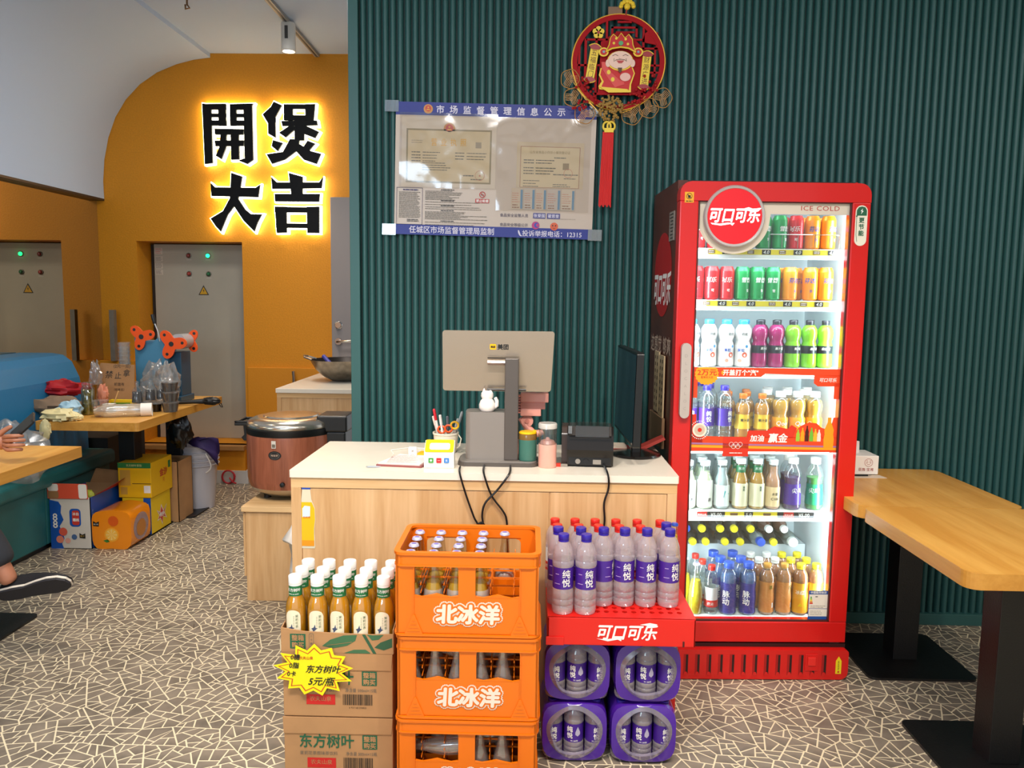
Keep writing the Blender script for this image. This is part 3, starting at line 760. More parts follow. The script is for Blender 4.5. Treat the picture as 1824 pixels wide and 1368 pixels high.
    b.text('开盖打个"汽"', 0.0235, lambda u, v: (0.252+u, 0.0140, 1.187+v), WHITEP, bold=0.035)
    b.text('可口可乐', 0.0165, lambda u, v: (0.583+u, 0.0140, 1.162+v), WHITEP, bold=0.02, shear=0.2)
    b.text('加油', 0.027, lambda u, v: (0.325+u, 0.0140, 0.938+v), WHITEP, bold=0.03, shear=0.1); b.text('赢金', 0.037, lambda u, v: (0.405+u, 0.0140, 0.940+v), WHITEP, bold=0.03, shear=0.1)
    b.poly([(0.196, 0.868), (0.294, 0.868), (0.294, 0.943), (0.196, 0.943)], f1, pr)
    for k, (ox, oz) in enumerate(((-0.017, 0), (0, 0), (0.017, 0), (-0.0085, -0.008), (0.0085, -0.008))):
        for i in range(20):
            a, c = 2*pi*i/20, 2*pi*(i+1)/20; q, w = 0.0088, 0.0076; X, Z = 0.245+ox, 0.914+oz
            b.poly([(X+q*cos(a), Z+q*sin(a)), (X+q*cos(c), Z+q*sin(c)), (X+w*cos(c), Z+w*sin(c)), (X+w*cos(a), Z+w*sin(a))], f3, WHITEP)
    lines(b, 0.222, 0.270, 0.881, 0.881, 1, f3, WHITEP, 0.003, 0)
    # round badge (the code in it is left out)
    for i in range(30):
        a = 2*pi*i/30; b.poly(circ(0.106+0.034*cos(a), 0.968+0.034*sin(a), 0.0022, 6), f1, WHITEP)
    b.poly(circ(0.106, 0.968, 0.027, 28), f1, M_('badge_cream', '#efe0cc', 0.5)); b.poly(circ(0.106, 0.968, 0.020, 24), f3, M_('badge_tan', '#cdb9a4', 0.5)); b.poly(circ(0.106, 0.968, 0.008, 16), lambda u, v: (u, 0.0135, v), pr)
    def bshape(cx, z0, w, h): return [(cx-w*.5, z0), (cx+w*.5, z0), (cx+w*.55, z0+h*.3), (cx+w*.45, z0+h*.45), (cx+w*.5, z0+h*.6), (cx+w*.18, z0+h*.85), (cx+w*.18, z0+h), (cx-w*.18, z0+h), (cx-w*.18, z0+h*.85), (cx-w*.5, z0+h*.6), (cx-w*.45, z0+h*.45), (cx-w*.55, z0+h*.3)]
    for X, c, h in ((0.480, '#9cc23c', .045), (0.497, '#e0a01c', .052), (0.514, '#4a1a10', .06), (0.531, '#6fb83a', .052), (0.546, '#f0b030', .048), (0.560, '#e8dcd0', .045)):
        b.poly(bshape(X, 0.928, 0.014, h), f1, M_('promo_'+c.strip('#'), c, 0.4))
    b.poly(bshape(0.597, 0.902, 0.036, 0.118), f3, M_('promo_bottle', '#f59a1a', 0.4))
    b.build('promotion_print', door)
    b = MB(); f = lambda u, v: (0.592+u, 0.0142, 0.285+v)
    b.poly([(-0.038, -0.058), (0.038, -0.058), (0.038, 0.058), (-0.038, 0.058)], lambda u, v: (0.592+u, 0.0149, 0.285+v), M_('label_blue', '#1f4f9a', 0.5))
    b.poly([(-0.036, -0.013), (0.036, -0.013), (0.036, 0.043), (-0.036, 0.043)], f, M_('label_paper', '#e8dfd0', 0.5)); b.poly([(-0.036, -0.045), (0.036, -0.045), (0.036, -0.015), (-0.036, -0.015)], f, MATS['label_paper'])
    f1 = lambda u, v: (0.592+u, 0.0137, 0.285+v)
    b.text('中国能效标识', 0.0105, lambda u, v: (0.592+u, 0.0137, 0.336+v), WHITEP, bold=0.02)
    for k, c in enumerate(('#3c9a3c', '#8abf3c', '#e8d21c', '#e88a1c', '#d8301c')): b.poly([(-0.031-k*0.0007, 0.034-k*.006), (-0.026+k*.0012, 0.034-k*.006), (-0.026+k*.0012, 0.029-k*.006), (-0.031-k*0.0007, 0.029-k*.006)], f1, M_('eff'+c.strip('#'), c))
    lines(b, -0.03, 0.03, -0.003, -0.009, 2, f1, GREYP, 0.0015); lines(b, -0.03, 0.03, -0.024, -0.038, 3, f1, GREYP, 0.0015); lines(b, -0.012, 0.0, 0.034, 0.034, 1, f1, BLACKP, 0.003)
    b.build('energy_label', door)
    # LED strips and inner lights
    led = M_('led_white', '#e6f6ff', 0.5, emit=6.0)
    for x0, x1 in ((0.648, 0.656), (0.050, 0.056)):
        b = MB(); b.box(x0-0.006, x1+0.006, 0.066, 0.075, 0.19, 1.83, STEEL if 0 else inn); b.box(x0, x1, 0.075, 0.077, 0.20, 1.82, led)
        b.box(x0-.001, x1+.001, 0.0648, 0.066, 0.20, 1.82, led) if x0 > .5 else None
        b.build('led_strip', t)
    for x, sgn in ((0.63, -1), (0.075, 1)):
        ld = bpy.data.lights.new('cooler_led_light', 'AREA'); ld.shape = 'RECTANGLE'; ld.size = 0.02; ld.size_y = 1.5; ld.energy = 5.0; ld.color = COOL
        o = bpy.data.objects.new('cooler_led_light', ld); COL.objects.link(o); o.parent = t; o.location = (x, 0.065, 1.02)
        o.rotation_euler = Vector((sgn*0.75, 1.0, 0)).to_track_quat('-Z', 'Y').to_euler()
    for z in (1.83, 1.60, 1.41, 1.16, 0.87, 0.61):
        ld = bpy.data.lights.new('shelf_light', 'AREA'); ld.shape = 'RECTANGLE'; ld.size = 0.5; ld.size_y = 0.03; ld.energy = 0.55; ld.color = COOL
        o = bpy.data.objects.new('shelf_light', ld); COL.objects.link(o); o.parent = t; o.location = (0.35, 0.075, z)
        o.rotation_euler = Vector((0, 0.85, -0.5)).to_track_quat('-Z', 'Y').to_euler()
    # shelves with price strips
    yel = M_('price_yellow', '#ecd628', 0.45); blk = M_('price_black', '#1c1a1c', 0.45); brn = M_('price_brown', '#7a5a3a', 0.5); wht = M_('shelf_white', '#f1f5f5', 0.35)
    SH = [('top', 1.652, [('4.0', i) for i in (0.2, 0.35, 0.47, 0.60)]), ('second', 1.458, [('4.0', i) for i in (0.19, 0.30, 0.44, 0.56)]),
          ('third', 1.200, []), ('fourth', 0.905, []), ('fifth', 0.638, [])]
    for nm, z, pr_ in SH:
        b = MB(); b.box(0.056, 0.645, 0.09, 0.48, z-0.006, z-0.001, wht)
        b.box(0.052, 0.630 if nm != 'top' else 0.642, 0.082, 0.09, z-0.040, z-0.001, wht)
        for i in range(26): b.box(0.06+i*0.0225, 0.064+i*0.0225, 0.09, 0.48, z-0.001, z-0.0002, wht)
        sh = b.build('shelf', t, bevel=0.0012)
        fy = 0.0812; fm = lambda u, v: (u, fy, v); fm2 = lambda u, v: (u, fy-0.0006, v)
        if pr_:
            b = MB(); b.poly([(0.13, z-0.024), (0.60, z-0.024), (0.60, z-0.004), (0.13, z-0.004)], fm, yel)
            for tx, u in pr_:
                b.poly([(u-0.017, z-0.023), (u+0.017, z-0.023), (u+0.017, z-0.005), (u-0.017, z-0.005)], fm2, blk)
                b.text(tx, 0.018, lambda p, q: (u+p, fy-0.0012, z-0.014+q), WHITEP, bold=0.01, shear=0.2)
                b.poly([(u-0.072, z-0.021), (u-0.046, z-0.021), (u-0.046, z-0.007), (u-0.072, z-0.007)], fm2, brn)
                lines(b, u-0.069, u-0.049, z-0.011, z-0.017, 2, lambda p, q: (p, fy-0.0012, q), WHITEP, 0.0022, 0)
            b.build('price_strip', sh)
        if nm == 'fifth':
            b = MB()
            for u0, u1, m in ((0.125, 0.165, REDP), (0.165, 0.235, blk), (0.235, 0.31, yel), (0.31, 0.345, blk), (0.345, 0.44, yel), (0.44, 0.465, blk), (0.465, 0.505, REDP), (0.505, 0.585, blk)):
                b.poly([(u0, z-0.026), (u1, z-0.026), (u1, z-0.004), (u0, z-0.004)], fm, m)
            for tx, u in (('¥5.00', 0.200), ('5.0', 0.328), ('¥5.00', 0.545)): b.text(tx, 0.019, lambda p, q: (u+p, fy-0.0008, z-0.015+q), WHITEP, bold=0.008)
            for u in (0.145, 0.485): b.text('农夫山泉', 0.0085, lambda p, q: (u+p, fy-0.0008, z-0.015+q), WHITEP, bold=0.02)
            for u in (0.27, 0.40): b.poly([(u-0.015, z-0.021), (u+0.015, z-0.021), (u+0.015, z-0.008), (u-0.015, z-0.008)], fm2, brn)
            b.build('price_strip', sh)
        if nm == 'fourth':
            b = MB(); b.poly([(0.06, z-0.030), (0.62, z-0.030), (0.62, z-0.012), (0.06, z-0.012)], fm, M_('strip_green', '#6d9a2e', 0.5)); b.build('price_strip', sh)
    b = MB()
    for i in range(5):
        x = 0.38+i*0.052
    b.tube([(0.36, 0.088, 1.655), (0.36, 0.088, 1.700), (0.365, 0.088, 1.705), (0.622, 0.088, 1.705), (0.628, 0.088, 1.700), (0.628, 0.088, 1.655)], 0.0016, CHROME, n=6)
    for x in (0.41, 0.47, 0.535, 0.59): b.tube([(x, 0.088, 1.655), (x, 0.088, 1.705)], 0.0013, CHROME, n=6)
    b.build('wire_guard', t)
    # bottom tray front with prices
    b = MB(); b.box(0.052, 0.650, 0.070, 0.078, 0.172, 0.212, wht); b.box(0.06, 0.650, 0.078, 0.34, 0.176, 0.212, wht); bt = b.build('bottom_deck', t)
    b = MB(); z = 0.196; b.poly([(0.33, 0.180), (0.60, 0.180), (0.60, 0.208), (0.33, 0.208)], lambda u, v: (u, 0.0694, v), yel)
    for u in (0.44, 0.555):
        b.poly([(u-0.02, 0.182), (u+0.02, 0.182), (u+0.02, 0.205), (u-0.02, 0.205)], lambda u, v: (u, 0.0688, v), blk); b.text('3.0', 0.020, lambda p, q: (u+p, 0.0682, 0.194+q), WHITEP, bold=0.01, shear=0.2)
        b.poly([(u-0.072, 0.186), (u-0.044, 0.186), (u-0.044, 0.202), (u-0.072, 0.202)], lambda u, v: (u, 0.0688, v), brn)
    b.build('price_strip', bt)

    # ---------------- contents
    off = (5, 5, 0)
    P = {}
    def lit(s): return M_('drink_'+s.strip('#'), s, 0.15)
    def lb(s): return M_('label_'+s.strip('#'), s, 0.35)
    W = WHITEP; BL = BLACKP
    canp = lambda c, tx, tm: dict(H=.126, R=.0275, shape='can', body=mat('can_'+c.strip('#'), c, 0.3, 0.25), wraps=((.12, .86, lb(c), 'can_print'),), prints=((tx, .021, .60, tm, 0, False), (tx[0], .012, .28, tm, 0.2, False)), n=20)
    K = {
     'red can': ('drink_can', 'can', canp('#c8161c', '可乐', W)), 'green can': ('drink_can', 'can', canp('#0f8a44', '雪碧', W)),
     'orange can': ('drink_can', 'can', canp('#ee8a16', '芬达', M_('print_blue', '#1f4fae'))),
     'white bottle with blue cap': ('milk_drink_bottle', 'bottle', dict(H=.182, R=.0315, shape='bulb', liquid=lit('#f2f0ee'), fill=.92, cap=CYCAP, capr=.56, wraps=((.04, .86, lb('#f4f2f2'), 'label_sleeve'),),
        prints=(('果粒', .014, .36, M_('print_blue', '#1f4fae'), -.2, False), ('奶优', .012, .70, BL, 0.2, False), ('●', .026, .26, M_('peach_print', '#e86a4a'), .25, False), ('●', .018, .14, M_('peach_pale', '#f0a088'), -.3, False), ('●', .014, .44, M_('sky_print', '#3a9ad8'), .5, False)))),
     'magenta juice bottle': ('juice_bottle', 'bottle', dict(H=.182, R=.030, shape='bulb', body=None, liquid=lit('#9c2260'), fill=.90, cap=BKCAP, capr=.5, wraps=((.30, .50, lb('#191c22'), 'label_sleeve'),), prints=(('果汁源', .011, .40, W, 0, False),))),
     'lime green juice bottle': ('juice_bottle', 'bottle', dict(H=.182, R=.030, shape='bulb', body=None, liquid=lit('#7fc22c'), fill=.90, cap=BKCAP, capr=.5, wraps=((.30, .50, lb('#191c22'), 'label_sleeve'),), prints=(('果汁源', .011, .40, W, 0, False),))),
     'clear water bottle': ('water_bottle', 'bottle', dict(H=.222, R=.0325, shape='water', body=CLEARB, cap=PCAP, capr=.5, capz=.925, wraps=((.29, .60, PURPLE, 'label_sleeve'),), prints=(('纯悦', .022, .46, W, 0.25, True),))),
     'orange juice bottle': ('juice_bottle', 'bottle', dict(H=.190, R=.031, shape='pulp', body=CLEARB, liquid=lit('#f0a028'), fill=.80, cap=OCAP, capr=.5, wraps=((.28, .58, lb('#f2c83a'), 'label_sleeve'),), prints=(('果汁源', .013, .46, BL, 0.1, False),))),
     'yellow juice bottle with white cap': ('juice_bottle', 'bottle', dict(H=.200, R=.032, shape='bulb', body=CLEARB, liquid=lit('#fab414'), fill=.83, cap=WCAP, capr=.62, capz=.91, wraps=((.05, .50, lb('#f7a818'), 'label_sleeve'),), prints=(('Qoo', .024, .38, W, 0, False),))),
     'pale tea bottle': ('tea_bottle', 'bottle', dict(H=.190, R=.0315, shape='tea', body=CLEARB, liquid=lit('#e9ecc0'), fill=.78, cap=GCAP, capr=.62, wraps=((.05, .60, lb('#f2f2ea'), 'label_sleeve'),), prints=(('茶', .016, .20, BL, 0, False),))),
     'frosted bottle with cyan arrow': ('sport_drink_bottle', 'bottle', dict(H=.192, R=.030, shape='tea', body=CLEARB, liquid=lit('#c4cfcf'), fill=.85, cap=GCAP, capr=.60, wraps=((.06, .50, lb('#e6f0f0'), 'label_sleeve'),), prints=(('▶', .03, .32, M_('print_cyan', '#18b0b8'), 0, False),))),
     'amber tea bottle': ('tea_bottle', 'bottle', dict(H=.200, R=.0305, shape='tea', body=CLEARB, liquid=TEA, fill=.86, cap=GCAP, capr=.64, wraps=((.73, .87, M_('neck_green', '#1f7040', .4), 'neck_label'), (.06, .52, lb('#e9e2c2'), 'front_label')), prints=(('东方', .012, .81, W, 0, False), ('茉莉', .010, .42, GREENP, .35, True)))),
     'peach drink bottle': ('juice_bottle', 'bottle', dict(H=.196, R=.029, shape='tea', body=CLEARB, liquid=lit('#e8a47a'), fill=.86, cap=GCAP, capr=.62, wraps=((.06, .46, lb('#eed2a2'), 'label_sleeve'),), prints=(('水溶', .012, .32, BL, 0, False), ('C100', .014, .22, BL, 0, False)))),
     'purple vitamin drink bottle': ('sport_drink_bottle', 'bottle', dict(H=.205, R=.034, shape='pulp', body=CLEARB, liquid=lit('#5a2c78'), fill=.62, cap=WCAP, capr=.58, capz=.905, wraps=((.10, .50, lb('#4a2c8a'), 'label_sleeve'),), prints=(('尖叫', .022, .38, W, 0, False),))),
     'green vitamin drink bottle': ('sport_drink_bottle', 'bottle', dict(H=.205, R=.034, shape='pulp', body=CLEARB, liquid=lit('#3a9c3a'), fill=.62, cap=WCAP, capr=.58, capz=.905, wraps=((.10, .50, lb('#1f8a5a'), 'label_sleeve'),), prints=(('尖叫', .022, .38, W, 0, False),))),
     'glass orange soda bottle': ('soda_bottle', 'bottle', dict(H=.205, R=.029, shape='soda', body=GLASS, liquid=lit('#d9bf22'), fill=.66, cap=M_('crown_blue', '#c9d2ea', .3, metal=.4), capr=.46, capz=.955, crown=True)),
     'clear water bottle with red cap': ('water_bottle', 'bottle', dict(H=.196, R=.028, shape='water', body=CLEARB, cap=RCAP, capr=.52, wraps=((.30, .56, lb('#dfe3e4'), 'label_top'), (.16, .30, lb('#c8261e'), 'label_bottom')), prints=(('农夫', .014, .23, W, 0, False),))),
     'purple sports drink bottle': ('sport_drink_bottle', 'bottle', dict(H=.210, R=.033, shape='sport', body=CLEARB, liquid=lit('#5a78b8'), fill=.80, cap=BCAP, capr=.62, capz=.905, wraps=((.04, .62, lb('#3c3a8c'), 'label_sleeve'),), prints=(('脉动', .030, .34, W, -.1, True),))),
     'brown tea bottle': ('tea_bottle', 'bottle', dict(H=.205, R=.0305, shape='sport', body=CLEARB, liquid=lit('#c47a3a'), fill=.88, cap=M_('cap_amber', '#d99a3a'), capr=.50, wraps=((.06, .66, lb('#cf8a46'), 'label_sleeve'),), prints=(('茶', .018, .56, M_('print_olive', '#8a8020'), .1, False), ('▮', .02, .2, W, .4, False)))),
     'brown tea bottle with white cap': ('tea_bottle', 'bottle', dict(H=.205, R=.0305, shape='sport', body=CLEARB, liquid=lit('#b0683a'), fill=.88, cap=WCAP, capr=.55, wraps=((.06, .66, lb('#cf8a46'), 'label_sleeve'),))),
     'lemon tea bottle': ('tea_bottle', 'bottle', dict(H=.205, R=.0305, shape='sport', body=CLEARB, liquid=lit('#b86a2a'), fill=.88, cap=YCAP, capr=.56, wraps=((.05, .64, lb('#e9a82c'), 'label_sleeve'),), prints=(('冰红', .018, .46, W, 0, False), ('▲', .02, .22, YCAP, .1, False)))),
    }
    used = set()
    def put(kind, u, v, z, label, group, rz=0.0, tilt=None):
        nm, cat, kw = K[kind]
        M = FR @ Matrix.Translation((u, v, z)) @ (tilt if tilt is not None else Matrix.Rotation(rz, 4, 'Z'))
        if kind not in P: P[kind] = make_bottle(nm, label, cat, group=group, **kw); P[kind].matrix_world = M
        else: clone(P[kind], mtx=M, label=label, group=group)
        bpy.context.view_layer
    rnd = random.Random(5)
    def row(shelf, z, v, items, tail='', vj=0.0):
        cnt = {}; tot = {}
        for k, u in items: tot[k] = tot.get(k, 0)+1
        for k, u in items:
            i = cnt.get(k, 0); cnt[k] = i+1
            where = (ORD[i].replace(' from left', '') if tot[k] > 1 else 'one')+' in '+(tail or 'front row')+', '+shelf
            # neighbours never overlap: every item keeps its own slot
            put(k, u, v, z, f'{k}, {where} of cooler', f'drinks on the {shelf} of the cooler', rnd.uniform(-.5, .5))
    A, B_, Cn = 'red can', 'green can', 'orange can'
    row('top shelf', 1.6522, .125, [(A, .100), (A, .163), (A, .226), (B_, .288), (B_, .350), (B_, .412), (A, .474), (Cn, .537), (Cn, .598)])
    row('top shelf', 1.6522, .20, [(A, .12), (A, .18), (B_, .30), (B_, .38), (A, .45), (Cn, .52), (Cn, .60)], 'second row')
    row('second shelf', 1.4582, .125, [(A, .100), (A, .159), (A, .217), (B_, .275), (B_, .333), (B_, .395), (Cn, .460), (Cn, .538), (Cn, .598)])
    row('second shelf', 1.4582, .20, [(A, .10), (A, .17), (A, .235), (B_, .31), (B_, .37), (Cn, .445), (Cn, .51), (Cn, .58)], 'second row')
    w, mg, lg = 'white bottle with blue cap', 'magenta juice bottle', 'lime green juice bottle'
    row('third shelf', 1.2002, .130, [(w, .092), (w, .158), (w, .225), (w, .291), (mg, .355), (mg, .419), (lg, .484), (lg, .548), (lg, .611)])
    row('third shelf', 1.2002, .205, [(w, .10), (w, .18), (w, .25), (w, .32), (mg, .385), (mg, .45), (lg, .515), (lg, .58)], 'second row')
    cw, oj, qj = 'clear water bottle', 'orange juice bottle', 'yellow juice bottle with white cap'
    row('fourth shelf', 0.9052, .130, [(cw, .092), (cw, .160), (cw, .228), (oj, .302), (oj, .377), (qj, .449), (qj, .516), (qj, .583)])
    row('fourth shelf', 0.9052, .205, [(cw, .11), (cw, .19), (oj, .265), (oj, .34), (qj, .42), (qj, .50), (qj, .57), ], 'second row')
    row('fourth shelf', 0.9052, .285, [(cw, .17), (oj, .28), (oj, .36), (qj, .45), (qj, .53), (qj, .61)], 'third row')
    pt, fa, at, pd, pv, gv = 'pale tea bottle', 'frosted bottle with cyan arrow', 'amber tea bottle', 'peach drink bottle', 'purple vitamin drink bottle', 'green vitamin drink bottle'
    row('fifth shelf', 0.6382, .130, [(pt, .098), (pt, .164), (fa, .232), (at, .305), (at, .371), (pd, .434), (pv, .512), (gv, .600)])
    row('fifth shelf', 0.6382, .200, [(pt, .100), (pt, .170), (fa, .245), (at, .313), (at, .380), (pd, .445), (pv, .520)], 'second row')
    row('fifth shelf', 0.6382, .270, [(pt, .110), (pt, .180), (fa, .255), (at, .325), (at, .395), (pd, .460)], 'third row')
    so, wr, sp, bt_, bw, lt = 'glass orange soda bottle', 'clear water bottle with red cap', 'purple sports drink bottle', 'brown tea bottle', 'brown tea bottle with white cap', 'lemon tea bottle'
    row('bottom deck', 0.2122, .115, [(so, .140), (wr, .202), (sp, .270), (sp, .348), (bt_, .424), (bt_, .492), (lt, .558), (lt, .620)])
    row('bottom deck', 0.2122, .185, [(so, .112), (wr, .182), (sp, .255), (sp, .338), (bw, .412), (bw, .478), (lt, .542), (lt, .606)], 'second row')
    row('bottom deck', 0.2122, .255, [(so, .10), (wr, .170), (sp, .245), (sp, .325), (bw, .400), (bw, .466), (lt, .530), (lt, .594)], 'third row')
    # bottles lying on the step, caps towards the door
    dk = mat('dark_cola', '#1c0f0a', 0.12); gy = lit('#a8b2b0')
    K['dark tea bottle with yellow cap'] = ('tea_bottle', 'bottle', dict(H=.20, R=.030, shape='pulp', body=CLEARB, liquid=dk, fill=.92, cap=YCAP, capr=.53, capz=.93, wraps=((.25, .60, lb('#8a5a1c'), 'label_sleeve'),)))
    K['dark tea bottle with white cap'] = ('tea_bottle', 'bottle', dict(H=.20, R=.030, shape='pulp', body=CLEARB, liquid=lit('#8a4a2c'), fill=.92, cap=WCAP, capr=.53, capz=.93, wraps=((.25, .60, lb('#b0643c'), 'label_sleeve'),)))
    K['clear bottle with blue cap'] = ('water_bottle', 'bottle', dict(H=.20, R=.031, shape='sport', body=CLEARB, liquid=gy, fill=.85, cap=BCAP, capr=.60, capz=.91))
    K['clear bottle with pale cap'] = ('water_bottle', 'bottle', dict(H=.20, R=.031, shape='sport', body=CLEARB, liquid=lit('#8a958e'), fill=.85, cap=GCAP, capr=.68, capz=.91))
    yk, wk, bk, gk = 'dark tea bottle with yellow cap', 'dark tea bottle with white cap', 'clear bottle with blue cap', 'clear bottle with pale cap'
    def pile(z, items, word):
        cnt, tot = {}, {}
        for k, u in items: tot[k] = tot.get(k, 0)+1
        for k, u in items:
            i = cnt.get(k, 0); cnt[k] = i+1
            where = ORD[i] if tot[k] > 1 else 'the only one'
            tl = Matrix.Rotation(radians(rnd.uniform(-4, 4)), 4, 'Z') @ Matrix.Rotation(radians(92), 4, 'X')
            put(k, u, 0.475, z, f'{k}, lying, {where} in {word} layer of cooler pile', 'bottles lying in the cooler', 0, tl)
    pile(0.458, [(gk, .085), (yk, .155), (yk, .228), (yk, .300), (yk, .372), (bk, .440), (yk, .508), (gk, .585)], 'lower')
    pile(0.514, [(bk, .118), (yk, .190), (yk, .264), (yk, .336), (yk, .404), (wk, .474), (wk, .545)], 'upper')
    pile(0.568, [(wk, .505), (bk, .152), (gk, .30), (yk, .226)], 'topmost')
make_cooler()
# ================================================================== COUNTER
def make_counter():
    t = thing('cashier_counter', 'pale oak cashier counter with cream worktop in the middle of the shop', 'counter', (-0.15, 2.84, 0))
    b = MB(); b.box(-0.645, 0.645, -0.26, 0.26, 0.0, 0.847, OAK)
    b.build('counter_body', t, bevel=0.002)
    b = MB(); b.box(-0.646, 0.648, -0.266, -0.260, 0.812, 0.848, OAKX); b.box(-0.646, -0.612, -0.266, -0.260, 0, 0.812, OAK); b.box(0.616, 0.648, -0.266, -0.260, 0, 0.812, OAK); b.build('edge_trim', t, bevel=0.001)
    b = MB(); b.box(-0.610, 0.222, -0.2635, -0.260, 0.002, 0.809, OAK); b.build('front_panel', t, bevel=0.001)
    b = MB(); b.box(0.226, 0.614, -0.2635, -0.260, 0.002, 0.809, OAK); b.build('front_panel', t, bevel=0.001)
    b = MB(); b.prism(rrect(-0.65, 0.652, -0.272, 0.272, 0.006), 0.848, 0.872, CREAM_TOP, axis='z'); b.build('worktop', t, bevel=0.002)
    # bottle sticker on the front
    f = lambda dy: (lambda u, v: (-0.745+u, 2.5755-dy, 0.71+v))
    b = MB()
    out = [(-.026, -.108), (.026, -.108), (.028, -.10), (.026, -.04), (.030, -.01), (.029, .03), (.017, .062), (.013, .10), (-.013, .10), (-.017, .062), (-.029, .03), (-.030, -.01), (-.026, -.04), (-.028, -.10)]
    b.poly(out, f(0), M_('sticker_glass', '#d8cfb4', 0.3))
    b.poly([(-.025, -.095), (.025, -.095), (.0245, -.04), (.0285, -.01), (.0275, .03), (.018, .052), (-.018, .052), (-.0275, .03), (-.0285, -.01), (-.0245, -.04)], f(.0005), M_('sticker_juice', '#edb708', 0.3))
    b.poly([(-.025, -.100), (.025, -.100), (.025, -.080), (-.025, -.080)], f(.0007), M_('sticker_deep', '#ea9410', 0.3))
    b.poly([(-.014, .096), (.014, .096), (.016, .110), (-.016, .110)], f(.0005), M_('sticker_cap', '#2a4aa8', 0.3))
    b.poly([(-.014, -.0), (.012, .002), (.013, .038), (-.006, .040), (-.014, .03)], f(.001), M_('sticker_ice', '#cfe0e8', 0.4))
    b.text('北冰洋', 0.0085, f(.0015), REDP)
    tag(b.build('bottle_sticker'), 'yellow soda bottle sticker on the left end of counter front', 'sticker')
    # cables hanging in front of the counter
    def cable(pts, label, nm='power_cable'):
        P = [Vector(p) for p in pts]; out = []
        for i in range(len(P)-1):
            a, c, d, e = P[max(0, i-1)], P[i], P[i+1], P[min(len(P)-1, i+2)]
            for k in range(6):
                s = k/6; out.append(0.5*((2*c)+(d-a)*s+(2*a-5*c+4*d-e)*s*s+(3*c-a-3*d+e)*s**3))
        out.append(P[-1]); b = MB(); b.tube(out, 0.0036, BLACK, n=6); tag(b.build(nm), label, 'cable', 'black cables hanging from the counter')
    yf = 2.562
    cable([(-.232, 2.64, .878), (-.226, yf, .872), (-.205, yf, .80), (-.178, yf, .725), (-.163, yf, .69), (-.158, yf-.01, .60), (-.155, yf-.02, .52)], 'black cable from the left edge of the terminal base down into crate')
    cable([(-.15, 2.66, .88), (-.146, yf, .874), (-.120, yf, .80), (-.080, yf, .745), (-.068, yf, .71), (-.064, yf, .62), (-.062, yf-.02, .50)], 'black cable crossing to the right behind the orange crate')
    cable([(-.060, 2.66, .88), (-.062, yf-.004, .874), (-.10, yf-.006, .82), (-.140, yf-.006, .775), (-.150, yf-.006, .735), (-.147, yf-.006, .69), (-.15, yf-.008, .55)], 'black cable crossing to the left above the coiled loop')
    cable([(.262, 2.70, .885), (.266, yf, .875), (.268, yf, .83), (.255, yf, .78), (.258, yf, .72), (.252, yf, .66), (.25, yf, .50)], 'black cable hanging behind the red-capped water bottles')
    b = MB()
    for dx, dz, w in ((0, 0, .017), (.004, -.006, .013), (-.004, -.003, .020)):
        b.tube([(-.152+dx+w*cos(a), 2.545+.004*sin(3*a), .655+dz+.058*sin(a)) for a in [2*pi*i/24 for i in range(24)]], 0.0036, BLACK, n=6, closed=True)
    b.tube([(-.165, 2.54, .632), (-.15, 2.535, .628), (-.137, 2.54, .636)], 0.004, BLACK, n=6)
    b.tube([(-.155, 2.53, .63), (-.15, 2.50, .60), (-.13, 2.46, .56), (-.125, 2.44, .52)], 0.0036, BLACK, n=6)
    tag(b.build('cable_bundle'), 'tied bundle of black cable looped over the back of crate', 'cable')

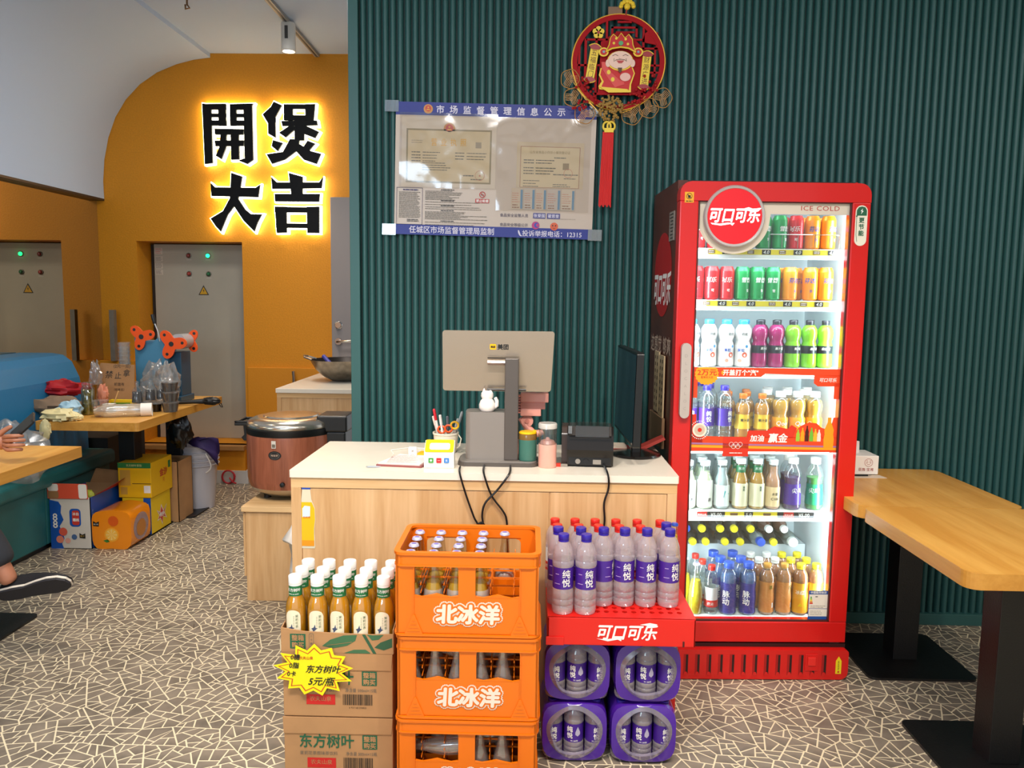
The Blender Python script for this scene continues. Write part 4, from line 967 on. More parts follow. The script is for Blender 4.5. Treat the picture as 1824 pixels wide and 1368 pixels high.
def make_terminal():
    ct = 0.872
    t = thing('cash_register_terminal', 'silver touch terminal seen from behind on the counter', 'register', (-0.11, 2.75, ct))
    sg = M_('terminal_grey', '#8f8780', 0.35, metal=0.35); sd = M_('terminal_dark', '#57504b', 0.4, metal=0.2); sv = M_('screen_silver', '#b9a997', 0.26, metal=0.75)
    b = MB(); b.prism(rrect(-.135, .145, -.075, .075, .03, n=6), 0.0, 0.013, sd, axis='z'); b.prism(rrect(-.13, .14, -.07, .07, .028, n=6), .013, .018, sg, axis='z'); b.build('base', t, bevel=.001)
    b = MB(); b.prism(rrect(-.110, .052, -.045, .055, .022, n=6), .018, .186, sg, axis='z'); b.build('printer_housing', t, bevel=.004)
    b = MB(); b.box(.026, .074, -.050, -.015, .018, .375, sd); b.build('column', t, bevel=.003)
    b = MB(); b.tube([(-.036, -.02, .358), (.03, -.02, .358)], .0085, STEEL); b.tube([(-.038, -.015, .263), (.10, -.015, .263)], .0045, BLACK); b.tube([(-.036, -.02, .374), (.03, -.02, .374)], .002, BLACK, n=6)
    b.build('hinge_arm', t)
    b = MB(); T = lambda u, v, w: (u, w+(v-.36)*-0.10, v)
    P = rrect(-.195, .197, .254, .468, .010); P = [(x+(0.012 if 0 else 0)-(0.010*(0.468-z)/.214 if x > 0 else 0), z) for x, z in P]
    b.prism(P, .002, .016, sv, fm=T, smooth=False); b.build('screen_housing', t, bevel=.003)
    b = MB(); P2 = rrect(-.185, .180, .262, .460, .006); b.prism(P2, .016, .018, BLACK, fm=T); b.build('screen', t)
    b = MB(); f = lambda u, v: (T(-.018+u, .412+v, .0012))
    b.poly(rrect(-.011, .011, -.010, .010, .003, n=3), f, M_('badge_yellow', '#f0b80c', .4)); f = lambda u, v: (T(-.018+u, .412+v, .0004)); b.text('美团', .0085, f, BLACKP, bold=.03)
    f = lambda u, v: (T(.017+u, .412+v, .0008)); b.text('美团', .020, f, BLACKP, bold=.03); b.build('maker_badge', t)
    # cat figurine
    b = MB(); w = M_('ceramic_white', '#efe6e0', .3)
    b.lathe([(0, 0), (.022, 0), (.029, .01), (.029, .022), (.024, .036), (.016, .045), (.010, .05)], w, n=20)
    b.lathe([(0, .038), (.016, .042), (.0205, .053), (.019, .064), (.011, .071), (0, .073)], w, n=20, sx=1.1)
    b.build
    body = b
    t2 = thing('cat_figurine', 'small white cat figurine on the grey terminal housing', 'figurine', (-.146, 2.735, ct+.187))
    body.build('cat_body', t2)
    for s in (-1, 1):
        b = MB(); b.lathe([(.0075, 0), (.004, .008), (0, .015)], w, c=(s*.011, 0, .066), n=10); b.build('ear', t2)
    b = MB(); b.tube([(.024, 0, .012), (.034, -.002, .02), (.034, -.002, .036), (.028, 0, .048)], [.007, .0075, .007, .006], w, n=10); b.build('arm', t2)
make_counter(); make_terminal()

def make_counter_things():
    ct = 0.872
    # payment box
    t = thing('payment_box', 'white and yellow payment speaker box with three coloured icons', 'payment box', (-.305, 2.665, ct), rz=radians(2))
    yl = M_('pay_yellow', '#f2b90e', .4)
    b = MB(); b.prism([(-.03, 0), (.035, 0), (.035, .085), (.028, .088), (-.030, .052)], -.051, .051, WHITE, axis='x'); b.build('box_body', t, bevel=.004)
    b = MB(); n = Vector((0, -.036, .058)).normalized()
    o = Vector((0, -.026, .0545)); d = Vector((0, .058, .036)).normalized()
    F = lambda k: (lambda u, v: tuple(Vector((u, 0, 0))+o+d*v+n*k))
    b.poly(rrect(-.049, .049, .0, .064, .006), F(.0015), yl); b.poly(rrect(-.034, .036, .012, .046, .008), F(.0022), M_('pay_screen', '#d8cfe6', .25)); b.build('top_screen', t)
    b = MB()
    for x, c in ((-.027, '#3f9a3c'), (0, '#c8242c'), (.026, '#2478c8')):
        b.poly(rrect(x-.0085, x+.0085, .020, .037, .002), lambda u, v: (u, -.0345, v), M_('icon'+c.strip('#'), c)); b.text('●' if c == '#3f9a3c' else ('一' if c == '#c8242c' else '支'), .010, (lambda x: lambda u, v: (x+u, -.0350, .0285+v))(x), WHITEP)
    b.build('payment_icons', t)
    # menu tray, card, white tag
    t = thing('clip_tray', 'pink-edged rounded tray holding printed slips left of payment box', 'tray', (-.44, 2.73, ct))
    b = MB(); P = [(-.085, -.075), (.075, -.095), (.085, -.06), (.09, .07), (-.03, .10), (-.045, .06)]
    b.prism(P, 0, .006, M_('tray_pink', '#8e4a48', .4), axis='z'); b.build('tray', t, bevel=.003)
    b = MB(); b.prism([(x*.92, y*.92+.002) for x, y in P], .006, .011, M_('paper_pinkish', '#efdcd6', .6), axis='z')
    lines(b, -.05, .06, .06, -.06, 9, lambda u, v: (u, v, .0115), REDP, .0022); b.text('6', .02, lambda u, v: (-.045+u, .03+v, .0117), BLACKP); b.build('paper_slips', t)
    b = MB(); b.prism(rrect(-.015, .015, 0, .042, .003), -.006, .006, WHITE); b.text('米', .012, lambda u, v: (u, -.0065, .028+v), GREYP); b.text('小', .012, lambda u, v: (u, -.0065, .014+v), GREYP)
    tag(b.build('white_stand_tag', loc=(-.418, 2.80, ct)), 'small white upright tag standing behind the tray', 'tag')
    b = MB(); b.prism([(-.04, -.02), (.03, -.028), (.045, .02), (-.03, .028)], 0, .007, YCAP if 0 else M_('packet_yellow', '#e8b418', .4), axis='z')
    tag(b.build('yellow_packet', loc=(-.372, 2.88, ct), bevel=.002), 'flat yellow packet on the worktop in front of pen cup', 'packet')
    b = MB(); b.tube([(-.50, 2.86, ct+.003), (-.52, 2.93, ct+.003), (-.46, 2.985, ct+.003), (-.38, 2.97, ct+.003), (-.34, 2.93, ct+.004), (-.345, 2.87, ct+.004)], .002, WHITE, n=6)
    tag(b.build('charging_cable'), 'thin white charging cord curled on the worktop', 'cord')
    b = MB(); b.box(-.556, -.508, 2.640, 2.648, ct, ct+.0012, CLEAR); b.poly([(-.552, 2.625), (-.51, 2.63), (-.505, 2.66), (-.548, 2.655)], lambda u, v: (u, v, ct+.0014), M_('film_blue', '#c4cdd6', .2))
    tag(b.build('clear_film_scrap'), 'scrap of clear film at the front edge of worktop', 'film')
    # pen cup
    t = thing('pen_cup', 'cream round pot crammed with pens at the back of counter', 'cup', (-.312, 2.93, ct))
    cm = M_('cup_cream', '#e6ddc8', .35)
    b = MB(); b.lathe([(0, 0), (.038, 0), (.042, .01), (.047, .068), (.050, .070), (.050, .076), (.046, .076), (.041, .012), (0, .008)], cm, n=28); b.build('pot', t)
    b = MB(); b.tube([(.045, 0, .07), (.06, -.02, .055), (.055, -.03, .03), (.045, -.02, .02)], .0025, cm, n=6); b.build('pot_handle', t)
    b = MB(); b.text('✿', .03, cyl(.0475, .038, .1), M_('cup_print', '#8c6ab0', .4)); b.text('✿', .022, cyl(.0475, .045, .6), M_('cup_print2', '#c07a5a', .4)); b.build('pot_print', t)
    pens = [((-.018, 0), (-.045, -.005, .165), '#cc2430', 'red pen leaning left in the pen cup'), ((-.005, -.012), (-.02, -.02, .145), '#efe8e2', 'white pen in the pen cup'),
            ((.01, .01), (.004, .012, .135), '#6a6a72', 'grey pen upright in the pen cup'), ((.022, 0), (.062, .004, .155), '#aab0ae', 'clear-barrelled pen leaning right in the pen cup'),
            ((-.02, .012), (-.05, .012, .135), '#e9d6cc', 'pale pen behind the red one in the cup'), ((.014, .018), (.045, .02, .125), '#d8d2c8', 'short cream pen at the right of cup')]
    for (x, y), e, c, lab in pens:
        b = MB(); a = Vector((-.312+x, 2.93+y, ct+.02)); e2 = Vector((-.312, 2.93, ct))+Vector(e)
        m_ = M_('pen'+c.strip('#'), c, .3); p = thing('pen', lab, 'pen', tuple(a)); e2 = e2-a
        b.tube([(0, 0, 0), tuple(e2*.72)], .0045, WHITEP if c == '#cc2430' else m_, n=8); b.build('barrel', p)
        b = MB(); b.tube([tuple(e2*.70), tuple(e2*.98), tuple(e2)], [.0055, .0055, .003], m_, n=8); b.build('pen_cap', p)
    for k, (x, z, c, lab) in enumerate(((-.014, .088, '#e2521c', 'orange looped scissor handle on the left in pen cup'), (.012, .092, '#e2521c', 'orange looped scissor handle in the middle of pen cup'), (.035, .105, '#f0b41a', 'yellow looped scissor handle on the right in pen cup'))):
        p = thing('scissors', lab, 'scissors', (-.312+x, 2.925-.01, ct+z)); m_ = M_('scis'+c.strip('#'), c, .35)
        b = MB(); b.tube([(.014*cos(a), -.002, .013*sin(a)) for a in [2*pi*i/16 for i in range(16)]], .004, m_, n=8, closed=True); b.build('finger_loop', p)
        b = MB(); b.box(-.004, .004, -.003, .001, -.065, -.014, STEEL); b.build('blade', p)
    # canisters
    t = thing('green_canister', 'dark green canister with a yellow lid beside terminal column', 'canister', (-.002, 2.72, ct+.018*0))
    b = MB(); b.lathe([(0, .018), (.031, .018), (.032, .022), (.032, .092), (0, .092)], M_('canister_green', '#3d6f62', .35), n=28); b.build('canister_body', t)
    b = MB(); b.lathe([(.032, .092), (.032, .108), (.030, .112), (0, .112)], M_('canister_amber', '#7a5a2c', .15), n=28); b.build('glass_band', t)
    b = MB(); b.lathe([(0, .112), (.031, .112), (.032, .115), (.028, .119), (0, .119)], yl, n=28); b.box(.018, .030, -.004, .004, .119, .124, yl); b.build('lid', t)
    b = MB(); b.lathe([(0, 0), (.03, 0), (.033, .004), (.033, .018), (0, .018)], M_('terminal_dark', '#57504b', .4), n=28); b.build('foot_ring', t)
    t = thing('pink_canister', 'pink canister with clear screw top at the worktop front edge', 'canister', (.067, 2.69, ct))
    b = MB(); b.lathe([(0, 0), (.030, 0), (.0315, .004), (.0315, .082), (0, .082)], M_('canister_pink', '#e7a998', .35), n=28); b.build('canister_body', t)
    b = MB(); b.lathe([(.0315, .082), (.0315, .135), (.030, .14)], CLEARB, n=28); b.build('clear_section', t)
    b = MB(); b.lathe([(0, .083), (.028, .083), (.022, .094), (.008, .098), (.006, .104), (0, .106)], M_('canister_rose', '#c98a7c', .3), n=20); b.build('inner_scoop', t)
    b = MB(); b.lathe([(.0325, .137), (.0325, .152), (.030, .155), (0, .155)], M_('lid_clear', '#c9c4bb', .15, metal=.1), n=28); b.build('lid', t)
    # pink scanner with stepped head
    t = thing('label_gun', 'salmon pink handheld scanner on a curved stand behind the terminal', 'scanner', (.0, 2.86, ct))
    pk = M_('scanner_pink', '#e39a8a', .4); pk2 = M_('scanner_pink_dark', '#cf8172', .4)
    b = MB(); b.box(-.03, .072, -.02, .03, .205, .238, pk); b.box(-.03, .060, -.022, .028, .180, .206, pk2); b.box(-.03, .045, -.024, .026, .155, .182, pk); b.build('scanner_head', t, bevel=.003)
    for i in range(5):
        pass
    b = MB()
    for i in range(7): b.box(-.040, -.030, -.02, .02, .165+i*.010, .170+i*.010, pk2)
    b.build('vent_ribs', t)
    b = MB(); b.lathe([(0, -.012), (.022, -.012), (.022, .012), (0, .012)], pk, T=lambda p, q, r: (-.005+p, r, .135+q), n=18); b.lathe([(0, -.014), (.009, -.014), (.009, .014), (0, .014)], pk2, T=lambda p, q, r: (-.005+p, r, .135+q), n=14); b.build('pivot', t)
    b = MB(); b.tube([(-.03, 0, .145), (-.005, 0, .11), (.02, 0, .085), (.045, 0, .09), (.055, 0, .095)], [.010, .014, .016, .013, .009], pk, n=10); b.tube([(.01, 0, .09), (-.02, 0, .06), (-.04, 0, .03), (-.045, 0, .006)], [.016, .018, .02, .024], pk, n=10)
    b.build('stand_neck', t)
    b = MB(); b.lathe([(0, 0), (.05, 0), (.052, .006), (.03, .012), (0, .014)], pk, c=(-.04, .0, 0), n=24); b.build('stand_foot', t)
    # receipt printer
    t = thing('receipt_printer', 'black receipt printer with tape across its lid on the counter', 'printer', (.218, 2.76, ct), rz=radians(-4))
    gl = M_('gloss_black', '#1a1512', .18)
    b = MB(); b.prism([(-.065, .004), (.075, .004), (.078, .10), (.05, .132), (-.03, .138), (-.062, .115), (-.068, .06)], -.078, .082, gl, axis='x'); b.build('printer_body', t, bevel=.006)
    b = MB(); b.prism([(-.045, .004), (.07, .004), (.07, .125), (.03, .140), (-.02, .135), (-.04, .11)], -.098, -.076, M_('printer_side', '#3a2c26', .25), axis='x'); b.build('side_cover', t, bevel=.004)
    b = MB(); b.box(-.070, .074, -.073, -.066, .100, .106, BLACK); b.prism([(-.066, .108), (-.045, .136), (.02, .139), (.02, .143), (-.048, .140), (-.070, .112)], -.072, .074, M_('lid_film', '#3b3734', .1), axis='x'); b.build('printer_lid', t)
    b = MB(); tp = clear('clear_tape', '#e8e4dc', .3, .6, .1)
    b.prism([(-.072, .106), (-.047, .140), (.03, .143), (.03, .145), (-.049, .1425), (-.0745, .108)], -.05, .066, tp, axis='x'); b.box(-.075, -.062, -.075, -.066, .118, .145, tp); b.build('clear_tape', t)
    b = MB(); b.box(-.072, .074, -.068, -.064, .008, .034, BLACK); b.lathe([(0, -.004), (.009, -.004), (.009, .004), (0, .004)], STEEL, T=lambda p, q, r: (-.040+p, -.069+r, .021+q), n=14)
    b.box(.012, .040, -.0715, -.067, .012, .028, STEEL); b.lathe([(0, -.004), (.011, -.004), (.011, .006), (0, .006)], BLACK, T=lambda p, q, r: (-.012+p, -.068+r, .019+q), n=12); b.build('socket_panel', t)
    # small plug thing
    b = MB(); b.box(-.012, .006, -.006, .006, 0, .012, M_('usb_red', '#c8301c', .4)); b.box(.006, .03, -.004, .004, .001, .010, STEEL); tag(b.build('usb_plug', loc=(.108, 2.70, ct)), 'small red and silver plug lying between canister and printer', 'plug')
    # second monitor (black, seen nearly edge-on)
    t = thing('black_monitor', 'black monitor turned side-on at the right end of counter', 'monitor', (.405, 2.93, ct), rz=radians(0))
    b = MB(); b.lathe([(0, 0), (.092, 0), (.095, .004), (.09, .010), (.03, .014), (0, .014)], gl, n=32); b.build('stand_base', t)
    b = MB(); b.prism(rrect(-.018, .018, -.02, .02, .006), .012, .20, BLACK, axis='z'); b.build('stand_column', t)
    scr = M_('screen_dark', '#1a2438', .12)
    def TT(u, v, w): return (-.040+w+(v-.25)*.02-u*.02, -.245+u, v)
    P = rrect(0, .50, .070, .400, .008)
    b = MB(); b.prism(P, 0, .024, BLACK, fm=TT); b.prism(rrect(.12, .38, .12, .33, .01), .024, .040, BLACK, fm=TT); b.build('monitor_housing', t, bevel=.002)
    b = MB(); b.poly(rrect(.008, .492, .080, .392, .004)[::-1], lambda u, v: TT(u, v, -.0012), scr); b.build('screen', t)
    # papers and boxes behind the monitor
    b = MB(); b.box(-.05, .05, -.04, .05, 0, .006, M_('paper_cream', '#d8c8b4', .7)); b.box(-.04, .055, -.045, .04, .006, .012, M_('paper_red', '#8a2c28', .6)); b.box(-.05, .04, -.04, .045, .012, .02, MATS['paper_cream'])
    tag(b.build('paper_stack', loc=(.34, 3.03, ct)), 'messy stack of papers between printer and black monitor', 'papers')
    b = MB(); b.prism([(0, 0), (.09, .045), (.085, .055), (-.005, .012)], -.03, .03, M_('paper_red2', '#b84238', .6)); tag(b.build('folded_leaflet', loc=(.44, 3.04, ct)), 'folded red and white leaflet by the monitor foot', 'leaflet')
make_counter_things()

def make_kitchen():
    t = thing('low_cabinet', 'low pale oak cabinet beside the counter carrying the rice cooker', 'cabinet', (-1.09, 3.88, 0))
    b = MB(); b.box(-.245, .25, -.275, .28, 0, .436, OAK); b.build('cabinet_body', t, bevel=.002)
    b = MB(); b.box(-.26, .25, -.288, .29, .438, .464, OAKX); b.build('top_board', t, bevel=.002)
    b = MB(); b.box(-.258, -.247, -.27, .27, .12, .43, OAK); b.build('side_door', t, bevel=.001)
    b = MB(); b.lathe([(0, -.02), (.010, -.02), (.012, -.01), (.006, 0)], BLACK, T=lambda p, q, r: (-.258+r, -.20+p, .285+q), n=14); b.build('round_knob', t)
    b = MB(); b.prism(rrect(-.010, .014, .175, .215, .002), -.290, -.2755, M_('tape_pale', '#d9c8ae', .5)); b.build('tape_scrap', t)
    # white cloth hanging at the counter side
    b = MB(); N = 14; vs = []; rnd = random.Random(2)
    out = [(.0, .70, .0), (-.012, .66, .02), (-.03, .61, .05), (-.062, .565, .095), (-.058, .555, .11), (-.04, .55, .085), (-.034, .50, .07), (-.036, .45, .075), (-.036, .40, .08), (-.02, .385, .075), (.0, .38, .05)]
    for x, z, w in out: vs += [(x-.835, 2.79+.012*sin(z*40), z), (x-.835+w*.4, 2.76+.01*cos(z*50), z), (-.796, 2.80, z)]
    cl = M_('cloth_white', '#efe6dc', .8)
    b.add(vs, [(3*i+k, 3*i+3+k, 3*i+4+k, 3*i+1+k) for i in range(len(out)-1) for k in (0, 1)], cl, True)
    o = b.build('hanging_cloth', ang=80); s = o.modifiers.new('s', 'SOLIDIFY'); s.thickness = .003; tag(o, 'white cloth hanging over the left end of the counter', 'cloth')
    # rice cooker
    t = thing('rice_cooker', 'large round wood-look rice cooker with steel lid on low cabinet', 'rice cooker', (-1.185, 3.86, .464))
    ww = wood('cooker_wood', '#a8644a', '#7d452f', 'z', .3, 1.2)
    b = MB(); b.lathe([(0, .01), (.10, .01), (.15, .02), (.196, .048), (.202, .062)], STEEL, n=48); b.build('steel_foot', t)
    b = MB(); b.lathe([(.203, .062), (.213, .10), (.215, .30), (.213, .318)], ww, n=48); b.build('cooker_body', t)
    b = MB(); b.lathe([(.214, .318), (.216, .322), (.216, .348), (.210, .352)], BLACK, n=48); b.build('black_band', t)
    b = MB(); b.lathe([(.213, .352), (.215, .362), (.208, .378), (.18, .392), (.14, .400), (.135, .398), (.13, .404), (.06, .410), (0, .411)], M_('lid_steel', '#c6bdae', .2, metal=.9), n=48); b.build('lid', t)
    b = MB(); b.box(-.262, -.19, -.07, .07, .352, .366, BLACK); b.box(-.262, -.248, -.07, .07, .366, .376, BLACK); b.box(-.20, -.17, -.07, .07, .366, .376, BLACK); b.box(-.262, -.17, -.07, -.058, .366, .376, BLACK); b.box(-.262, -.17, .058, .07, .366, .376, BLACK)
    b.prism([(-.235, .36), (-.208, .36), (-.208, .27), (-.232, .27), (-.245, .285), (-.230, .30)], -.025, .025, BLACK); b.build('lifting_handle', t, bevel=.003)
    b = MB(); b.box(.15, .30, -.09, .09, .330, .410, BLACK); b.box(.17, .29, -.08, .08, .18, .33, BLACK); b.build('hinge_block', t, bevel=.008)
    b = MB(); b.poly(circ(0, 0, .021, 24, 1.5), cyl(.2165, .235, -.08), BLACKP); b.poly(circ(0, 0, .016, 24, 1.5), cyl(.2172, .235, -.08), M_('badge_steel', '#8a8680', .3, metal=.6)); b.poly(circ(0, 0, .015, 24, 1.45), cyl(.2176, .235, -.08), BLACKP)
    b.text('电饭煲', .012, cyl(.218, .235, -.08), M_('badge_text', '#d8b8a0', .4)); b.poly(rrect(-.011, .011, -.016, .020, .001), cyl(.2162, .285, -.10), M_('qr_paper', '#cfc8bc', .5)); b.poly(rrect(-.008, .008, -.012, .004, .001), cyl(.2168, .285, -.10), GREYP); b.build('front_badge', t)
    b = MB(); b.lathe([(0, -.014), (.011, -.012), (.012, 0)], BLACK, T=lambda p, q, r: (.018+p, -.215+r, .095+q), n=14); b.build('switch_knob', t)
    for a in range(4):
        b = MB(); x, y = .13*cos(a*pi/2+.7), .13*sin(a*pi/2+.7); b.lathe([(0, 0), (.018, 0), (.018, .014), (0, .014)], BLACK, c=(x, y, 0), n=12); b.build('foot', t)
    # tall kitchen counter
    t = thing('kitchen_counter', 'tall pale oak kitchen counter with cream top running to ochre wall', 'counter', (-1.12, 5.44, 0))
    b = MB(); b.box(-.48, .40, -.51, .52, 0, .842, OAK); b.build('counter_body', t, bevel=.002)
    b = MB(); b.box(-.482, .40, -.514, -.510, .812, .842, OAKX); b.box(-.482, -.455, -.514, -.510, 0, .812, OAK); b.build('edge_trim', t)
    b = MB(); b.box(-.488, .41, -.522, .53, .842, .870, CREAM_TOP); b.build('worktop', t, bevel=.002)
    # wok
    t = thing('wok', 'round-bottomed steel wok with looped handle on the kitchen counter', 'wok', (-1.30, 5.45, .870))
    wi = M_('wok_dark', '#2c2622', .4, metal=.6)
    b = MB(); b.lathe([(0, .0), (.08, .004), (.14, .035), (.19, .085), (.225, .145), (.228, .150)], mat('wok_steel', '#a39684', .32, .85, vary=.5, scale=14), n=48); b.build('wok_bowl', t)
    b = MB(); b.lathe([(.228, .150), (.220, .148), (.185, .09), (.13, .04), (0, .01)], wi, n=48); b.build('wok_inside', t)
    b = MB(); b.tube([(-.205, -.06, .147), (-.26, -.045, .165), (-.275, 0, .172), (-.26, .045, .165), (-.205, .06, .147)], .007, STEEL); b.build('handle', t)
    b = MB(); b.tube([(-1.42, 5.38, 1.045), (-1.34, 5.30, .985)], .014, M_('handle_blue', '#3a3f9a', .4)); b.tube([(-1.36, 5.32, 1.0), (-1.27, 5.36, .94)], .006, STEEL, n=6)
    tag(b.build('spatula'), 'blue-handled spatula resting in the wok', 'spatula')
make_kitchen()
# ================================================================== CRATES, CARTONS, RACK
def make_crate_mesh():
    """open crate: local origin centre bottom, 0.415 wide, 0.285 deep, 0.247 high; returns list of (name, MB)"""
    W, D, H = .2075, .1425, .247; C = CRATE; parts = []
    def wall(b, x0, x1, front):
        """front or back wall with two openings"""
        y0, y1 = (-D+.006, -D+.014) if front else (D-.014, D-.006)
        top = H-.036
        zt, zb = (top, .118) if front else (top-.004, .10)
        for s in (-1, 1):
            a, c = (.024, .148)
            lo, hi = (s*a, s*c) if s > 0 else (s*c, s*a)
            b.box(lo, hi, y0, y1, 0.012, zb, C)
            # sawtooth lower edge of the opening
            n = 3; w = (hi-lo)
            for i in range(n):
                u0 = lo+w*i/n; u1 = lo+w*(i+.5)/n; u2 = lo+w*(i+1)/n
                b.prism([(u0, zb-.001), (u2, zb-.001), (u2, zb+.004), (u1, zb+(.009 if i % 2 else -.0)), (u0, zb+.004)], y0, y1, C)
            r = .014
            for (cx, sg) in ((lo, 1), (hi, -1)):
                b.prism([(cx, zt), (cx, zt-r)]+[(cx+sg*(r-r*cos(radians(t))), zt-r+r*sin(radians(t))) for t in range(15, 90, 15)]+[(cx+sg*r, zt)][::1], y0, y1, C)
        b.box(-W+.008, -.148, y0, y1, .012, top, C); b.box(.148, W-.008, y0, y1, .012, top, C); b.box(-.024, .024, y0, y1, .012, top, C)
        b.box(-W+.006, W-.006, y0, y1, top, H, C)
    b = MB(); wall(b, 0, 0, True); parts.append(('front_wall', b))
    b = MB(); wall(b, 0, 0, False); parts.append(('back_wall', b))
    for s in (-1, 1):
        b = MB(); x0, x1 = (W-.014, W-.006) if s > 0 else (-W+.006, -W+.014)
        b.box(x0, x1, -D+.006, D-.006, .012, H, C); parts.append(('side_wall', b))
    b = MB(); b.box(-W+.008, W-.008, -D+.008, D-.008, .006, .014, C); parts.append(('crate_floor', b))
    # rim: ring with rounded corners, plus the base ring
    def ring(b, z0, z1, g, t):
        o = rrect(-W-g, W+g, -D-g, D+g, .028, n=6); i = rrect(-W-g+t, W+g-t, -D-g+t, D+g-t, .020, n=6); n = len(o)
        for (P, Q, za, zb) in ((o, o, z0, z1), (i, i, z1, z0)):
            b.add([(x, y, za) for x, y in P]+[(x, y, zb) for x, y in Q], [(k, (k+1) % n, n+(k+1) % n, n+k) for k in range(n)], C, True)
        for z in (z0, z1): b.add([(x, y, z) for x, y in o]+[(x, y, z) for x, y in i], [(k, (k+1) % n, n+(k+1) % n, n+k) for k in range(n)], C)
    b = MB(); ring(b, H-.007, H+.001, .001, .016); ring(b, H-.036, H-.007, -.003, .006); ring(b, H-.040, H-.036, .0, .010); parts.append(('rim', b))
    b = MB(); ring(b, .004, .010, .001, .012); ring(b, .0, .005, -.006, .012); parts.append(('base_ring', b))
    # ribs and stacking triangles on the front
    b = MB()
    for x in (-.150, .150):
        b = MB(); b.box(x-.0012, x+.0012, -D+.0025, -D+.0065, .045, H-.036, C)
        b.prism([(x-.026, .010), (x+.026, .010), (x+.003, .066), (x-.003, .066)], -D+.001, -D+.007, C)
        for k in range(4): z = .018+k*.010; w = .018-k*.0045; b.box(x-w, x+w, -D-.0002, -D+.001, z, z+.0022, C)
        parts.append(('stacking_rib', b))
    # inner cells
    b = MB()
    for i in range(1, 6):
        x = -W+.010+i*(2*W-.02)/6
        for z0, z1 in ((.014, .10),): b.box(x-.001, x+.001, -D+.015, D-.015, z0, z1, C)
        b.box(x-.001, x+.001, -D+.015, D-.015, .125, .130, C); b.box(x-.001, x+.001, -D+.015, D-.015, .148, .153, C); b.box(x-.001, x+.001, -D+.015, D-.015, .170, .176, C)
    for j in range(1, 4):
        y = -D+.014+j*(2*D-.028)/4; b.box(-W+.014, W-.014, y-.001, y+.001, .014, .10, C)
        b.box(-W+.014, W-.014, y-.001, y+.001, .125, .130, C); b.box(-W+.014, W-.014, y-.001, y+.001, .148, .153, C)
    parts.append(('bottle_dividers', b))
    # lettering
    b = MB(); wp = M_('crate_white', '#e8d8c8', .5); y = -D+.006
    zc = .070
    for k, (m_, bo, yy, rg) in enumerate(((wp, .185, .0010, 14), (C, .130, .0022, 12), (wp, .045, .0034, 8))):
        for i, ch in enumerate('北冰洋'):
            b.text(ch, .058, (lambda q: lambda u, v: (-.062+i*.060+.006+u, y-q, zc+v))(yy), m_, bold=bo, ring=rg, sx=1.05, shear=.05)
    parts.append(('crate_lettering', b))
    return parts
def make_crates():
    labs = ['top orange plastic crate full of capped soda bottles', 'middle orange plastic crate in the stack, holding empty glass bottles', 'bottom orange plastic crate of the stack, touching the floor']
    first = thing('bottle_crate', labs[0], 'crate', (-.167, 2.2725, .494), group='orange crates stacked before the counter')
    for n, b in make_crate_mesh(): b.build(n, first, bevel=0)
    clone(first, loc=(-.163, 2.2745, .247), label=labs[1]); clone(first, loc=(-.165, 2.2725, 0.0), label=labs[2])
    crown = M_('crown_silver', '#c3bfd8', .3, metal=.3); juice = M_('soda_juice', '#c99a2c', .15)
    k1 = dict(H=.225, R=.0285, shape='soda', body=GLASS, liquid=juice, fill=.60, cap=crown, capr=.50, capz=.958, crown=True,
              wraps=((.36, .52, clear('bottle_print', '#efeae2', .2, .5, .3, body=.25, bodycol='#f4f0ea'), 'white_print'),), prints=(('北冰洋', .011, .45, WHITEP, 0, False), ('冰', .016, .40, WHITEP, 1.2, False)))
    xs = [-.167-.2075+.010+(i+.5)*.0658 for i in range(6)]; ys = [2.2725-.1425+.014+(j+.5)*.0642 for j in range(4)]
    full = None; words = ['front', 'second', 'third', 'back']
    for j in range(4):
        for i in range(5):
            if i == 4 and j < 3: continue
            lab = f'capped orange soda bottle, {ORD[i]} in the {words[j]} row of the top crate'
            z = .5085
            if full is None: full = make_bottle('soda_bottle', lab, 'bottle', group='capped sodas in the top crate', **k1); full.location = (xs[i], ys[j], z)
            elif i == 4:
                kk = dict(k1); kk['liquid'] = None
                make_bottle('soda_bottle', 'empty clear capped glass bottle at the back right of the top crate', 'bottle', **kk).location = (xs[i], ys[j], z)
            else: clone(full, loc=(xs[i], ys[j], z), rz=random.uniform(0, 6), label=lab)
    ek = dict(H=.19, R=.0285, shape='soda', body=clear('empty_glass', '#f4ece4', .14, .6, .03, body=.16, bodycol='#e8d8c8'), wraps=(), n=16)
    e = None; rnd = random.Random(9)
    for lvl, (z, nm) in enumerate(((.2620, 'middle'), (.0150, 'bottom'))):
        for j in range(2):
            for i in range(5):
                if lvl == 1 and j == 0 and i < 3: continue
                x = xs[i]+.004; y = ys[j*1+0]+.0
                lab = f'empty glass bottle, {ORD[i]}, {words[j]} row of the {nm} crate'
                if e is None: e = make_bottle('empty_bottle', lab, 'bottle', group='empty glass bottles in lower crates', **ek); e.location = (x, y, z)
                else: clone(e, loc=(x, y, z), label=lab)
    # bottles thrown in lying down
    def lying(x, y, z, az, el, lab):
        d = Vector((cos(az)*cos(el), sin(az)*cos(el), sin(el))); q = d.to_track_quat('Z', 'Y').to_matrix().to_4x4()
        clone(e, mtx=Matrix.Translation((x, y, z)) @ q, label=lab)
    lying(-.002, 2.235, .433, radians(186), radians(-4), 'empty glass bottle lying on the upright ones, right side of middle crate')
    lying(-.135, 2.19, .433, radians(170), radians(4), 'empty glass bottle lying on upright ones, left side of middle crate')
    lying(-.155, 2.175, .152, radians(178), radians(-4), 'empty glass bottle lying across the left opening of the bottom crate')
    lying(-.17, 2.235, .150, radians(4), radians(0), 'empty glass bottle lying across the right opening of bottom crate')
make_crates()

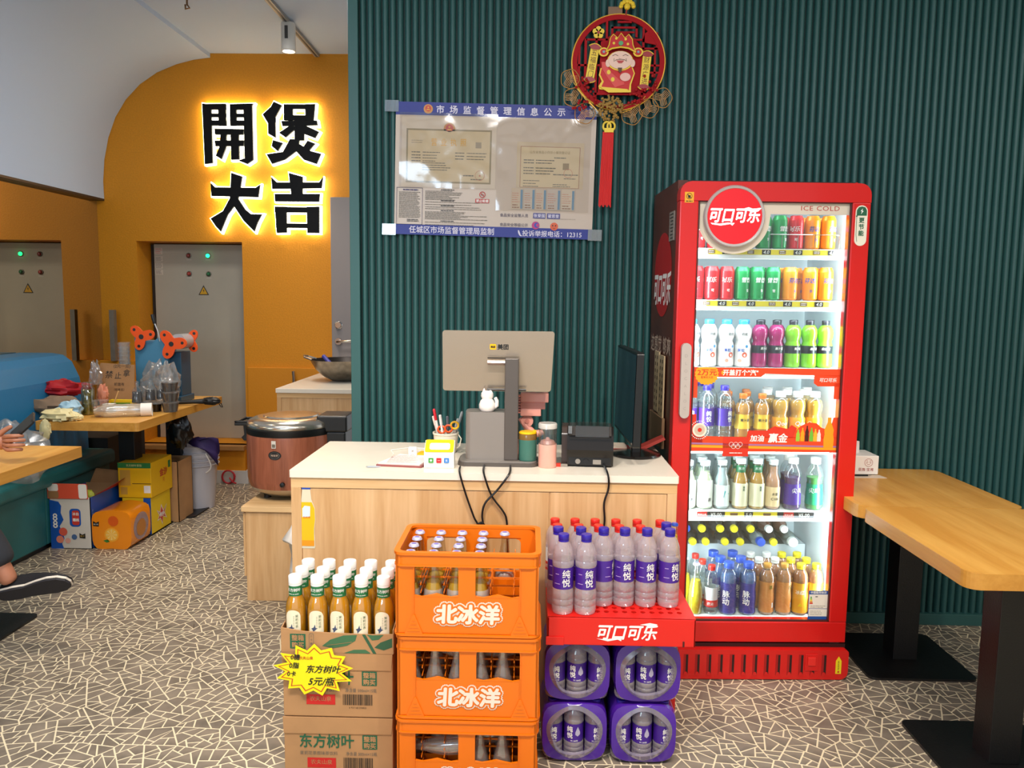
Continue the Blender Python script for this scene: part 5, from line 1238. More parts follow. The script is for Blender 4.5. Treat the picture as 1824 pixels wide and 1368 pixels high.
def make_tea():
    # two closed cartons and one open tray carton
    x0, x1, y0, y1 = -.729, -.394, 2.238, 2.458; cx = (x0+x1)/2
    def carton(z0, z1, lab, first):
        t = thing('tea_carton', lab, 'carton', (cx, 2.348, z0), group='tea cartons stacked beside the orange crates'); h = z1-z0; w = .1655
        b = MB(); b.box(-w, w, -.11, .11, 0, h-.002, KRAFT); b.build('carton_body', t, bevel=.003)
        b = MB(); b.prism([(-w, h-.052), (w-.004, h-.050), (w, h), (-w-.002, h)], -.1135, -.1105, KRAFT, axis='y'); b.build('top_flap', t, bevel=.001)
        b = MB(); F = lambda k: (lambda u, v: (u, -.1112-k, v))
        b.text('东方树叶', .046, lambda u, v: (-.035+u, -.1116, h-.076+v), GREENP, bold=.02, sx=.92)
        b.poly(rrect(.073, .118, h-.100, h-.055, .001), F(0), GREENP)
        b.text('整箱', .019, lambda u, v: (.0955+u, -.1118, h-.067+v), KRAFT, bold=.03); b.text('购买', .019, lambda u, v: (.0955+u, -.1118, h-.088+v), KRAFT, bold=.03)
        b.text('茉莉花茶原味茶饮料', .0135, lambda u, v: (-.06+u, -.1116, h-.115+v), GREYP, sx=.95); b.text('净含量 500ml×15瓶', .0135, lambda u, v: (.070+u, -.1116, h-.115+v), GREYP, sx=.85)
        b.poly([(-.095, h-.162), (-.008, h-.162), (-.008, h-.130), (-.095, h-.130)], F(0), REDP); b.text('农夫山泉', .0165, lambda u, v: (-.052+u, -.1118, h-.143+v), KRAFT)
        r = random.Random(4); x = .015
        while x < .105:
            wd = r.choice((.001, .0016, .0026)); b.poly([(x, h-.162), (x+wd, h-.162), (x+wd, h-.128), (x, h-.128)], F(0), BLACKP); x += wd+r.choice((.001, .0018))
        b.text('6 921168 594825', .0075, lambda u, v: (.060+u, -.1116, h-.170+v), BLACKP)
        b.build('carton_print', t)
        return t
    carton(0.0, .190, 'bottom tea carton standing on the floor left of orange crates', True)
    carton(.191, .392, 'middle tea carton behind the yellow starburst price card', False)
    t = thing('tea_carton', 'topmost cut-open carton tray holding the amber tea bottles', 'carton', (cx, 2.348, .393), group='tea cartons stacked beside the orange crates')
    w = .1675
    b = MB(); b.box(-w, w, -.11, .11, 0, .006, KRAFT); b.build('tray_floor', t)
    fl = [(-w, 0), (w, 0), (w, .062), (.10, .060), (.0, .062), (-.10, .066), (-w, .076)]
    b = MB(); b.prism(fl, -.1125, -.109, KRAFT, axis='y'); b.build('tray_front', t)
    b = MB(); b.prism([(-w, 0), (w, 0), (w, .10), (-w, .10)], .109, .112, KRAFT, axis='y'); b.build('tray_back', t)
    for s in (-1, 1):
        b = MB(); b.prism([(-.11, 0), (.11, 0), (.11, .10), (-.02, .088), (-.11, .074)], s*w-.0015, s*w+.0015, KRAFT, axis='x'); b.build('tray_side', t)
    b = MB(); F = lambda k: (lambda u, v: (u, -.1131-k, v))
    b.poly(rrect(-.141, -.094, .012, .058, .001), F(0), GREENP); b.text('整箱', .019, lambda u, v: (-.1175+u, -.1138, .046+v), KRAFT, bold=.03); b.text('购买', .019, lambda u, v: (-.1175+u, -.1138, .024+v), KRAFT, bold=.03)
    gl = M_('leaf_green', '#3e6b46', .7); gl2 = M_('leaf_dark', '#2f5a3c', .7)
    for P, m_ in (([(-.045, .022), (-.02, .042), (.02, .056), (.06, .058), (.055, .040), (.03, .024), (-.01, .016)], gl),
                  ([(.075, .060), (.085, .060), (.118, .001), (.108, .001)], gl2), ([(.09, .060), (.11, .058), (.14, .060), (.125, .045), (.105, .042)], gl),
                  ([(.112, .020), (.13, .036), (.165, .050), (.165, .022), (.14, .012)], gl2), ([(.02, .001), (.05, .012), (.085, .013), (.10, .003), (.098, .001)], gl)):
        b.poly(P, F(.0002), m_)
    b.tube([(.045, -.1136, .036), (-.03, -.1136, .024)], .0006, KRAFT_D, n=4)
    for i in range(4): b.text('0卡糖脂'[i], .0085, (lambda z: lambda u, v: (-.077+u, -.1138, z+v))(.052-i*.0115), GREYP)
    o = rrect(-.084, -.070, .010, .060, .004); n = len(o); i_ = rrect(-.083, -.071, .011, .059, .004)
    b.add([(x, -.1134, z) for x, z in o]+[(x, -.1134, z) for x, z in i_], [(k, (k+1) % n, n+(k+1) % n, n+k) for k in range(n)], GREYP)
    b.build('tray_print', t)
    # bottles
    H, R = .218, .0318
    proto = None; wd = ['front', 'middle', 'back']
    for j, y in enumerate((2.274, 2.344, 2.414)):
        for i in range(5):
            x = -.695+i*.0667; z = .4005
            lab = f'white-capped amber tea bottle, {ORD[i]}, {wd[j]} row of the carton tray'
            if proto is None:
                proto = make_bottle('tea_bottle', lab, 'bottle', H=H, R=R, shape='tea', body=CLEAR, liquid=mat('tea_amber', '#e2a01c', .1, coat=.5), fill=.80, cap=WCAP, capr=.64, capz=.885, n=24, group='amber tea bottles in the carton tray',
                                    wraps=((.725, .872, M_('neck_green', '#1f7040', .4), 'neck_label'),), prints=())
                proto.location = (x, y, z)
                nk = [c for c in proto.children if c.name.startswith('neck')][0]
                b = MB(); b.text('东方树叶', .0112, cyl(.0208, .815*H, .0), WHITEP, bold=.02); lines(b, -.018, .018, .755*H, .750*H, 1, cyl(.0212, 0, 0), WHITEP, .0016, 0); b.build('neck_lettering', nk)
                b = MB(); R2 = R*1.02; us = [-.023+.046*q/16 for q in range(17)]
                b.strip(us, lambda u: .02, lambda u: .505*H+.022*sqrt(max(0, 1-(u/.0232)**2))-.012, cyl(R2, 0, 0), M_('arch_label', '#eee3c4', .5))
                b.text('茉莉花茶', .0105, lambda u, v: cyl(R2+.0004, .095, .26)(v, -u), GREENP) if 0 else None
                for q, ch in enumerate('茉莉花茶'): b.text(ch, .0095, cyl(R2+.0004, .101-q*.0105, .36), GREENP)
                for q in range(2): lines(b, -.003, .001, .100-q*.0, .065, 8, cyl(R2+.0004, 0, .12), GREYP, .001, 0)
                b.poly([(-.010, .064), (-.002, .068), (.002, .078), (.004, .067), (.010, .066), (.003, .060), (-.004, .052), (-.005, .060)], cyl(R2+.0004, 0, -.15), M_('bird_blue', '#3a4a6a', .5))
                b.poly(circ(0, .042, .010, 16), cyl(R2+.0004, 0, .0), M_('flower_tan', '#c9b67a', .5))
                b.build('front_label', proto)
            else: clone(proto, loc=(x, y, z), rz=radians(random.uniform(-6, 6)), label=lab)
    # starburst price card
    n = 13; pts = []; pin = []
    for i in range(2*n):
        a = 2*pi*i/(2*n)+.1; r = (1.0 if i % 2 == 0 else .74)*(1+.04*sin(i*2.7)); pts.append((.118*r*cos(a), .083*r*sin(a))); pin.append((.105*r*cos(a), .072*r*sin(a)))
    t = thing('price_card', 'yellow starburst price card with handwriting on the tea cartons', 'price card', (-.629, 2.222, .345), rz=0)
    b = MB(); b.prism(pts, 0, .0015, M_('card_yellow', '#f7e60a', .5), fm=lambda u, v, w: (u, w, v)); b.build('card', t)
    b = MB(); m = len(pin)
    b.add([(x, -.0006, z) for x, z in pin]+[(x*.945, -.0006, z*.945) for x, z in pin], [(k, (k+1) % m, m+(k+1) % m, m+k) for k in range(m)], M_('card_line', '#c8501c', .5)); b.build('red_outline', t)
    b = MB(); tx = lambda s, sz, x, z, sh=.15, m_=BLACKP, bo=.022: b.text(s, sz, lambda u, v: (x+u, -.0012, z+v), m_, shear=sh, bold=bo)
    tx('0糖', .019, -.054, .040); tx('0脂', .020, -.058, .014); tx('0卡', .018, -.066, -.012)
    tx('农夫山泉', .0105, -.022, .038, 0, M_('card_line', '#c8501c', .5)); tx('东方树叶', .026, .030, .004, .3); tx('5元/瓶', .028, .024, -.034, .3)
    b.build('handwriting', t)
make_tea()

def make_rack():
    x0, x1, y0, y1 = .066, .512, 2.285, 2.565; cx = (x0+x1)/2; t = thing('drinks_rack', 'red plastic drinks rack with holed top beside the cooler', 'rack', (cx, 2.425, 0))
    w, d, H = .223, .14, .500
    b = MB(); b.box(-w, w, -d, -d+.006, H-.088, H-.002, RED2); b.box(-w, w, d-.006, d, H-.088, H-.002, RED2); b.box(-w, -w+.006, -d, d, H-.088, H-.002, RED2); b.box(w-.006, w, -d, d, H-.088, H-.002, RED2); b.build('tray_frame', t, bevel=.002)
    # top with real holes: grid of cells around hexagonal openings
    b = MB(); nx, ny = 16, 9; sx = (2*w)/nx; sy = (2*d)/ny; m = 8
    for i in range(nx):
        for j in range(ny):
            ox = -w+(i+.5)*sx; oy = -d+(j+.5)*sy; st = 0 < i < nx-1 and 0 < j < ny-1
            q = [(ox+sx/2*a, oy+sy/2*c) for a, c in ((1, 0), (1, 1), (0, 1), (-1, 1), (-1, 0), (-1, -1), (0, -1), (1, -1))]
            if not st: b.add([(x, y, H) for x, y in q], [tuple(range(8))], RED2); continue
            h = [(ox+sx*.30*cos(2*pi*k/8), oy+sy*.30*sin(2*pi*k/8)) for k in range(8)]
            b.add([(x, y, H) for x, y in q]+[(x, y, H) for x, y in h]+[(x, y, H-.006) for x, y in h],
                  [(k, (k+1) % 8, 8+(k+1) % 8, 8+k) for k in range(8)]+[(8+k, 8+(k+1) % 8, 16+(k+1) % 8, 16+k) for k in range(8)], RED2)
    b.build('holed_top', t)
    b = MB(); b.box(-w+.006, w-.006, -d+.006, d-.006, H-.086, H-.082, M_('rack_under', '#4a0a08', .6)); b.build('under_plate', t)
    b = MB(); b.text('可口可乐', .046, lambda u, v: (.018+u, -d-.0006, H-.045+v), WHITEP, bold=.03, shear=.25, sy=1.1)
    b.poly([(-.075, H-.066), (-.04, H-.074), (-.01, H-.068), (.0, H-.073), (.002, H-.064), (-.02, H-.064), (-.05, H-.068)], lambda u, v: (u, -d-.0007, v), WHITEP)
    b.poly([(.055, H-.020), (.085, H-.014), (.108, H-.018), (.095, H-.027), (.07, H-.022)], lambda u, v: (u, -d-.0007, v), WHITEP); b.build('rack_lettering', t)
    b = MB(); b.box(-w-.004, -w+.05, -d-.004, -d, H-.088, H-.062, RED2); b.box(w-.038, w-.032, -d-.001, -d+.001, H-.088, H-.07, M_('rack_under', '#4a0a08', .6)); b.build('clip', t, bevel=.002)
    for x in (-w+.012, w-.012):
        for y in (-d+.012, d-.012):
            b = MB(); b.box(x-.010, x+.010, y-.008, y+.008, 0, H-.088, RED2); b.build('post', t) if y > 0 else None
    # bottles on top
    kw = dict(H=.2455, R=.0330, shape='water', body=WATERB, capr=.50, capz=.925, n=24)
    A = make_bottle('water_bottle', 'purple-capped water bottle, leftmost, front row on the red rack', 'bottle', cap=PCAP, group='purple-capped water on the rack',
                    wraps=((.33, .60, PURPLE, 'label_sleeve'),), prints=(('纯悦', .027, .47, WHITEP, .28, True), ('▬▬▬', .006, .40, M_('print_lilac', '#b7a0d8'), -.6, False), ('▬▬', .006, .52, M_('print_lilac', '#b7a0d8'), -.6, False)), **kw)
    A.location = (.112, 2.325, H)
    rows = [(2.325, [.112, .181], 'front'), (2.396, [.098, .169, .240, .306, .375, .446], 'second'), (2.464, [.446], 'third')]
    rr = random.Random(11)
    for y, xs, nm in rows:
        for i, x in enumerate(xs):
            if nm == 'front' and i == 0: continue
            lab = f'purple-capped water bottle, {ORD[i]}, {nm} row on the red rack' if nm != 'third' else 'purple-capped water bottle behind the rightmost one on red rack'
            clone(A, loc=(x, y, H), rz=(0 if nm == 'front' else rr.uniform(-1.2, 1.2)), label=lab)
    Rb = make_bottle('water_bottle', 'red-capped water bottle, leftmost, third row on the red rack', 'bottle', cap=RCAP, group='red-capped water on the rack',
                     wraps=((.40, .60, M_('label_pale', '#d9dfe2'), 'label_top'), (.28, .40, M_('label_red', '#c82620'), 'label_bottom')), prints=(('农夫山泉', .013, .34, WHITEP, 0, False),), **{**kw, 'H': .234, 'R': .0305})
    Rb.location = (.098, 2.466, H)
    for i, x in enumerate((.160, .224, .290, .358)): clone(Rb, loc=(x+.006, 2.466, H), rz=rr.uniform(-1, 1), label=f'red-capped water bottle, {ORD[i+1]}, third row on the red rack')
    for i, x in enumerate((.092, .158, .224, .292, .362, .437)): clone(Rb, loc=(x, 2.531, H), rz=rr.uniform(-1, 1), label=f'red-capped water bottle, {ORD[i]}, back row on the red rack')
    # shrink-wrapped packs
    film = mat('film_purple', '#4a1f96', .25, coat=.4, bump=.6, scale=7); fro = clear('film_clear', '#d6d0de', .22, .5, .15, body=.28, bodycol='#b9b0c4')
    def pack(x, z, lab, first=[None]):
        if first[0] is not None: return clone(first[0], loc=(x, 2.44, z), label=lab, rz=rr.uniform(-.03, .03))
        t = thing('water_pack', lab, 'bottle pack', (x, 2.44, z), group='shrink-wrapped water packs under the rack'); first[0] = t
        w, d, h = .105, .108, .196
        out = []
        for i in range(40):
            a = 2*pi*i/40; k = (abs(cos(a))**4+abs(sin(a))**4)**-.25; out.append((w*k*cos(a)*.99, h/2+h/2*k*sin(a)*.985))
        ho = [(.088*cos(2*pi*i/40)*(1+.03*sin(2*pi*i/40*3)), h/2+.002+.086*sin(2*pi*i/40)*(1+.03*cos(2*pi*i/40*4))) for i in range(40)]
        hi = [(.070*cos(2*pi*i/40)*(1+.04*sin(2*pi*i/40*5)), h/2+.002+.070*sin(2*pi*i/40)*(1+.05*cos(2*pi*i/40*3+1))) for i in range(40)]
        b = MB(); n = 40
        b.add([(x_*1.0, -d+.030, z_) for x_, z_ in out]+[(x_*1.0, d-.01, z_) for x_, z_ in out], [(k, (k+1) % n, n+(k+1) % n, n+k) for k in range(n)], film, True)
        b.add([(x_, -d+.030, z_) for x_, z_ in out]+[(x_*.97, -d+.010, h/2+(z_-h/2)*.97) for x_, z_ in out]+[(x_, -d+.006, z_) for x_, z_ in ho],
              [(k, (k+1) % n, n+(k+1) % n, n+k) for k in range(n)]+[(n+k, n+(k+1) % n, 2*n+(k+1) % n, 2*n+k) for k in range(n)], film, True)
        b.add([(x_, d-.01, z_) for x_, z_ in out], [tuple(range(n))], film)
        b.build('purple_film', t, ang=50)
        b = MB(); b.add([(x_, -d+.006, z_) for x_, z_ in ho]+[(x_*1.08, -d-.002, h/2+(z_-h/2)*1.06) for x_, z_ in hi]+[(x_, -d+.006, z_) for x_, z_ in hi],
              [(k, (k+1) % n, n+(k+1) % n, n+k) for k in range(n)]+[(n+k, n+(k+1) % n, 2*n+(k+1) % n, 2*n+k) for k in range(n)], fro, True); b.build('clear_film_ring', t, ang=50)
        for i in range(3):
            X = -.067+i*.067; Y = -d+.046; Rr = .032
            b = MB(); b.lathe([(r*Rr, z_*.188) for r, z_ in SHAPES['water']], WATERB, c=(X, Y, .005), n=18)
            b.lathe([(Rr*.985, .055), (Rr*.985, .115)], PURPLE, c=(X, Y, .005), n=18)
            fm = cyl(Rr*1.02, .075, 0, X, Y)
            if i != 1:
                b.text('纯', .020, cyl(Rr*1.02, .102, .1, X, Y), WHITEP, bold=.03); b.text('悦', .020, cyl(Rr*1.02, .081, .1, X, Y), WHITEP, bold=.03)
            else:
                b.text('纯', .020, cyl(Rr*1.02, .104, -.45, X, Y), WHITEP, bold=.03); b.text('悦', .020, cyl(Rr*1.02, .083, -.45, X, Y), WHITEP, bold=.03)
                b.poly([(0, .112), (.008, .094), (.008, .086), (0, .080), (-.008, .086), (-.008, .094)], cyl(Rr*1.02, 0, .35, X, Y), M_('drop_pale', '#b7b0c8', .4))
            b.text('99.188倍', .0065, cyl(Rr*1.02, .066, 0, X, Y), WHITEP)
            b.lathe([(.016, .182), (.016, .193), (0, .193)], PCAP, c=(X, Y, 0), n=14)
            b.build('bottle', t)
        return t
    pack(.163, .203, 'upper left shrink-wrapped pack of purple-labelled water under rack'); pack(.380, .203, 'upper right shrink-wrapped pack of water, nearest cooler base')
    pack(.157, .003, 'lower left shrink-wrapped water pack on the floor beside crates'); pack(.374, .003, 'lower right shrink-wrapped water pack on the floor')
    # orange soda bottle sticker/bottle standing between rack and cooler
    t = make_bottle('soda_bottle', 'tall orange soda bottle cut-out standing behind the rack by cooler', 'bottle', H=.225, R=.024, shape='soda', liquid=M_('sticker_juice', '#edb708', .3), fill=.82, body=GLASS, cap=M_('sticker_cap', '#2a4aa8', .3), capr=.45, capz=.955, crown=True)
    t.location = (.486, 2.535, H)
make_rack()
# ================================================================== WALL ITEMS, RIGHT TABLES
def make_poster():
    K = .000526
    t = thing('notice_board', 'white food-safety notice poster with blue bands taped to teal wall', 'poster', (-.163, 3.484, 2.002))
    t.rotation_euler = (0, radians(1.1), 0)
    F = lambda d: (lambda u, v: (u, -d, v))
    X = lambda c: (c-917)*K; Z = lambda c, x=917: (655-c)*K+(x-917)*.0192*K
    blue = M_('band_blue', '#232e86', .45); white = M_('poster_white', '#c9b7a6', .35)
    b = MB(); b.box(-.4325, .4325, -.001, .001, -.2815, .2815, white); b.build('sheet', t)
    b = MB(); b.box(-.4325, .4325, -.0018, -.001, .227, .2815, blue); b.build('top_band', t)
    b = MB(); b.box(-.4325, .4325, -.0018, -.001, -.2815, -.238, blue); b.build('bottom_band', t)
    lt = M_('band_text', '#d8d2e0', .5); go = M_('emblem_gold', '#c98a3a', .4); er = M_('emblem_red', '#c8402c', .4); gd = M_('title_gold', '#e0a818', .3); cr = M_('cert_cream', '#d6c19a', .5)
    b = MB()
    for i, ch in enumerate('市场监督管理信息公示'): b.text(ch, .036, (lambda x: lambda u, v: (x+u, -.0024, .253+v))(X(460+i*110)), lt, bold=.025)
    b.text('任城区市场监督管理局监制', .0325, lambda u, v: (X(573)+u, -.0024, -.259+v), lt, bold=.015, sx=.96); b.text('投诉举报电话：12315', .0275, lambda u, v: (X(1408)+u, -.0024, -.262+v), lt, bold=.015)
    b.poly([(X(1125), -.250), (X(1135), -.250), (X(1150), -.270), (X(1160), -.272), (X(1155), -.276), (X(1140), -.273), (X(1128), -.262)], F(.0024), lt)
    b.build('band_lettering', t, kind='stuff')
    def emb(b, cx, cz, r):
        b.poly(circ(cx, cz, r, 20), F(.0030), go); b.poly(circ(cx, cz+r*.12, r*.66, 20), F(.0034), er)
        b.poly([(cx+r*.25*cos(radians(90+i*36))*(1 if i % 2 == 0 else .42), cz+r*.3+r*.25*sin(radians(90+i*36))*(1 if i % 2 == 0 else .42)) for i in range(10)], F(.0038), gd)
        b.poly([(cx-r*.4, cz-r*.25), (cx+r*.4, cz-r*.25), (cx+r*.3, cz-r*.05), (cx-r*.3, cz-r*.05)], F(.0038), gd)
    b = MB(); emb(b, X(361), .253, .020); b.build('round_emblem', t)
    # left certificate
    b = MB(); x0, x1, z0, z1 = X(148), X(925), Z(800), Z(236); b.box(x0, x1, -.0026, -.002, z0, z1, M_('paper_ivory', '#d8c8b4', .4))
    bx0, bx1, bz0, bz1 = X(186), X(888), Z(765), Z(332); b.box(bx0, bx1, -.0030, -.0026, bz0, bz1, M_('cert_border', '#96855f', .5)); b.box(bx0+.007, bx1-.007, -.0034, -.0030, bz0+.007, bz1-.007, cr)
    b.build('certificate', t)
    f = F(.0040); b = MB(); emb(b, X(538), Z(328), .025)
    for i, ch in enumerate('营业执照'): b.text(ch, .034, (lambda x: lambda u, v: (x+u, -.0040, Z(436)+v))(X(415+i*80)), gd, bold=.02, sx=.8)
    lines(b, X(228), X(325), Z(427), Z(443), 2, f, GREYP)
    for z in (520, 544, 566, 590): lines(b, X(230), X(305), Z(z), Z(z), 1, f, GREYP, .004, 0); lines(b, X(322), X(470), Z(z), Z(z), 1, f, GREYP, .003)
    for z in (520, 545, 568): lines(b, X(590), X(665), Z(z), Z(z), 1, f, GREYP, .004, 0); lines(b, X(685), X(850), Z(z), Z(z), 1, f, GREYP, .003)
    lines(b, X(320), X(560), Z(605), Z(660), 4, f, GREYP, .003); lines(b, X(660), X(745), Z(700), Z(700), 1, f, GREYP, .005, 0); lines(b, X(722), X(840), Z(730), Z(730), 1, f, GREYP, .004)
    b.poly([(X(757), Z(478)), (X(804), Z(478)), (X(804), Z(430)), (X(757), Z(430))], f, M_('stamp_grey', '#a3947c', .6))
    st = M_('stamp_red', '#c8765a', .5)
    def ringp(cx, cz, r, m_, w=.0015):
        for i in range(24):
            a, c = 2*pi*i/24, 2*pi*(i+1)/24; b.poly([(cx+r*cos(a), cz+r*sin(a)), (cx+r*cos(c), cz+r*sin(c)), (cx+(r-w)*cos(c), cz+(r-w)*sin(c)), (cx+(r-w)*cos(a), cz+(r-w)*sin(a))], F(.0044), m_)
    ringp(X(797), Z(697), .021, st); b.text('★', .014, lambda u, v: (X(797)+u, -.0044, Z(697)+v), st)
    b.build('certificate_print', t)
    # right certificate
    b = MB(); b.box(X(1098), X(1648), -.0026, -.002, Z(785), Z(415), M_('paper_ivory2', '#cdb897', .4)); b.box(X(1128), X(1616), -.0030, -.0026, Z(780), Z(450), M_('cert_red', '#9a5a3a', .5)); b.box(X(1132), X(1612), -.0034, -.0030, Z(777), Z(454), cr); b.build('certificate', t)
    b = MB(); b.text('山东省食品小作坊小餐饮登记证', .0125, lambda u, v: (X(1370)+u, -.0040, Z(495)+v), M_('title_dull', '#a8905a', .5), bold=.01)
    lines(b, X(1405), X(1545), Z(538), Z(538), 1, f, GREYP, .004)
    for z in (560, 582, 622, 645, 668): lines(b, X(1155), X(1240), Z(z), Z(z), 1, f, GREYP, .004, 0); lines(b, X(1255), X(1420), Z(z), Z(z), 1, f, BLACKP, .003)
    lines(b, X(1400), X(1605), Z(672), Z(672), 1, f, GREYP, .004, 0); lines(b, X(1490), X(1590), Z(703), Z(703), 1, f, GREYP, .003); lines(b, X(1155), X(1300), Z(725), Z(770), 3, f, GREYP, .003); lines(b, X(1400), X(1560), Z(752), Z(768), 2, f, GREYP, .003)
    b.poly([(X(1478), Z(632)), (X(1528), Z(632)), (X(1528), Z(580)), (X(1478), Z(580))], f, M_('stamp_tan', '#96805a', .6)); ringp(X(1523), Z(660), .019, st)
    b.build('certificate_print', t)
    # cards, rules, labels
    for i, (a, c, m_) in enumerate(((1062, 1160, '#c9b49a'), (1166, 1258, '#c4b6a6'), (1262, 1352, '#c8b49e'), (1357, 1468, '#c3b4a8'), (1474, 1585, '#d0bfa8'))):
        b = MB(); b.box(X(a), X(c), -.0044-.0002*i, -.002, Z(960), Z(788), M_('card'+m_.strip('#'), m_, .4)); b.box(X(c-22), X(c-4), -.0050-.0002*i, -.0046, Z(955), Z(800), M_('card_blue', '#5a86a8', .5))
        lines(b, X(a+6), X(c-28), Z(830), Z(900), 5, F(.0056), st, .002); lines(b, X(a+10), X(c-30), Z(925), Z(945), 2, F(.0056), M_('card_brown', '#8a5a34', .5), .004); b.build('health_card', t)
    b = MB(); bl2 = M_('rule_ink', '#4a4668', .6)
    for (a, z_, c, w) in ((X(112), Z(808), X(328), Z(811)), (X(112), Z(1105), X(328), Z(1108)), (X(112), Z(808), X(115), Z(1108)), (X(325), Z(808), X(328), Z(1108))): b.poly([(a, w), (c, w), (c, z_), (a, z_)], f, bl2)
    lines(b, X(165), X(290), Z(826), Z(826), 1, f, bl2, .005, 0); lines(b, X(132), X(312), Z(845), Z(1050), 20, f, GREYP, .0022, .15); lines(b, X(200), X(300), Z(1068), Z(1080), 2, f, BLACKP, .003)
    for z0_, z1_ in ((832, 900), (920, 940), (960, 975), (1000, 1058), (1085, 1105)):
        lines(b, X(350), X(870 if z0_ > 900 else 730), Z(z0_), Z(z1_), max(2, int((z1_-z0_)/8)), f, GREYP, .002, .5); lines(b, X(480), X(590), Z(z0_-12), Z(z0_-12), 1, f, BLACKP, .0032, 0)
    b.build('rule_text', t)
    b = MB(); nr = M_('nosmoke_red', '#b83028', .5); ringp(X(823), Z(850), .0135, nr, .003)
    b.poly([(X(808), Z(838)), (X(812), Z(834)), (X(838), Z(862)), (X(834), Z(866))], F(.0044), nr); b.poly([(X(810), Z(854)), (X(836), Z(854)), (X(836), Z(850)), (X(810), Z(850))], F(.0042), BLACKP)
    b.poly([(X(766), Z(917)), (X(880), Z(917)), (X(880), Z(885)), (X(766), Z(885))], F(.0042), nr); b.text('禁止吸烟', .0135, lambda u, v: (X(823)+u, -.0048, Z(901)+v), WHITEP, bold=.02); b.build('no_smoking_sign', t)
    b = MB(); ink = M_('caption_ink', '#5a5468', .6)
    b.text('食品安全监管人员', .0155, lambda u, v: (X(1090)+u, -.0040, Z(1010)+v), ink, bold=.005); b.text('食品安全等级公示', .0155, lambda u, v: (X(1090)+u, -.0040, Z(1087)+v), ink, bold=.005)
    for a, c, s_ in ((1248, 1350, '张爱国'), (1362, 1470, '翟思奎')):
        b.poly([(X(a), Z(1030)), (X(c), Z(1030)), (X(c), Z(986)), (X(a), Z(986))], F(.0036), M_('name_blue', '#4a4a86', .5)); b.text(s_, .0165, (lambda x: lambda u, v: (x+u, -.0044, Z(1008)+v))(X((a+c)/2)), lt, bold=.02)
    b.poly(circ(X(1271), Z(1087), .0168, 24), F(.0036), M_('grade_pink', '#b83a7a', .5)); b.poly(circ(X(1279), Z(1085), .011, 20), F(.0040), M_('grade_blue', '#3a4aa8', .5)); b.poly(circ(X(1287), Z(1085), .007, 20), F(.0042), MATS['grade_pink'])
    b.poly(circ(X(1424), Z(1092), .017, 24), F(.0036), M_('grade_orange', '#d8603a', .5)); b.poly(circ(X(1412), Z(1085), .003, 8), F(.0042), BLACKP); b.poly(circ(X(1436), Z(1085), .003, 8), F(.0042), BLACKP); b.poly([(X(1410), Z(1102)), (X(1424), Z(1108)), (X(1438), Z(1102)), (X(1424), Z(1113))], F(.0042), BLACKP)
    lines(b, X(1475), X(1600), Z(1030), Z(1030), 1, f, GREYP, .001, 0); b.build('caption_text', t)
    # clear plastic sleeves and tape
    slv = clear('sleeve_film', '#f6f2ec', .10, .35, .10)
    import mathutils.noise as mn
    for (a, c, z_, w, sd) in ((130, 935, 205, 808, 1.0), (935, 1700, 225, 975, 7.0)):
        b = MB(); nx, ny = 30, 24; vs = []
        for j in range(ny+1):
            for i in range(nx+1):
                u = X(a)+(X(c)-X(a))*i/nx; v = Z(z_)+(Z(w)-Z(z_))*j/ny
                vs.append((u, -.0075-.0035*mn.noise(Vector((u*9+sd, v*9, sd))) - .0015*mn.noise(Vector((u*35, v*22, sd))), v))
        b.add(vs, [(j*(nx+1)+i, j*(nx+1)+i+1, (j+1)*(nx+1)+i+1, (j+1)*(nx+1)+i) for j in range(ny) for i in range(nx)], slv, True); b.build('plastic_sleeve', t)
    tp = clear('tape_film', '#dfe4e0', .18, .5, .12, body=.06)
    for x, z in ((-.45, .262), (.445, -.262), (-.455, -.262), (.43, .262)):
        b = MB(); b.prism(rrect(x-.030, x+.030, z-.024, z+.024, .002), -.0045, -.0040, tp); b.build('clear_tape', t)
make_poster()

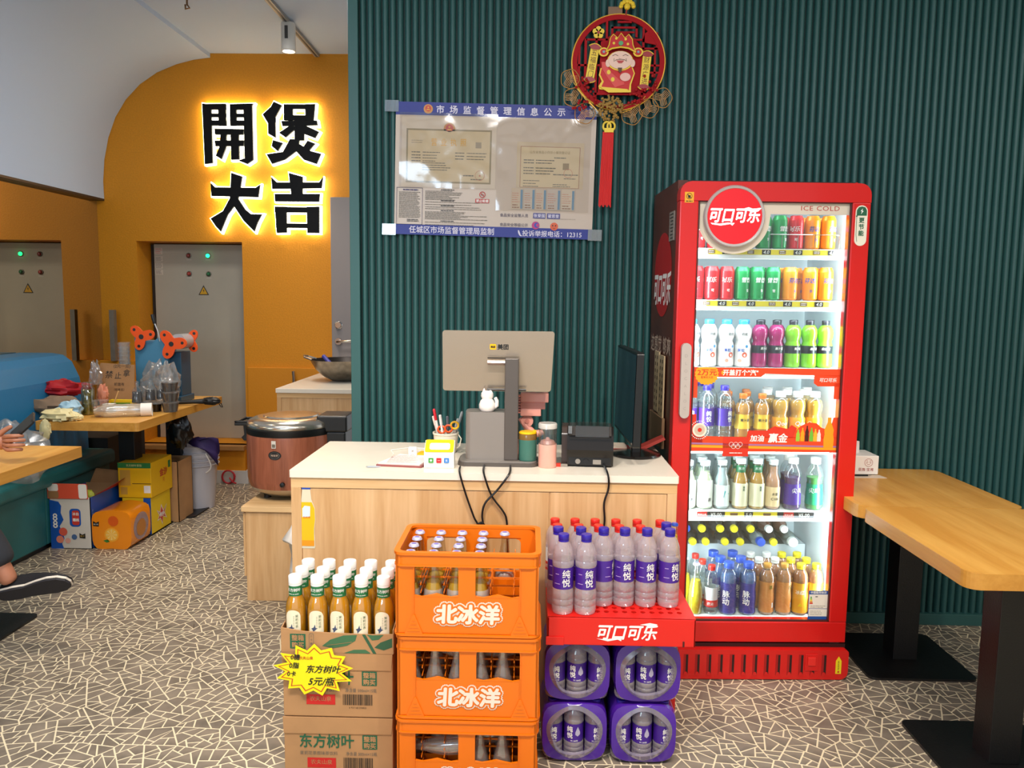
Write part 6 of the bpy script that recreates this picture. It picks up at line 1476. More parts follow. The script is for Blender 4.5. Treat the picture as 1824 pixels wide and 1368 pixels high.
def make_ornament():
    K = .000652
    t = thing('festive_ornament', 'round red and gold new-year hanging ornament with tassel on teal wall', 'ornament', (.358, 3.462, 2.450))
    X = lambda c: (c-461)*K; Z = lambda c: (428-c)*K
    rd = M_('lacquer_red', '#a80c16', .6, spec=.2); gd = M_('gold', '#f0b840', .35, metal=.3); ye = M_('gilt_yellow', '#f4d038', .45); br = M_('bronze_wire', '#c08a4a', .45, metal=.2)
    R = .196
    b = MB(); b.tube([(R*cos(a), -.004, R*sin(a)) for a in [2*pi*i/64 for i in range(64)]], .0035, gd, n=8, closed=True); b.build('gold_rim', t)
    b = MB(); n = 64
    o = circ(0, 0, R-.002, n); i_ = circ(0, 0, R-.022, n)
    for y0 in (-.008, .0): b.add([(x, y0, z) for x, z in o]+[(x, y0, z) for x, z in i_], [(k, (k+1) % n, n+(k+1) % n, n+k) for k in range(n)], rd)
    b.add([(x, -.008, z) for x, z in i_]+[(x, 0, z) for x, z in i_], [(k, (k+1) % n, n+(k+1) % n, n+k) for k in range(n)], rd)
    bars = [(165, 440, 750, 452), (250, 280, 620, 292), (600, 335, 740, 347), (300, 618, 640, 632), (640, 485, 745, 497), (240, 280, 256, 620), (375, 170, 389, 300), (612, 200, 626, 640), (310, 180, 324, 700), (690, 330, 702, 520),
            (410, 205, 580, 217), (450, 170, 540, 182), (410, 205, 424, 260), (566, 205, 580, 270), (440, 235, 560, 245), (700, 240, 712, 350), (200, 300, 214, 560)]
    for x0, z0, x1, z1 in bars: b.box(X(x0), X(x1), -.007, -.001, Z(z1), Z(z0), rd)
    b.prism([(X(a), Z(c)) for a, c in ((345, 300), (430, 245), (520, 245), (610, 330), (625, 620), (330, 630), (340, 470))], -.006, -.001, rd)
    b.prism([(X(625), Z(250)), (X(655), Z(225)), (X(700), Z(270)), (X(710), Z(320)), (X(612), Z(300))], -.007, -.001, rd)
    b.build('lattice_disc', t)
    # plum flower
    b = MB()
    for k in range(5): a = 2*pi*k/5+.3; b.prism(circ(X(327)+.014*cos(a), Z(245)+.014*sin(a), .0115, 14), -.014, -.009, ye)
    b.poly(circ(X(327), Z(245), .006, 10), lambda u, v: (u, -.0145, v), M_('plum_red', '#a8201c', .4)); b.build('plum_flower', t)
    # scrolls
    for cx, cz, w, h, rot, s in ((X(292), Z(438), .036, .125, radians(-9), '五福临门'), (X(636), Z(482), .036, .125, radians(-5), '财源广进')):
        C, S = cos(rot), sin(rot); f = lambda d: (lambda u, v: (cx+u*C-v*S, -d, cz+u*S+v*C))
        b = MB(); b.prism([(-w/2, -h/2), (w/2, -h/2), (w/2, h/2), (-w/2, h/2)], .011, .015, ye, fm=lambda u, v, q: f(q)(u, v))
        for sg in (1, -1):
            b.prism(circ(0, sg*(h/2+.006), .013, 14, 2.0 if 0 else 1.9), .010, .017, M_('scroll_red', '#a01820', .35), fm=lambda u, v, q: f(q)(u, v)); b.tube([f(.017)(x_*.026, sg*(h/2+.006)+.012*sin(pi*(x_+1)/2)*sg) for x_ in (-1, -.6, -.2, .2, .6, 1)], .002, ye, n=6)
        for i, ch in enumerate(s): b.text(ch, .027, (lambda q: lambda u, v: f(.0156)(u, v+q))(.043-i*.0285), M_('scroll_ink', '#6a3a12', .5), sx=.95)
        b.build('scroll', t)
    # smiling figure in festive robe (plain folk motif)
    sk = M_('figure_skin', '#f0c8b4', .4); b = MB(); f = lambda d: (lambda u, v: (X(u), -d, Z(v)))
    def pr(P, d0, d1, m_): b.prism(P, -d1, -d0, m_, fm=lambda u, v, w: (X(u), w, Z(v)))
    ell = lambda cx, cy, rx, ry, n=22: [(cx+rx*cos(2*pi*i/n), cy+ry*sin(2*pi*i/n)) for i in range(n)]
    pr([(345, 470), (400, 430), (540, 430), (568, 500), (545, 570), (545, 620), (340, 600), (335, 580), (355, 550), (335, 510)], .010, .016, ye)
    pr([(352, 475), (400, 440), (535, 440), (560, 500), (536, 565), (530, 608), (350, 592), (368, 552), (345, 510)], .015, .018, M_('robe_red', '#cc1a1a', .5))
    pr([(350, 432), (372, 430), (408, 490), (470, 545), (500, 548), (500, 572), (440, 590), (400, 540), (352, 470)], .017, .020, M_('sash_red', '#d8281c', .35))
    for cx, cy in ((398, 495), (425, 540)): pr(ell(cx, cy, 12, 14), .0195, .021, ye)
    pr(ell(505, 525, 34, 26), .018, .022, M_('ingot_gold', '#e8b0a0', .3)); pr([(340, 585), (520, 600), (545, 620), (400, 622)], .017, .020, ye)
    b.build('robe', t)
    b = MB(); pr(ell(470, 425, 84, 62), .018, .022, ye); pr(ell(470, 422, 76, 56), .020, .026, sk)
    for cx in (392, 550): pr(ell(cx, 440, 16, 24), .019, .023, sk)
    ink = M_('figure_ink', '#3a1a14', .5)
    for cx in (437, 503): b.tube([(X(cx-18), -.0265, Z(396)), (X(cx), -.0265, Z(387)), (X(cx+18), -.0265, Z(396))], .0010, ink, n=5)
    b.tube([(X(430), -.0265, Z(412)), (X(428), -.0265, Z(430)), (X(445), -.0265, Z(420)), (X(470), -.0265, Z(418)), (X(497), -.0265, Z(420)), (X(510), -.0265, Z(430)), (X(506), -.0265, Z(412))], .0010, ink, n=5)
    pr([(445, 425), (495, 425), (480, 442), (460, 442)], .026, .0275, M_('mouth_red', '#b83a34', .4)); pr(ell(469, 408, 9, 7), .026, .029, sk)
    pr([(455, 470), (483, 470), (478, 492), (469, 502), (460, 492)], .026, .029, M_('beard_dark', '#5a3a20', .5)); b.build('smiling_face', t)
    b = MB(); pr([(375, 370), (395, 330), (400, 290), (420, 262), (450, 285), (470, 255), (495, 285), (520, 262), (545, 295), (548, 330), (568, 375), (520, 350), (470, 343), (415, 352)], .024, .029, M_('hat_red', '#c8181c', .5))
    b.tube([(X(a), -.030, Z(c)) for a, c in ((375, 372), (415, 352), (470, 343), (520, 350), (568, 375))], .0035, ye, n=6); b.tube([(X(a), -.030, Z(c)) for a, c in ((378, 366), (395, 330), (402, 288), (420, 264), (450, 287), (470, 257), (495, 287), (520, 264), (543, 295), (548, 330), (565, 370))], .0022, ye, n=6)
    pr(ell(470, 320, 15, 14), .029, .033, M_('jade', '#3a9a5a', .2))
    for cx, cy in ((425, 320), (515, 325), (440, 290), (500, 295)): pr(ell(cx, cy, 8, 8), .029, .032, ye)
    for cx, s in ((362, -1), (583, 1)):
        pr(ell(cx, 372, 32, 28), .020, .026, ye); pr(ell(cx, 372, 22, 19), .025, .028, M_('hat_red', '#c8181c', .5)); pr(ell(cx, 372, 8, 8), .027, .030, M_('gem', '#6a8a9a', .2))
    b.build('festive_hat', t)
    # gilt fans, berries, cone cluster
    for k, (cx, cy, r, a0) in enumerate(((150, 535, 60, 0), (170, 650, 58, 1), (250, 750, 66, 2), (555, 755, 66, 3), (665, 715, 62, 4), (750, 650, 62, 5))):
        b = MB(); rr = r*K
        b.tube([(X(cx)+rr*cos(a)*(1+.04*cos(5*a)), -.010, Z(cy)+rr*sin(a)*(1+.04*cos(5*a))) for a in [2*pi*i/30 for i in range(30)]], .0019, br, n=5, closed=True)
        for j in range(3):
            th = a0+j*2.09; dx, dy = cos(th), sin(th)
            for q in range(-2, 3):
                o = q*.0062; c0 = (X(cx)+dx*rr*.42-dy*o, Z(cy)+dy*rr*.42+dx*o); L = rr*.45*(1-abs(q)*.10)
                b.tube([(c0[0]-dx*L, -.010, c0[1]-dy*L), (c0[0]+dx*L, -.010, c0[1]+dy*L)], .0013, br, n=4)
        b.build('wire_fan', t)
    b = MB(); rb = random.Random(6); be = M_('berry_red', '#a8141c', .3)
    def ball(c, r, m_): b.lathe([(0, -r), (r*.7, -r*.7), (r, 0), (r*.7, r*.7), (0, r)], m_, c=c, n=8)
    for (cx, cy, w, h, n_) in ((235, 560, 55, 50, 12), (230, 690, 60, 40, 12), (290, 650, 30, 60, 6), (585, 645, 60, 45, 16), (670, 560, 50, 60, 12)):
        for _ in range(n_): ball((X(cx+rb.uniform(-w, w)), -.016-.008*rb.random(), Z(cy+rb.uniform(-h, h))), .0065, be)
    for P in (((165, 480), (200, 600), (290, 690), (345, 745)), ((640, 640), (600, 690), (540, 730), (480, 750)), ((175, 560), (250, 660), (330, 730))):
        b.tube([(X(a), -.012, Z(c)) for a, c in P], .0014, gd, n=5)
    o = b.build('berry_sprigs', t, kind='stuff')
    b = MB()
    for _ in range(130):
        a, r = rb.uniform(0, 2*pi), sqrt(rb.random())*.052; ball((X(415)+r*cos(a), -.020-.018*(1-(r/.048)**2)-.004*rb.random(), Z(722)+r*1.05*sin(a)), .0055, M_('cone_gold', '#b08a48', .4, metal=.2))
    b.build('gilt_cone_cluster', t, kind='stuff')
    # knots, cord, tag, tassel
    b = MB()
    for cx, cy, s in ((395, 835, 1), (422, 835, -1)): b.tube([(X(cx)+.016*cos(a), -.02, Z(cy)+.017*sin(a)*1.1) for a in [2*pi*i/14 for i in range(14)]], .0045, ye, n=6, closed=True)
    b.box(X(378), X(438), -.028, -.014, Z(875), Z(848), ye); b.build('yellow_knot', t)
    b = MB()
    for k in range(13):
        x = X(372)+(X(437)-X(372))*k/12; x2 = X(354)+(X(430)-X(354))*k/12; b.tube([(x, -.021, Z(870)), ((x+x2)/2, -.020+.003*sin(k), Z(1100)), (x2, -.020, Z(1345+8*sin(k*1.7)))], .0024, M_('tassel_red', '#d81a14', .6), n=6)
    b.build('tassel', t)
    b = MB()
    for k in range(7): a = pi*k/6; ball((X(508)+.026*cos(a), -.010, Z(82)+.020*sin(a)), .010, ye)
    ball((X(508), -.012, Z(85)), .014, ye); b.tube([(X(508), -.012, Z(85)+.02), (X(510), -.012, Z(-40))], .0028, M_('cord_red', '#a82a14', .5), n=6); b.tube([(X(506), -.010, Z(95)), (X(500), -.008, Z(140))], .003, M_('cord_red', '#a82a14', .5), n=6); b.build('top_knot', t)
    b = MB(); b.box(X(388), X(478), -.006, -.002, Z(140), Z(82), M_('tag_brown', '#8a6a50', .6)); b.build('paper_tag', t)
make_ornament()

def pedestal_table(lab, x0, x1, y0, y1, px, py, group=None, pw=.21, col=.048, r=.04, second=None, zt=.75, th=.048):
    cx, cy = (x0+x1)/2, (y0+y1)/2
    t = thing('pedestal_table', lab, 'table', (cx, cy, 0), group=group); w, d = (x1-x0)/2, (y1-y0)/2
    b = MB(); P = rrect(-w, w, -d, d, r, n=6); b.prism(P, zt-th, zt-.002, TABLE_E, axis='z'); b.add([(x, y, zt) for x, y in P]+[(x, y, zt-.002) for x, y in P], [tuple(range(len(P)))]+[(i, (i+1) % len(P), len(P)+(i+1) % len(P), len(P)+i) for i in range(len(P))], TABLE); b.build('tabletop', t, bevel=0)
    for (qx, qy) in [(px, py)]+([second] if second else []):
        X, Y = qx-cx, qy-cy
        b = MB(); b.box(X-col, X+col, Y-col, Y+col, .010, zt-th-.012, BLACKM); b.box(X-.12, X+.12, Y-.12, Y+.12, zt-th-.012, zt-th, BLACKM); b.build('pillar', t, bevel=.002)
        b = MB(); b.prism(rrect(X-pw, X+pw, Y-pw, Y+pw, .03), 0, .010, BLACKM, axis='z'); b.build('base_plate', t, bevel=.002)
    return t
def make_right():
    pedestal_table('far wooden pedestal table pushed against the cooler side', 1.203, 1.805, 2.812, 3.475, 1.545, 3.145, 'wooden tables on the right', zt=.72, r=.05)
    pedestal_table('near wooden pedestal table at the right edge of the picture', 1.210, 1.84, 2.11, 2.808, 1.515, 2.42, 'wooden tables on the right', zt=.72)
    t = thing('tissue_box', 'white tissue box with small red logo on the far right table', 'tissue box', (1.43, 3.40, .720))
    b = MB(); b.box(-.09, .065, -.07, .07, .004, .085, WHITEP); b.build('box_body', t, bevel=.003)
    b = MB(); b.text('☺', .034, lambda u, v: (.022+u, -.0712, .056+v), M_('logo_red', '#a83228', .5)); b.text('巨赢保湘', .015, lambda u, v: (.012+u, -.0712, .026+v), M_('logo_red', '#a83228', .5)) if 0 else b.text('臣旌·宝湘', .015, lambda u, v: (.012+u, -.0712, .026+v), M_('logo_red', '#a83228', .5)); b.build('logo_print', t)
    b = MB(); b.prism([(-.05, 0), (.012, 0), (.010, .05), (-.045, .055)], -.004, .004, M_('tissue', '#efe8e4', .9)); b.build('tissue_sheet', t, loc=(0, .01, .084))
    b = MB(); b.prism([(-.09, -.03), (.10, -.02), (.09, .03), (-.08, .03)], 0, .002, MATS['paper_cream'], axis='z'); tag(b.build('paper_slip', loc=(1.41, 3.30, .7202)), 'paper slip under a pen in front of the tissue box', 'paper')
    b = MB(); b.tube([(-.06, 0, .0045), (.03, .004, .0045)], .004, BLACK, n=8); b.tube([(.03, .004, .0045), (.045, .005, .0045)], [.003, .001], STEEL, n=8); tag(b.build('pen', loc=(1.41, 3.30, .7222)), 'black pen lying before the tissue box on right table', 'pen')
make_right()
# ================================================================== LEFT SIDE: BOOTH, TABLES, CLUTTER, PERSON
import mathutils.noise as mnoise
def crumple(b, c, r, mt, seed=0.0, n=22, m=14, amp=.35, fr=3.0, flat_=None, sharp=2.0):
    vs = []
    for j in range(m+1):
        ph = pi*j/m
        for i in range(n):
            a = 2*pi*i/n; d = Vector((sin(ph)*cos(a), sin(ph)*sin(a), cos(ph)))
            k = 1+amp*mnoise.noise(d*fr+Vector((seed, seed, 0)))+amp*.5*abs(mnoise.noise(d*fr*sharp+Vector((0, seed, seed))))
            z = c[2]+d.z*r[2]*k
            if flat_ is not None: z = max(z, flat_)
            vs.append((c[0]+d.x*r[0]*k, c[1]+d.y*r[1]*k, z))
    return b.add(vs, [(j*n+i, j*n+(i+1) % n, (j+1)*n+(i+1) % n, (j+1)*n+i) for j in range(m) for i in range(n)], mt, True)
def make_booth():
    BL = mat('booth_blue', '#1f6a94', .42, bump=.15, scale=40); TE = mat('booth_teal', '#1d6a6c', .45, bump=.15, scale=40)
    prof_b = [(-3.285, .44), (-2.86, .44), (-2.865, .70), (-2.90, .92), (-2.945, 1.02), (-3.0, 1.062), (-3.07, 1.072), (-3.285, 1.072)]
    for y0, y1, lab in ((2.9, 4.98, 'long blue booth bench with teal base along the mirror wall'), (0.75, 2.895, 'blue booth bench section nearest the camera on the left')):
        t = thing('booth_bench', lab, 'bench', (-3.0, (y0+y1)/2, 0)); h = (y1-y0)/2
        b = MB(); b.prism([(x+3.0, z) for x, z in prof_b], -h, h, BL, fm=lambda u, v, w: (u, w, v), smooth=False); b.build('backrest', t, bevel=.012)
        b = MB(); b.prism(rrect(-.285, .310, .36, .455, .03), -h, h, TE, fm=lambda u, v, w: (u, w, v)); b.build('seat', t)
        n = 3 if y1 > 4 else 2
        for k in range(n):
            a = -h+2*h*k/n+.002; c = -h+2*h*(k+1)/n-.002
            b = MB(); b.box(-.285, .275, a, c, 0.03, .36, TE); b.build('base_panel', t, bevel=.008)
        b = MB(); b.box(-.285, .255, -h, h, 0, .03, BLACK); b.build('plinth', t)
make_booth()

def make_left_tables():
    pedestal_table('cluttered far wooden table beside the booth with boxes underneath', -2.725, -2.145, 4.22, 5.42, -2.45, 4.72, 'wooden tables along the booth', r=.02, pw=.18, second=(-2.36, 5.15))
    pedestal_table('near-left wooden table where the hand with phone rests', -2.66, -2.062, 2.34, 3.54, -2.41, 3.17, 'wooden tables along the booth', r=.012, second=(-2.41, 2.6))
make_left_tables()

def make_clutter():
    Z0 = .7502
    def tg(b, nm, lab, cat, loc=None, **k): return tag(b.build(nm, loc=loc, **k), lab, cat)
    film = clear('bag_film', '#f0eeec', .09, .45, .16, body=.12, bodycol='#efe8e0'); dark = M_('sauce_dark', '#140b09', .15)
    cup = clear('cup_plastic', '#f4f4f2', .05, .32, .08, body=.05)
    # cup sealing machine
    t = thing('cup_sealing_machine', 'blue cup sealing machine with orange reels at the back of far table', 'machine', (-2.475, 5.08, Z0))
    mb = M_('machine_blue', '#4c86a6', .4); md = M_('machine_dark', '#1f4a63', .45); og = M_('reel_orange', '#f2571a', .4)
    b = MB(); b.prism([(-.10, 0), (.115, 0), (.115, .42), (.055, .425), (.02, .395), (-.05, .395), (-.10, .43)], -.012, .012, mb); b.build('side_plate', t, bevel=.002)
    b = MB(); b.box(-.10, .19, .012, .16, 0, .33, md); b.box(-.09, .10, .012, .15, .33, .40, mb); b.box(-.11, .20, -.03, .18, 0, .04, md); b.build('machine_body', t, bevel=.004)
    def reel(cx, cz, y, rot, s=1.0):
        P = []
        for k in range(36):
            a = 2*pi*k/36; P.append((cx+s*(.058+.024*cos(3*(a-rot)))*cos(a), cz+s*(.058+.024*cos(3*(a-rot)))*sin(a)))
        b = MB(); b.prism(P, y-.004, y+.004, og)
        for k in range(3): a = rot+2*pi*k/3; b.prism(circ(cx+s*.058*cos(a), cz+s*.058*sin(a), .010, 12), y-.0048, y-.0042, BLACK)
        b.prism(circ(cx, cz, .016, 14), y-.006, y-.004, BLACK); b.build('film_reel', t)
    reel(.150, .385, -.03, 2.2, 1.25); reel(-.045, .43, -.03, .25, 1.1); reel(.21, .40, .11, 1.0, 1.0)
    b = MB(); b.lathe([(0, -.065), (.05, -.065), (.05, .065), (0, .065)], M_('film_roll', '#b9b8ba', .12, metal=.3), T=lambda p, q, r: (.19+p, .04+r, .40+q), n=24); b.build('film_roll', t)
    b = MB(); b.tube([(.065, -.01, .40), (.055, -.015, .47), (.035, -.02, .53)], .005, STEEL); b.build('lever_rod', t)
    b = MB(); b.tube([(.040, -.02, .515), (.034, -.02, .545), (.026, -.02, .575)], [.010, .013, .011], BLACK, n=12); b.build('lever_knob', t)
    # cup stack
    t = thing('cup_stack', 'tall stack of clear plastic cups left of the sealing machine', 'cups', (-2.585, 4.90, Z0))
    for k in range(2):
        b = MB()
        for i in range(14): z = i*.026+.0; b.lathe([(.024, z), (.033, z+.055), (.036, z+.056), (.036, z+.060)], cup, c=(-.010 if k else .022, .0+k*.075, 0), n=16)
        b.build('nested_cups', t, kind='stuff')
    # plastic bags in front of the machine
    b = MB(); crumple(b, (0, 0, .12), (.085, .05, .13), film, 3.1, amp=.7, fr=2.0, flat_=0.0); tg(b, 'plastic_bag', 'crumpled clear plastic bag hanging before the blue machine', 'bag', (-2.37, 4.93, Z0))
    b = MB(); crumple(b, (0, 0, .10), (.07, .05, .12), film, 8.3, amp=.6, fr=2.9, flat_=0.0); tg(b, 'plastic_bag', 'knotted clear bag above the dark sauce bottles', 'bag', (-2.27, 4.86, Z0+.03))
    b = MB(); crumple(b, (0, 0, .05), (.03, .03, .075), film, 5.7, amp=.6, fr=3.2, flat_=0.0); tg(b, 'plastic_bag', 'small silvery twist of film left of the cardboard sign', 'bag', (-2.66, 4.74, Z0+.15))
    # cardboard sign
    t = thing('cardboard_sign', 'brown cardboard sign with handwritten black characters on the far table', 'sign', (-2.572, 4.80, Z0+.05))
    b = MB(); b.prism([(-.125, 0), (.115, .0), (.112, .215), (-.10, .225), (-.118, .19)], 0, .006, KRAFT_D, fm=lambda u, v, w: (u, w+v*.12, v)); b.build('card', t)
    b = MB(); g = lambda X_, Y_: (lambda u, v: (X_+u, (Y_+v)*.12-.0012, Y_+v))
    b.text('(2元一双)', .026, g(.035, .205), BLACKP); b.text('禁', .050, g(-.045, .155), BLACKP, shear=.1); b.text('止', .046, g(.012, .150), BLACKP, shear=.1); b.text('拿', .046, g(.065, .165), BLACKP, shear=.1)
    b.text('前面有', .022, g(.02, .095), M_('ink_brown', '#3a2418', .6)); b.text('（结束后）', .018, g(.02, .062), MATS['ink_brown']); b.build('handwriting', t)
    b = MB(); b.box(-.085, .075, -.02, .02, 0, .055, M_('box_yellow', '#e0c01c', .5)); b.poly([(-.07, .012), (.05, .012), (.05, .04), (-.07, .04)], lambda u, v: (u, -.0206, v), M_('box_green', '#5a8a2c', .5)); tg(b, 'yellow_carton', 'low yellow box in front of the cardboard sign', 'box', (-2.50, 4.76, Z0))
    # jar, tub, bottles
    t = thing('glass_jar', 'tall glass jar of green and yellow tea leaves on far table', 'jar', (-2.575, 4.50, Z0))
    b = MB(); b.lathe([(0, .002), (.034, .002), (.036, .008), (.036, .155), (.028, .165), (.028, .175)], clear('jar_glass', '#d8dcc8', .12, .5, .04), n=24); b.build('jar_body', t)
    b = MB(); b.lathe([(0, .005), (.033, .005), (.033, .145), (0, .145)], mat('tea_leaves', '#5a4a1c', .6, vary=.6, color2='#a8902c', scale=45), n=20); b.build('leaves', t)
    b = MB(); b.lathe([(.030, .170), (.032, .172), (.032, .190), (0, .192)], CLEARB, n=24); b.build('lid', t)
    t = thing('clear_tub', 'clear plastic tub with printed characters at the table edge', 'tub', (-2.47, 4.44, Z0))
    b = MB(); b.lathe([(0, .002), (.034, .002), (.042, .085), (.046, .088), (.046, .094)], cup, n=24); b.build('tub_body', t)
    b = MB(); b.lathe([(0, .094), (.046, .094)], cup, n=24); b.build('lid', t)
    b = MB(); b.text('七点', .016, cyl(.041, .060, .2), BLACKP); b.text('小鲜', .016, cyl(.040, .040, .2), BLACKP); b.lathe([(0, .03), (.034, .03), (.038, .055), (0, .055)], M_('tub_content', '#e0a88c', .5), n=16); b.build('tub_content', t)
    b = MB(); b.box(-.03, .03, -.02, .02, 0, .05, M_('pack_blue', '#6ab4dc', .4)); b.box(-.03, .03, -.021, .021, .04, .052, WHITEP); tg(b, 'tissue_pack', 'small blue and white tissue pack behind the clear tub', 'tissues', (-2.505, 4.60, Z0))
    b = MB(); b.prism([(0, 0), (.006, 0), (.035, .07), (.028, .072)], -.002, .002, M_('stick_wood', '#d8a868', .6)); tg(b, 'wooden_stick', 'short wooden stick leaning against the cardboard sign', 'stick', (-2.51, 4.66, Z0+.05))
    b = MB(); crumple(b, (0, 0, .05), (.028, .02, .055), M_('packet_peach', '#d8896a', .5), 2.2, amp=.5, fr=4); tg(b, 'snack_packet', 'crumpled peach-coloured packet between jar and cardboard sign', 'packet', (-2.575, 4.66, Z0+.05))
    for k, (x, y, z, s, lab) in enumerate(((-2.345, 4.62, .06, 1.0, 'dark sauce bottle, leftmost of three standing in the clear tray'), (-2.285, 4.66, .07, .95, 'dark sauce bottle, middle of three in the clear tray'), (-2.235, 4.69, .075, .85, 'dark sauce bottle, rightmost of three in the clear tray'))):
        t = thing('sauce_bottle', lab, 'bottle', (x, y, Z0+z), group='dark sauce bottles on the far table')
        b = MB(); b.lathe([(0, 0), (.030*s, 0), (.026*s, .065*s), (0, .066*s)], dark, n=20); b.build('sauce', t)
        b = MB(); b.lathe([(.032*s, .0), (.028*s, .07*s), (.010, .095*s), (.010, .125*s), (0, .127*s)], cup, n=20); b.build('bottle_body', t)
    t = thing('plastic_tray', 'clear plastic tray with dark sauce under the sauce bottles', 'tray', (-2.295, 4.655, Z0))
    b = MB(); b.prism(rrect(-.085, .085, -.055, .055, .02), .052, .055, cup, axis='z'); b.build('tray_lid', t); b = MB(); b.lathe([(0, .002), (.04, .002), (.048, .05), (0, .05)], dark, c=(-.035, -.01, 0), n=20); b.lathe([(0, .002), (.03, .002), (.034, .045), (0, .045)], dark, c=(.04, .01, 0), n=20); b.build('sauce_cup', t, kind='stuff')
    for k, (z, lab) in enumerate(((0, 'bottom tub of dark sauce in the stack of three'), (.062, 'middle tub of dark sauce in the stack of three'), (.124, 'top tub of dark sauce in the stack of three'))):
        t = thing('sauce_tub', lab, 'tub', (-2.165, 4.66, Z0+z), group='stacked tubs of dark sauce')
        b = MB(); b.lathe([(0, .001), (.038, .001), (.048, .052), (0, .052)], dark, n=24); b.build('sauce', t)
        b = MB(); b.lathe([(.040, .0), (.050, .056), (.054, .057), (.054, .061), (0, .0615)], cup, n=24); b.build('tub_shell', t)
    # roll of lids in a clear bag with white label
    t = thing('lid_sleeve', 'long clear plastic sleeve of lids with a white label on its end', 'plastic sleeve', (-2.33, 4.44, Z0+.037))
    b = MB(); d = Vector((.26, .10, 0)).normalized(); up = Vector((0, 0, 1)); sd = d.cross(up)
    vs = []; n, m = 20, 16
    for j in range(m+1):
        for i in range(n):
            a = 2*pi*i/n; r = (.037 if j > 3 else .012+.025*j/3)*(1+.12*mnoise.noise(Vector((cos(a)*2, sin(a)*2, j*.7)))); p = d*(-.16+.30*j/m)+sd*cos(a)*r+up*sin(a)*min(r, .037); vs.append(tuple(p))
    b.add(vs, [(j*n+i, j*n+(i+1) % n, (j+1)*n+(i+1) % n, (j+1)*n+i) for j in range(m) for i in range(n)], clear('sleeve_clear', '#ece8e0', .2, .6, .12, body=.30, bodycol='#e9dcc6'), True); b.build('clear_sleeve', t)
    b = MB(); vs = []
    for j in range(3):
        for i in range(n): a = 2*pi*i/n; vs.append(tuple(d*(.085+.03*j)+sd*cos(a)*.0385+up*sin(a)*.0385))
    b.add(vs, [(j*n+i, j*n+(i+1) % n, (j+1)*n+(i+1) % n, (j+1)*n+i) for j in range(2) for i in range(n)], M_('label_white', '#e9e4dc', .5), True); b.build('white_label', t)
    # black folded umbrella
    t = thing('folded_umbrella', 'black folded umbrella lying on the far right corner of cluttered table', 'umbrella', (-2.10, 4.98, Z0+.018))
    b = MB(); crumple(b, (.055, 0, .006), (.055, .035, .026), M_('nylon_black', '#161616', .5), 1.4, amp=.3, flat_=-.017); b.build('folded_canopy', t)
    b = MB(); b.tube([(-.16, -.06, .0), (-.05, -.02, .004), (.02, 0, .006)], [.012, .014, .018], MATS['nylon_black'], n=10); b.build('shaft', t)
    b = MB(); b.tube([(.10, -.01, .002), (.125, -.02, -.004), (.13, -.01, -.03), (.115, .0, -.03), (.105, 0, -.01)], .003, BLACK, n=6); b.build('wrist_strap', t)
    # cloths, gloves, bags on the left
    b = MB(); crumple(b, (0, 0, .055), (.15, .06, .045), mat('bag_red', '#a3121c', .45, bump=.3, scale=12), 4.4, amp=.5, fr=2.6); tg(b, 'red_bag', 'crumpled red bag lying on the heap beside the blue backrest', 'bag', (-2.82, 4.66, Z0+.075))
    b = MB(); crumple(b, (0, 0, .04), (.15, .07, .06), mat('bag_brown', '#7d6650', .7, bump=.3, scale=12), 6.1, amp=.5, fr=2.4, flat_=0.0); tg(b, 'brown_bag', 'crumpled brown cloth bag under the red bag', 'bag', (-2.76, 4.52, Z0))
    b = MB(); crumple(b, (0, 0, .035), (.06, .05, .05), mat('bag_pale', '#9fc0d0', .4), 1.1, amp=.6, fr=3, flat_=0.0); tg(b, 'pale_blue_bag', 'small pale blue crumpled bag beside the glass jar', 'bag', (-2.625, 4.40, Z0))
    gl = mat('rubber_cream', '#d9cb96', .5, bump=.2, scale=20)
    t = thing('rubber_glove', 'cream rubber gloves crumpled over the front edge of cluttered table', 'gloves', (-2.60, 4.26, Z0))
    b = MB(); crumple(b, (.0, 0, .028), (.085, .055, .034), gl, 7.7, amp=.5, fr=3.0, flat_=0.0); b.build('glove_palm', t)
    b = MB(); crumple(b, (-.055, -.052, -.045), (.030, .013, .055), gl, 9.2, amp=.4, fr=3.0); b.build('hanging_cuff', t)
    b = MB(); crumple(b, (.08, .01, .018), (.035, .03, .018), gl, 2.7, amp=.5, fr=3.0, flat_=0.0); b.build('glove_fingers', t)
    b = MB(); crumple(b, (0, 0, .14), (.19, .12, .155), film, 2.9, amp=.45, fr=2.4, flat_=0.0); tg(b, 'plastic_bag', 'large clear plastic bag on the booth seat behind the phone', 'bag', (-2.74, 4.02, .456))
    b = MB(); crumple(b, (0, 0, -.09), (.065, .055, .10), mat('bag_black', '#0d0d0e', .22), 3.6, amp=.4, fr=2.6); tg(b, 'black_bag', 'shiny black rubbish bag hanging under the cluttered table', 'bag', (-2.20, 4.86, .69))
    # ---------------- boxes below
    bl = M_('carton_blue', '#1b55b0', .4); wh = M_('carton_white', '#d5cfc6', .5); orr = M_('carton_coral', '#e0563a', .5)
    t = thing('drink_carton', 'open blue and white milk-drink carton leaning on booth base', 'carton', (-2.603, 4.50, 0))
    w, d, h = .118, .185, .300
    b = MB(); b.box(-w, w, -d, -d+.004, 0, h, wh); b.build('front_panel', t); b = MB(); b.box(w-.004, w, -d, d, 0, h, bl); b.build('side_panel', t); b = MB(); b.box(-w, -w+.004, -d, d, 0, h, bl); b.build('side_panel', t)
    b = MB(); b.box(-w, w, d-.004, d, 0, h, KRAFT); b.build('back_panel', t); b = MB(); b.box(-w, w, -d, d, 0, .004, KRAFT); b.build('carton_floor', t)
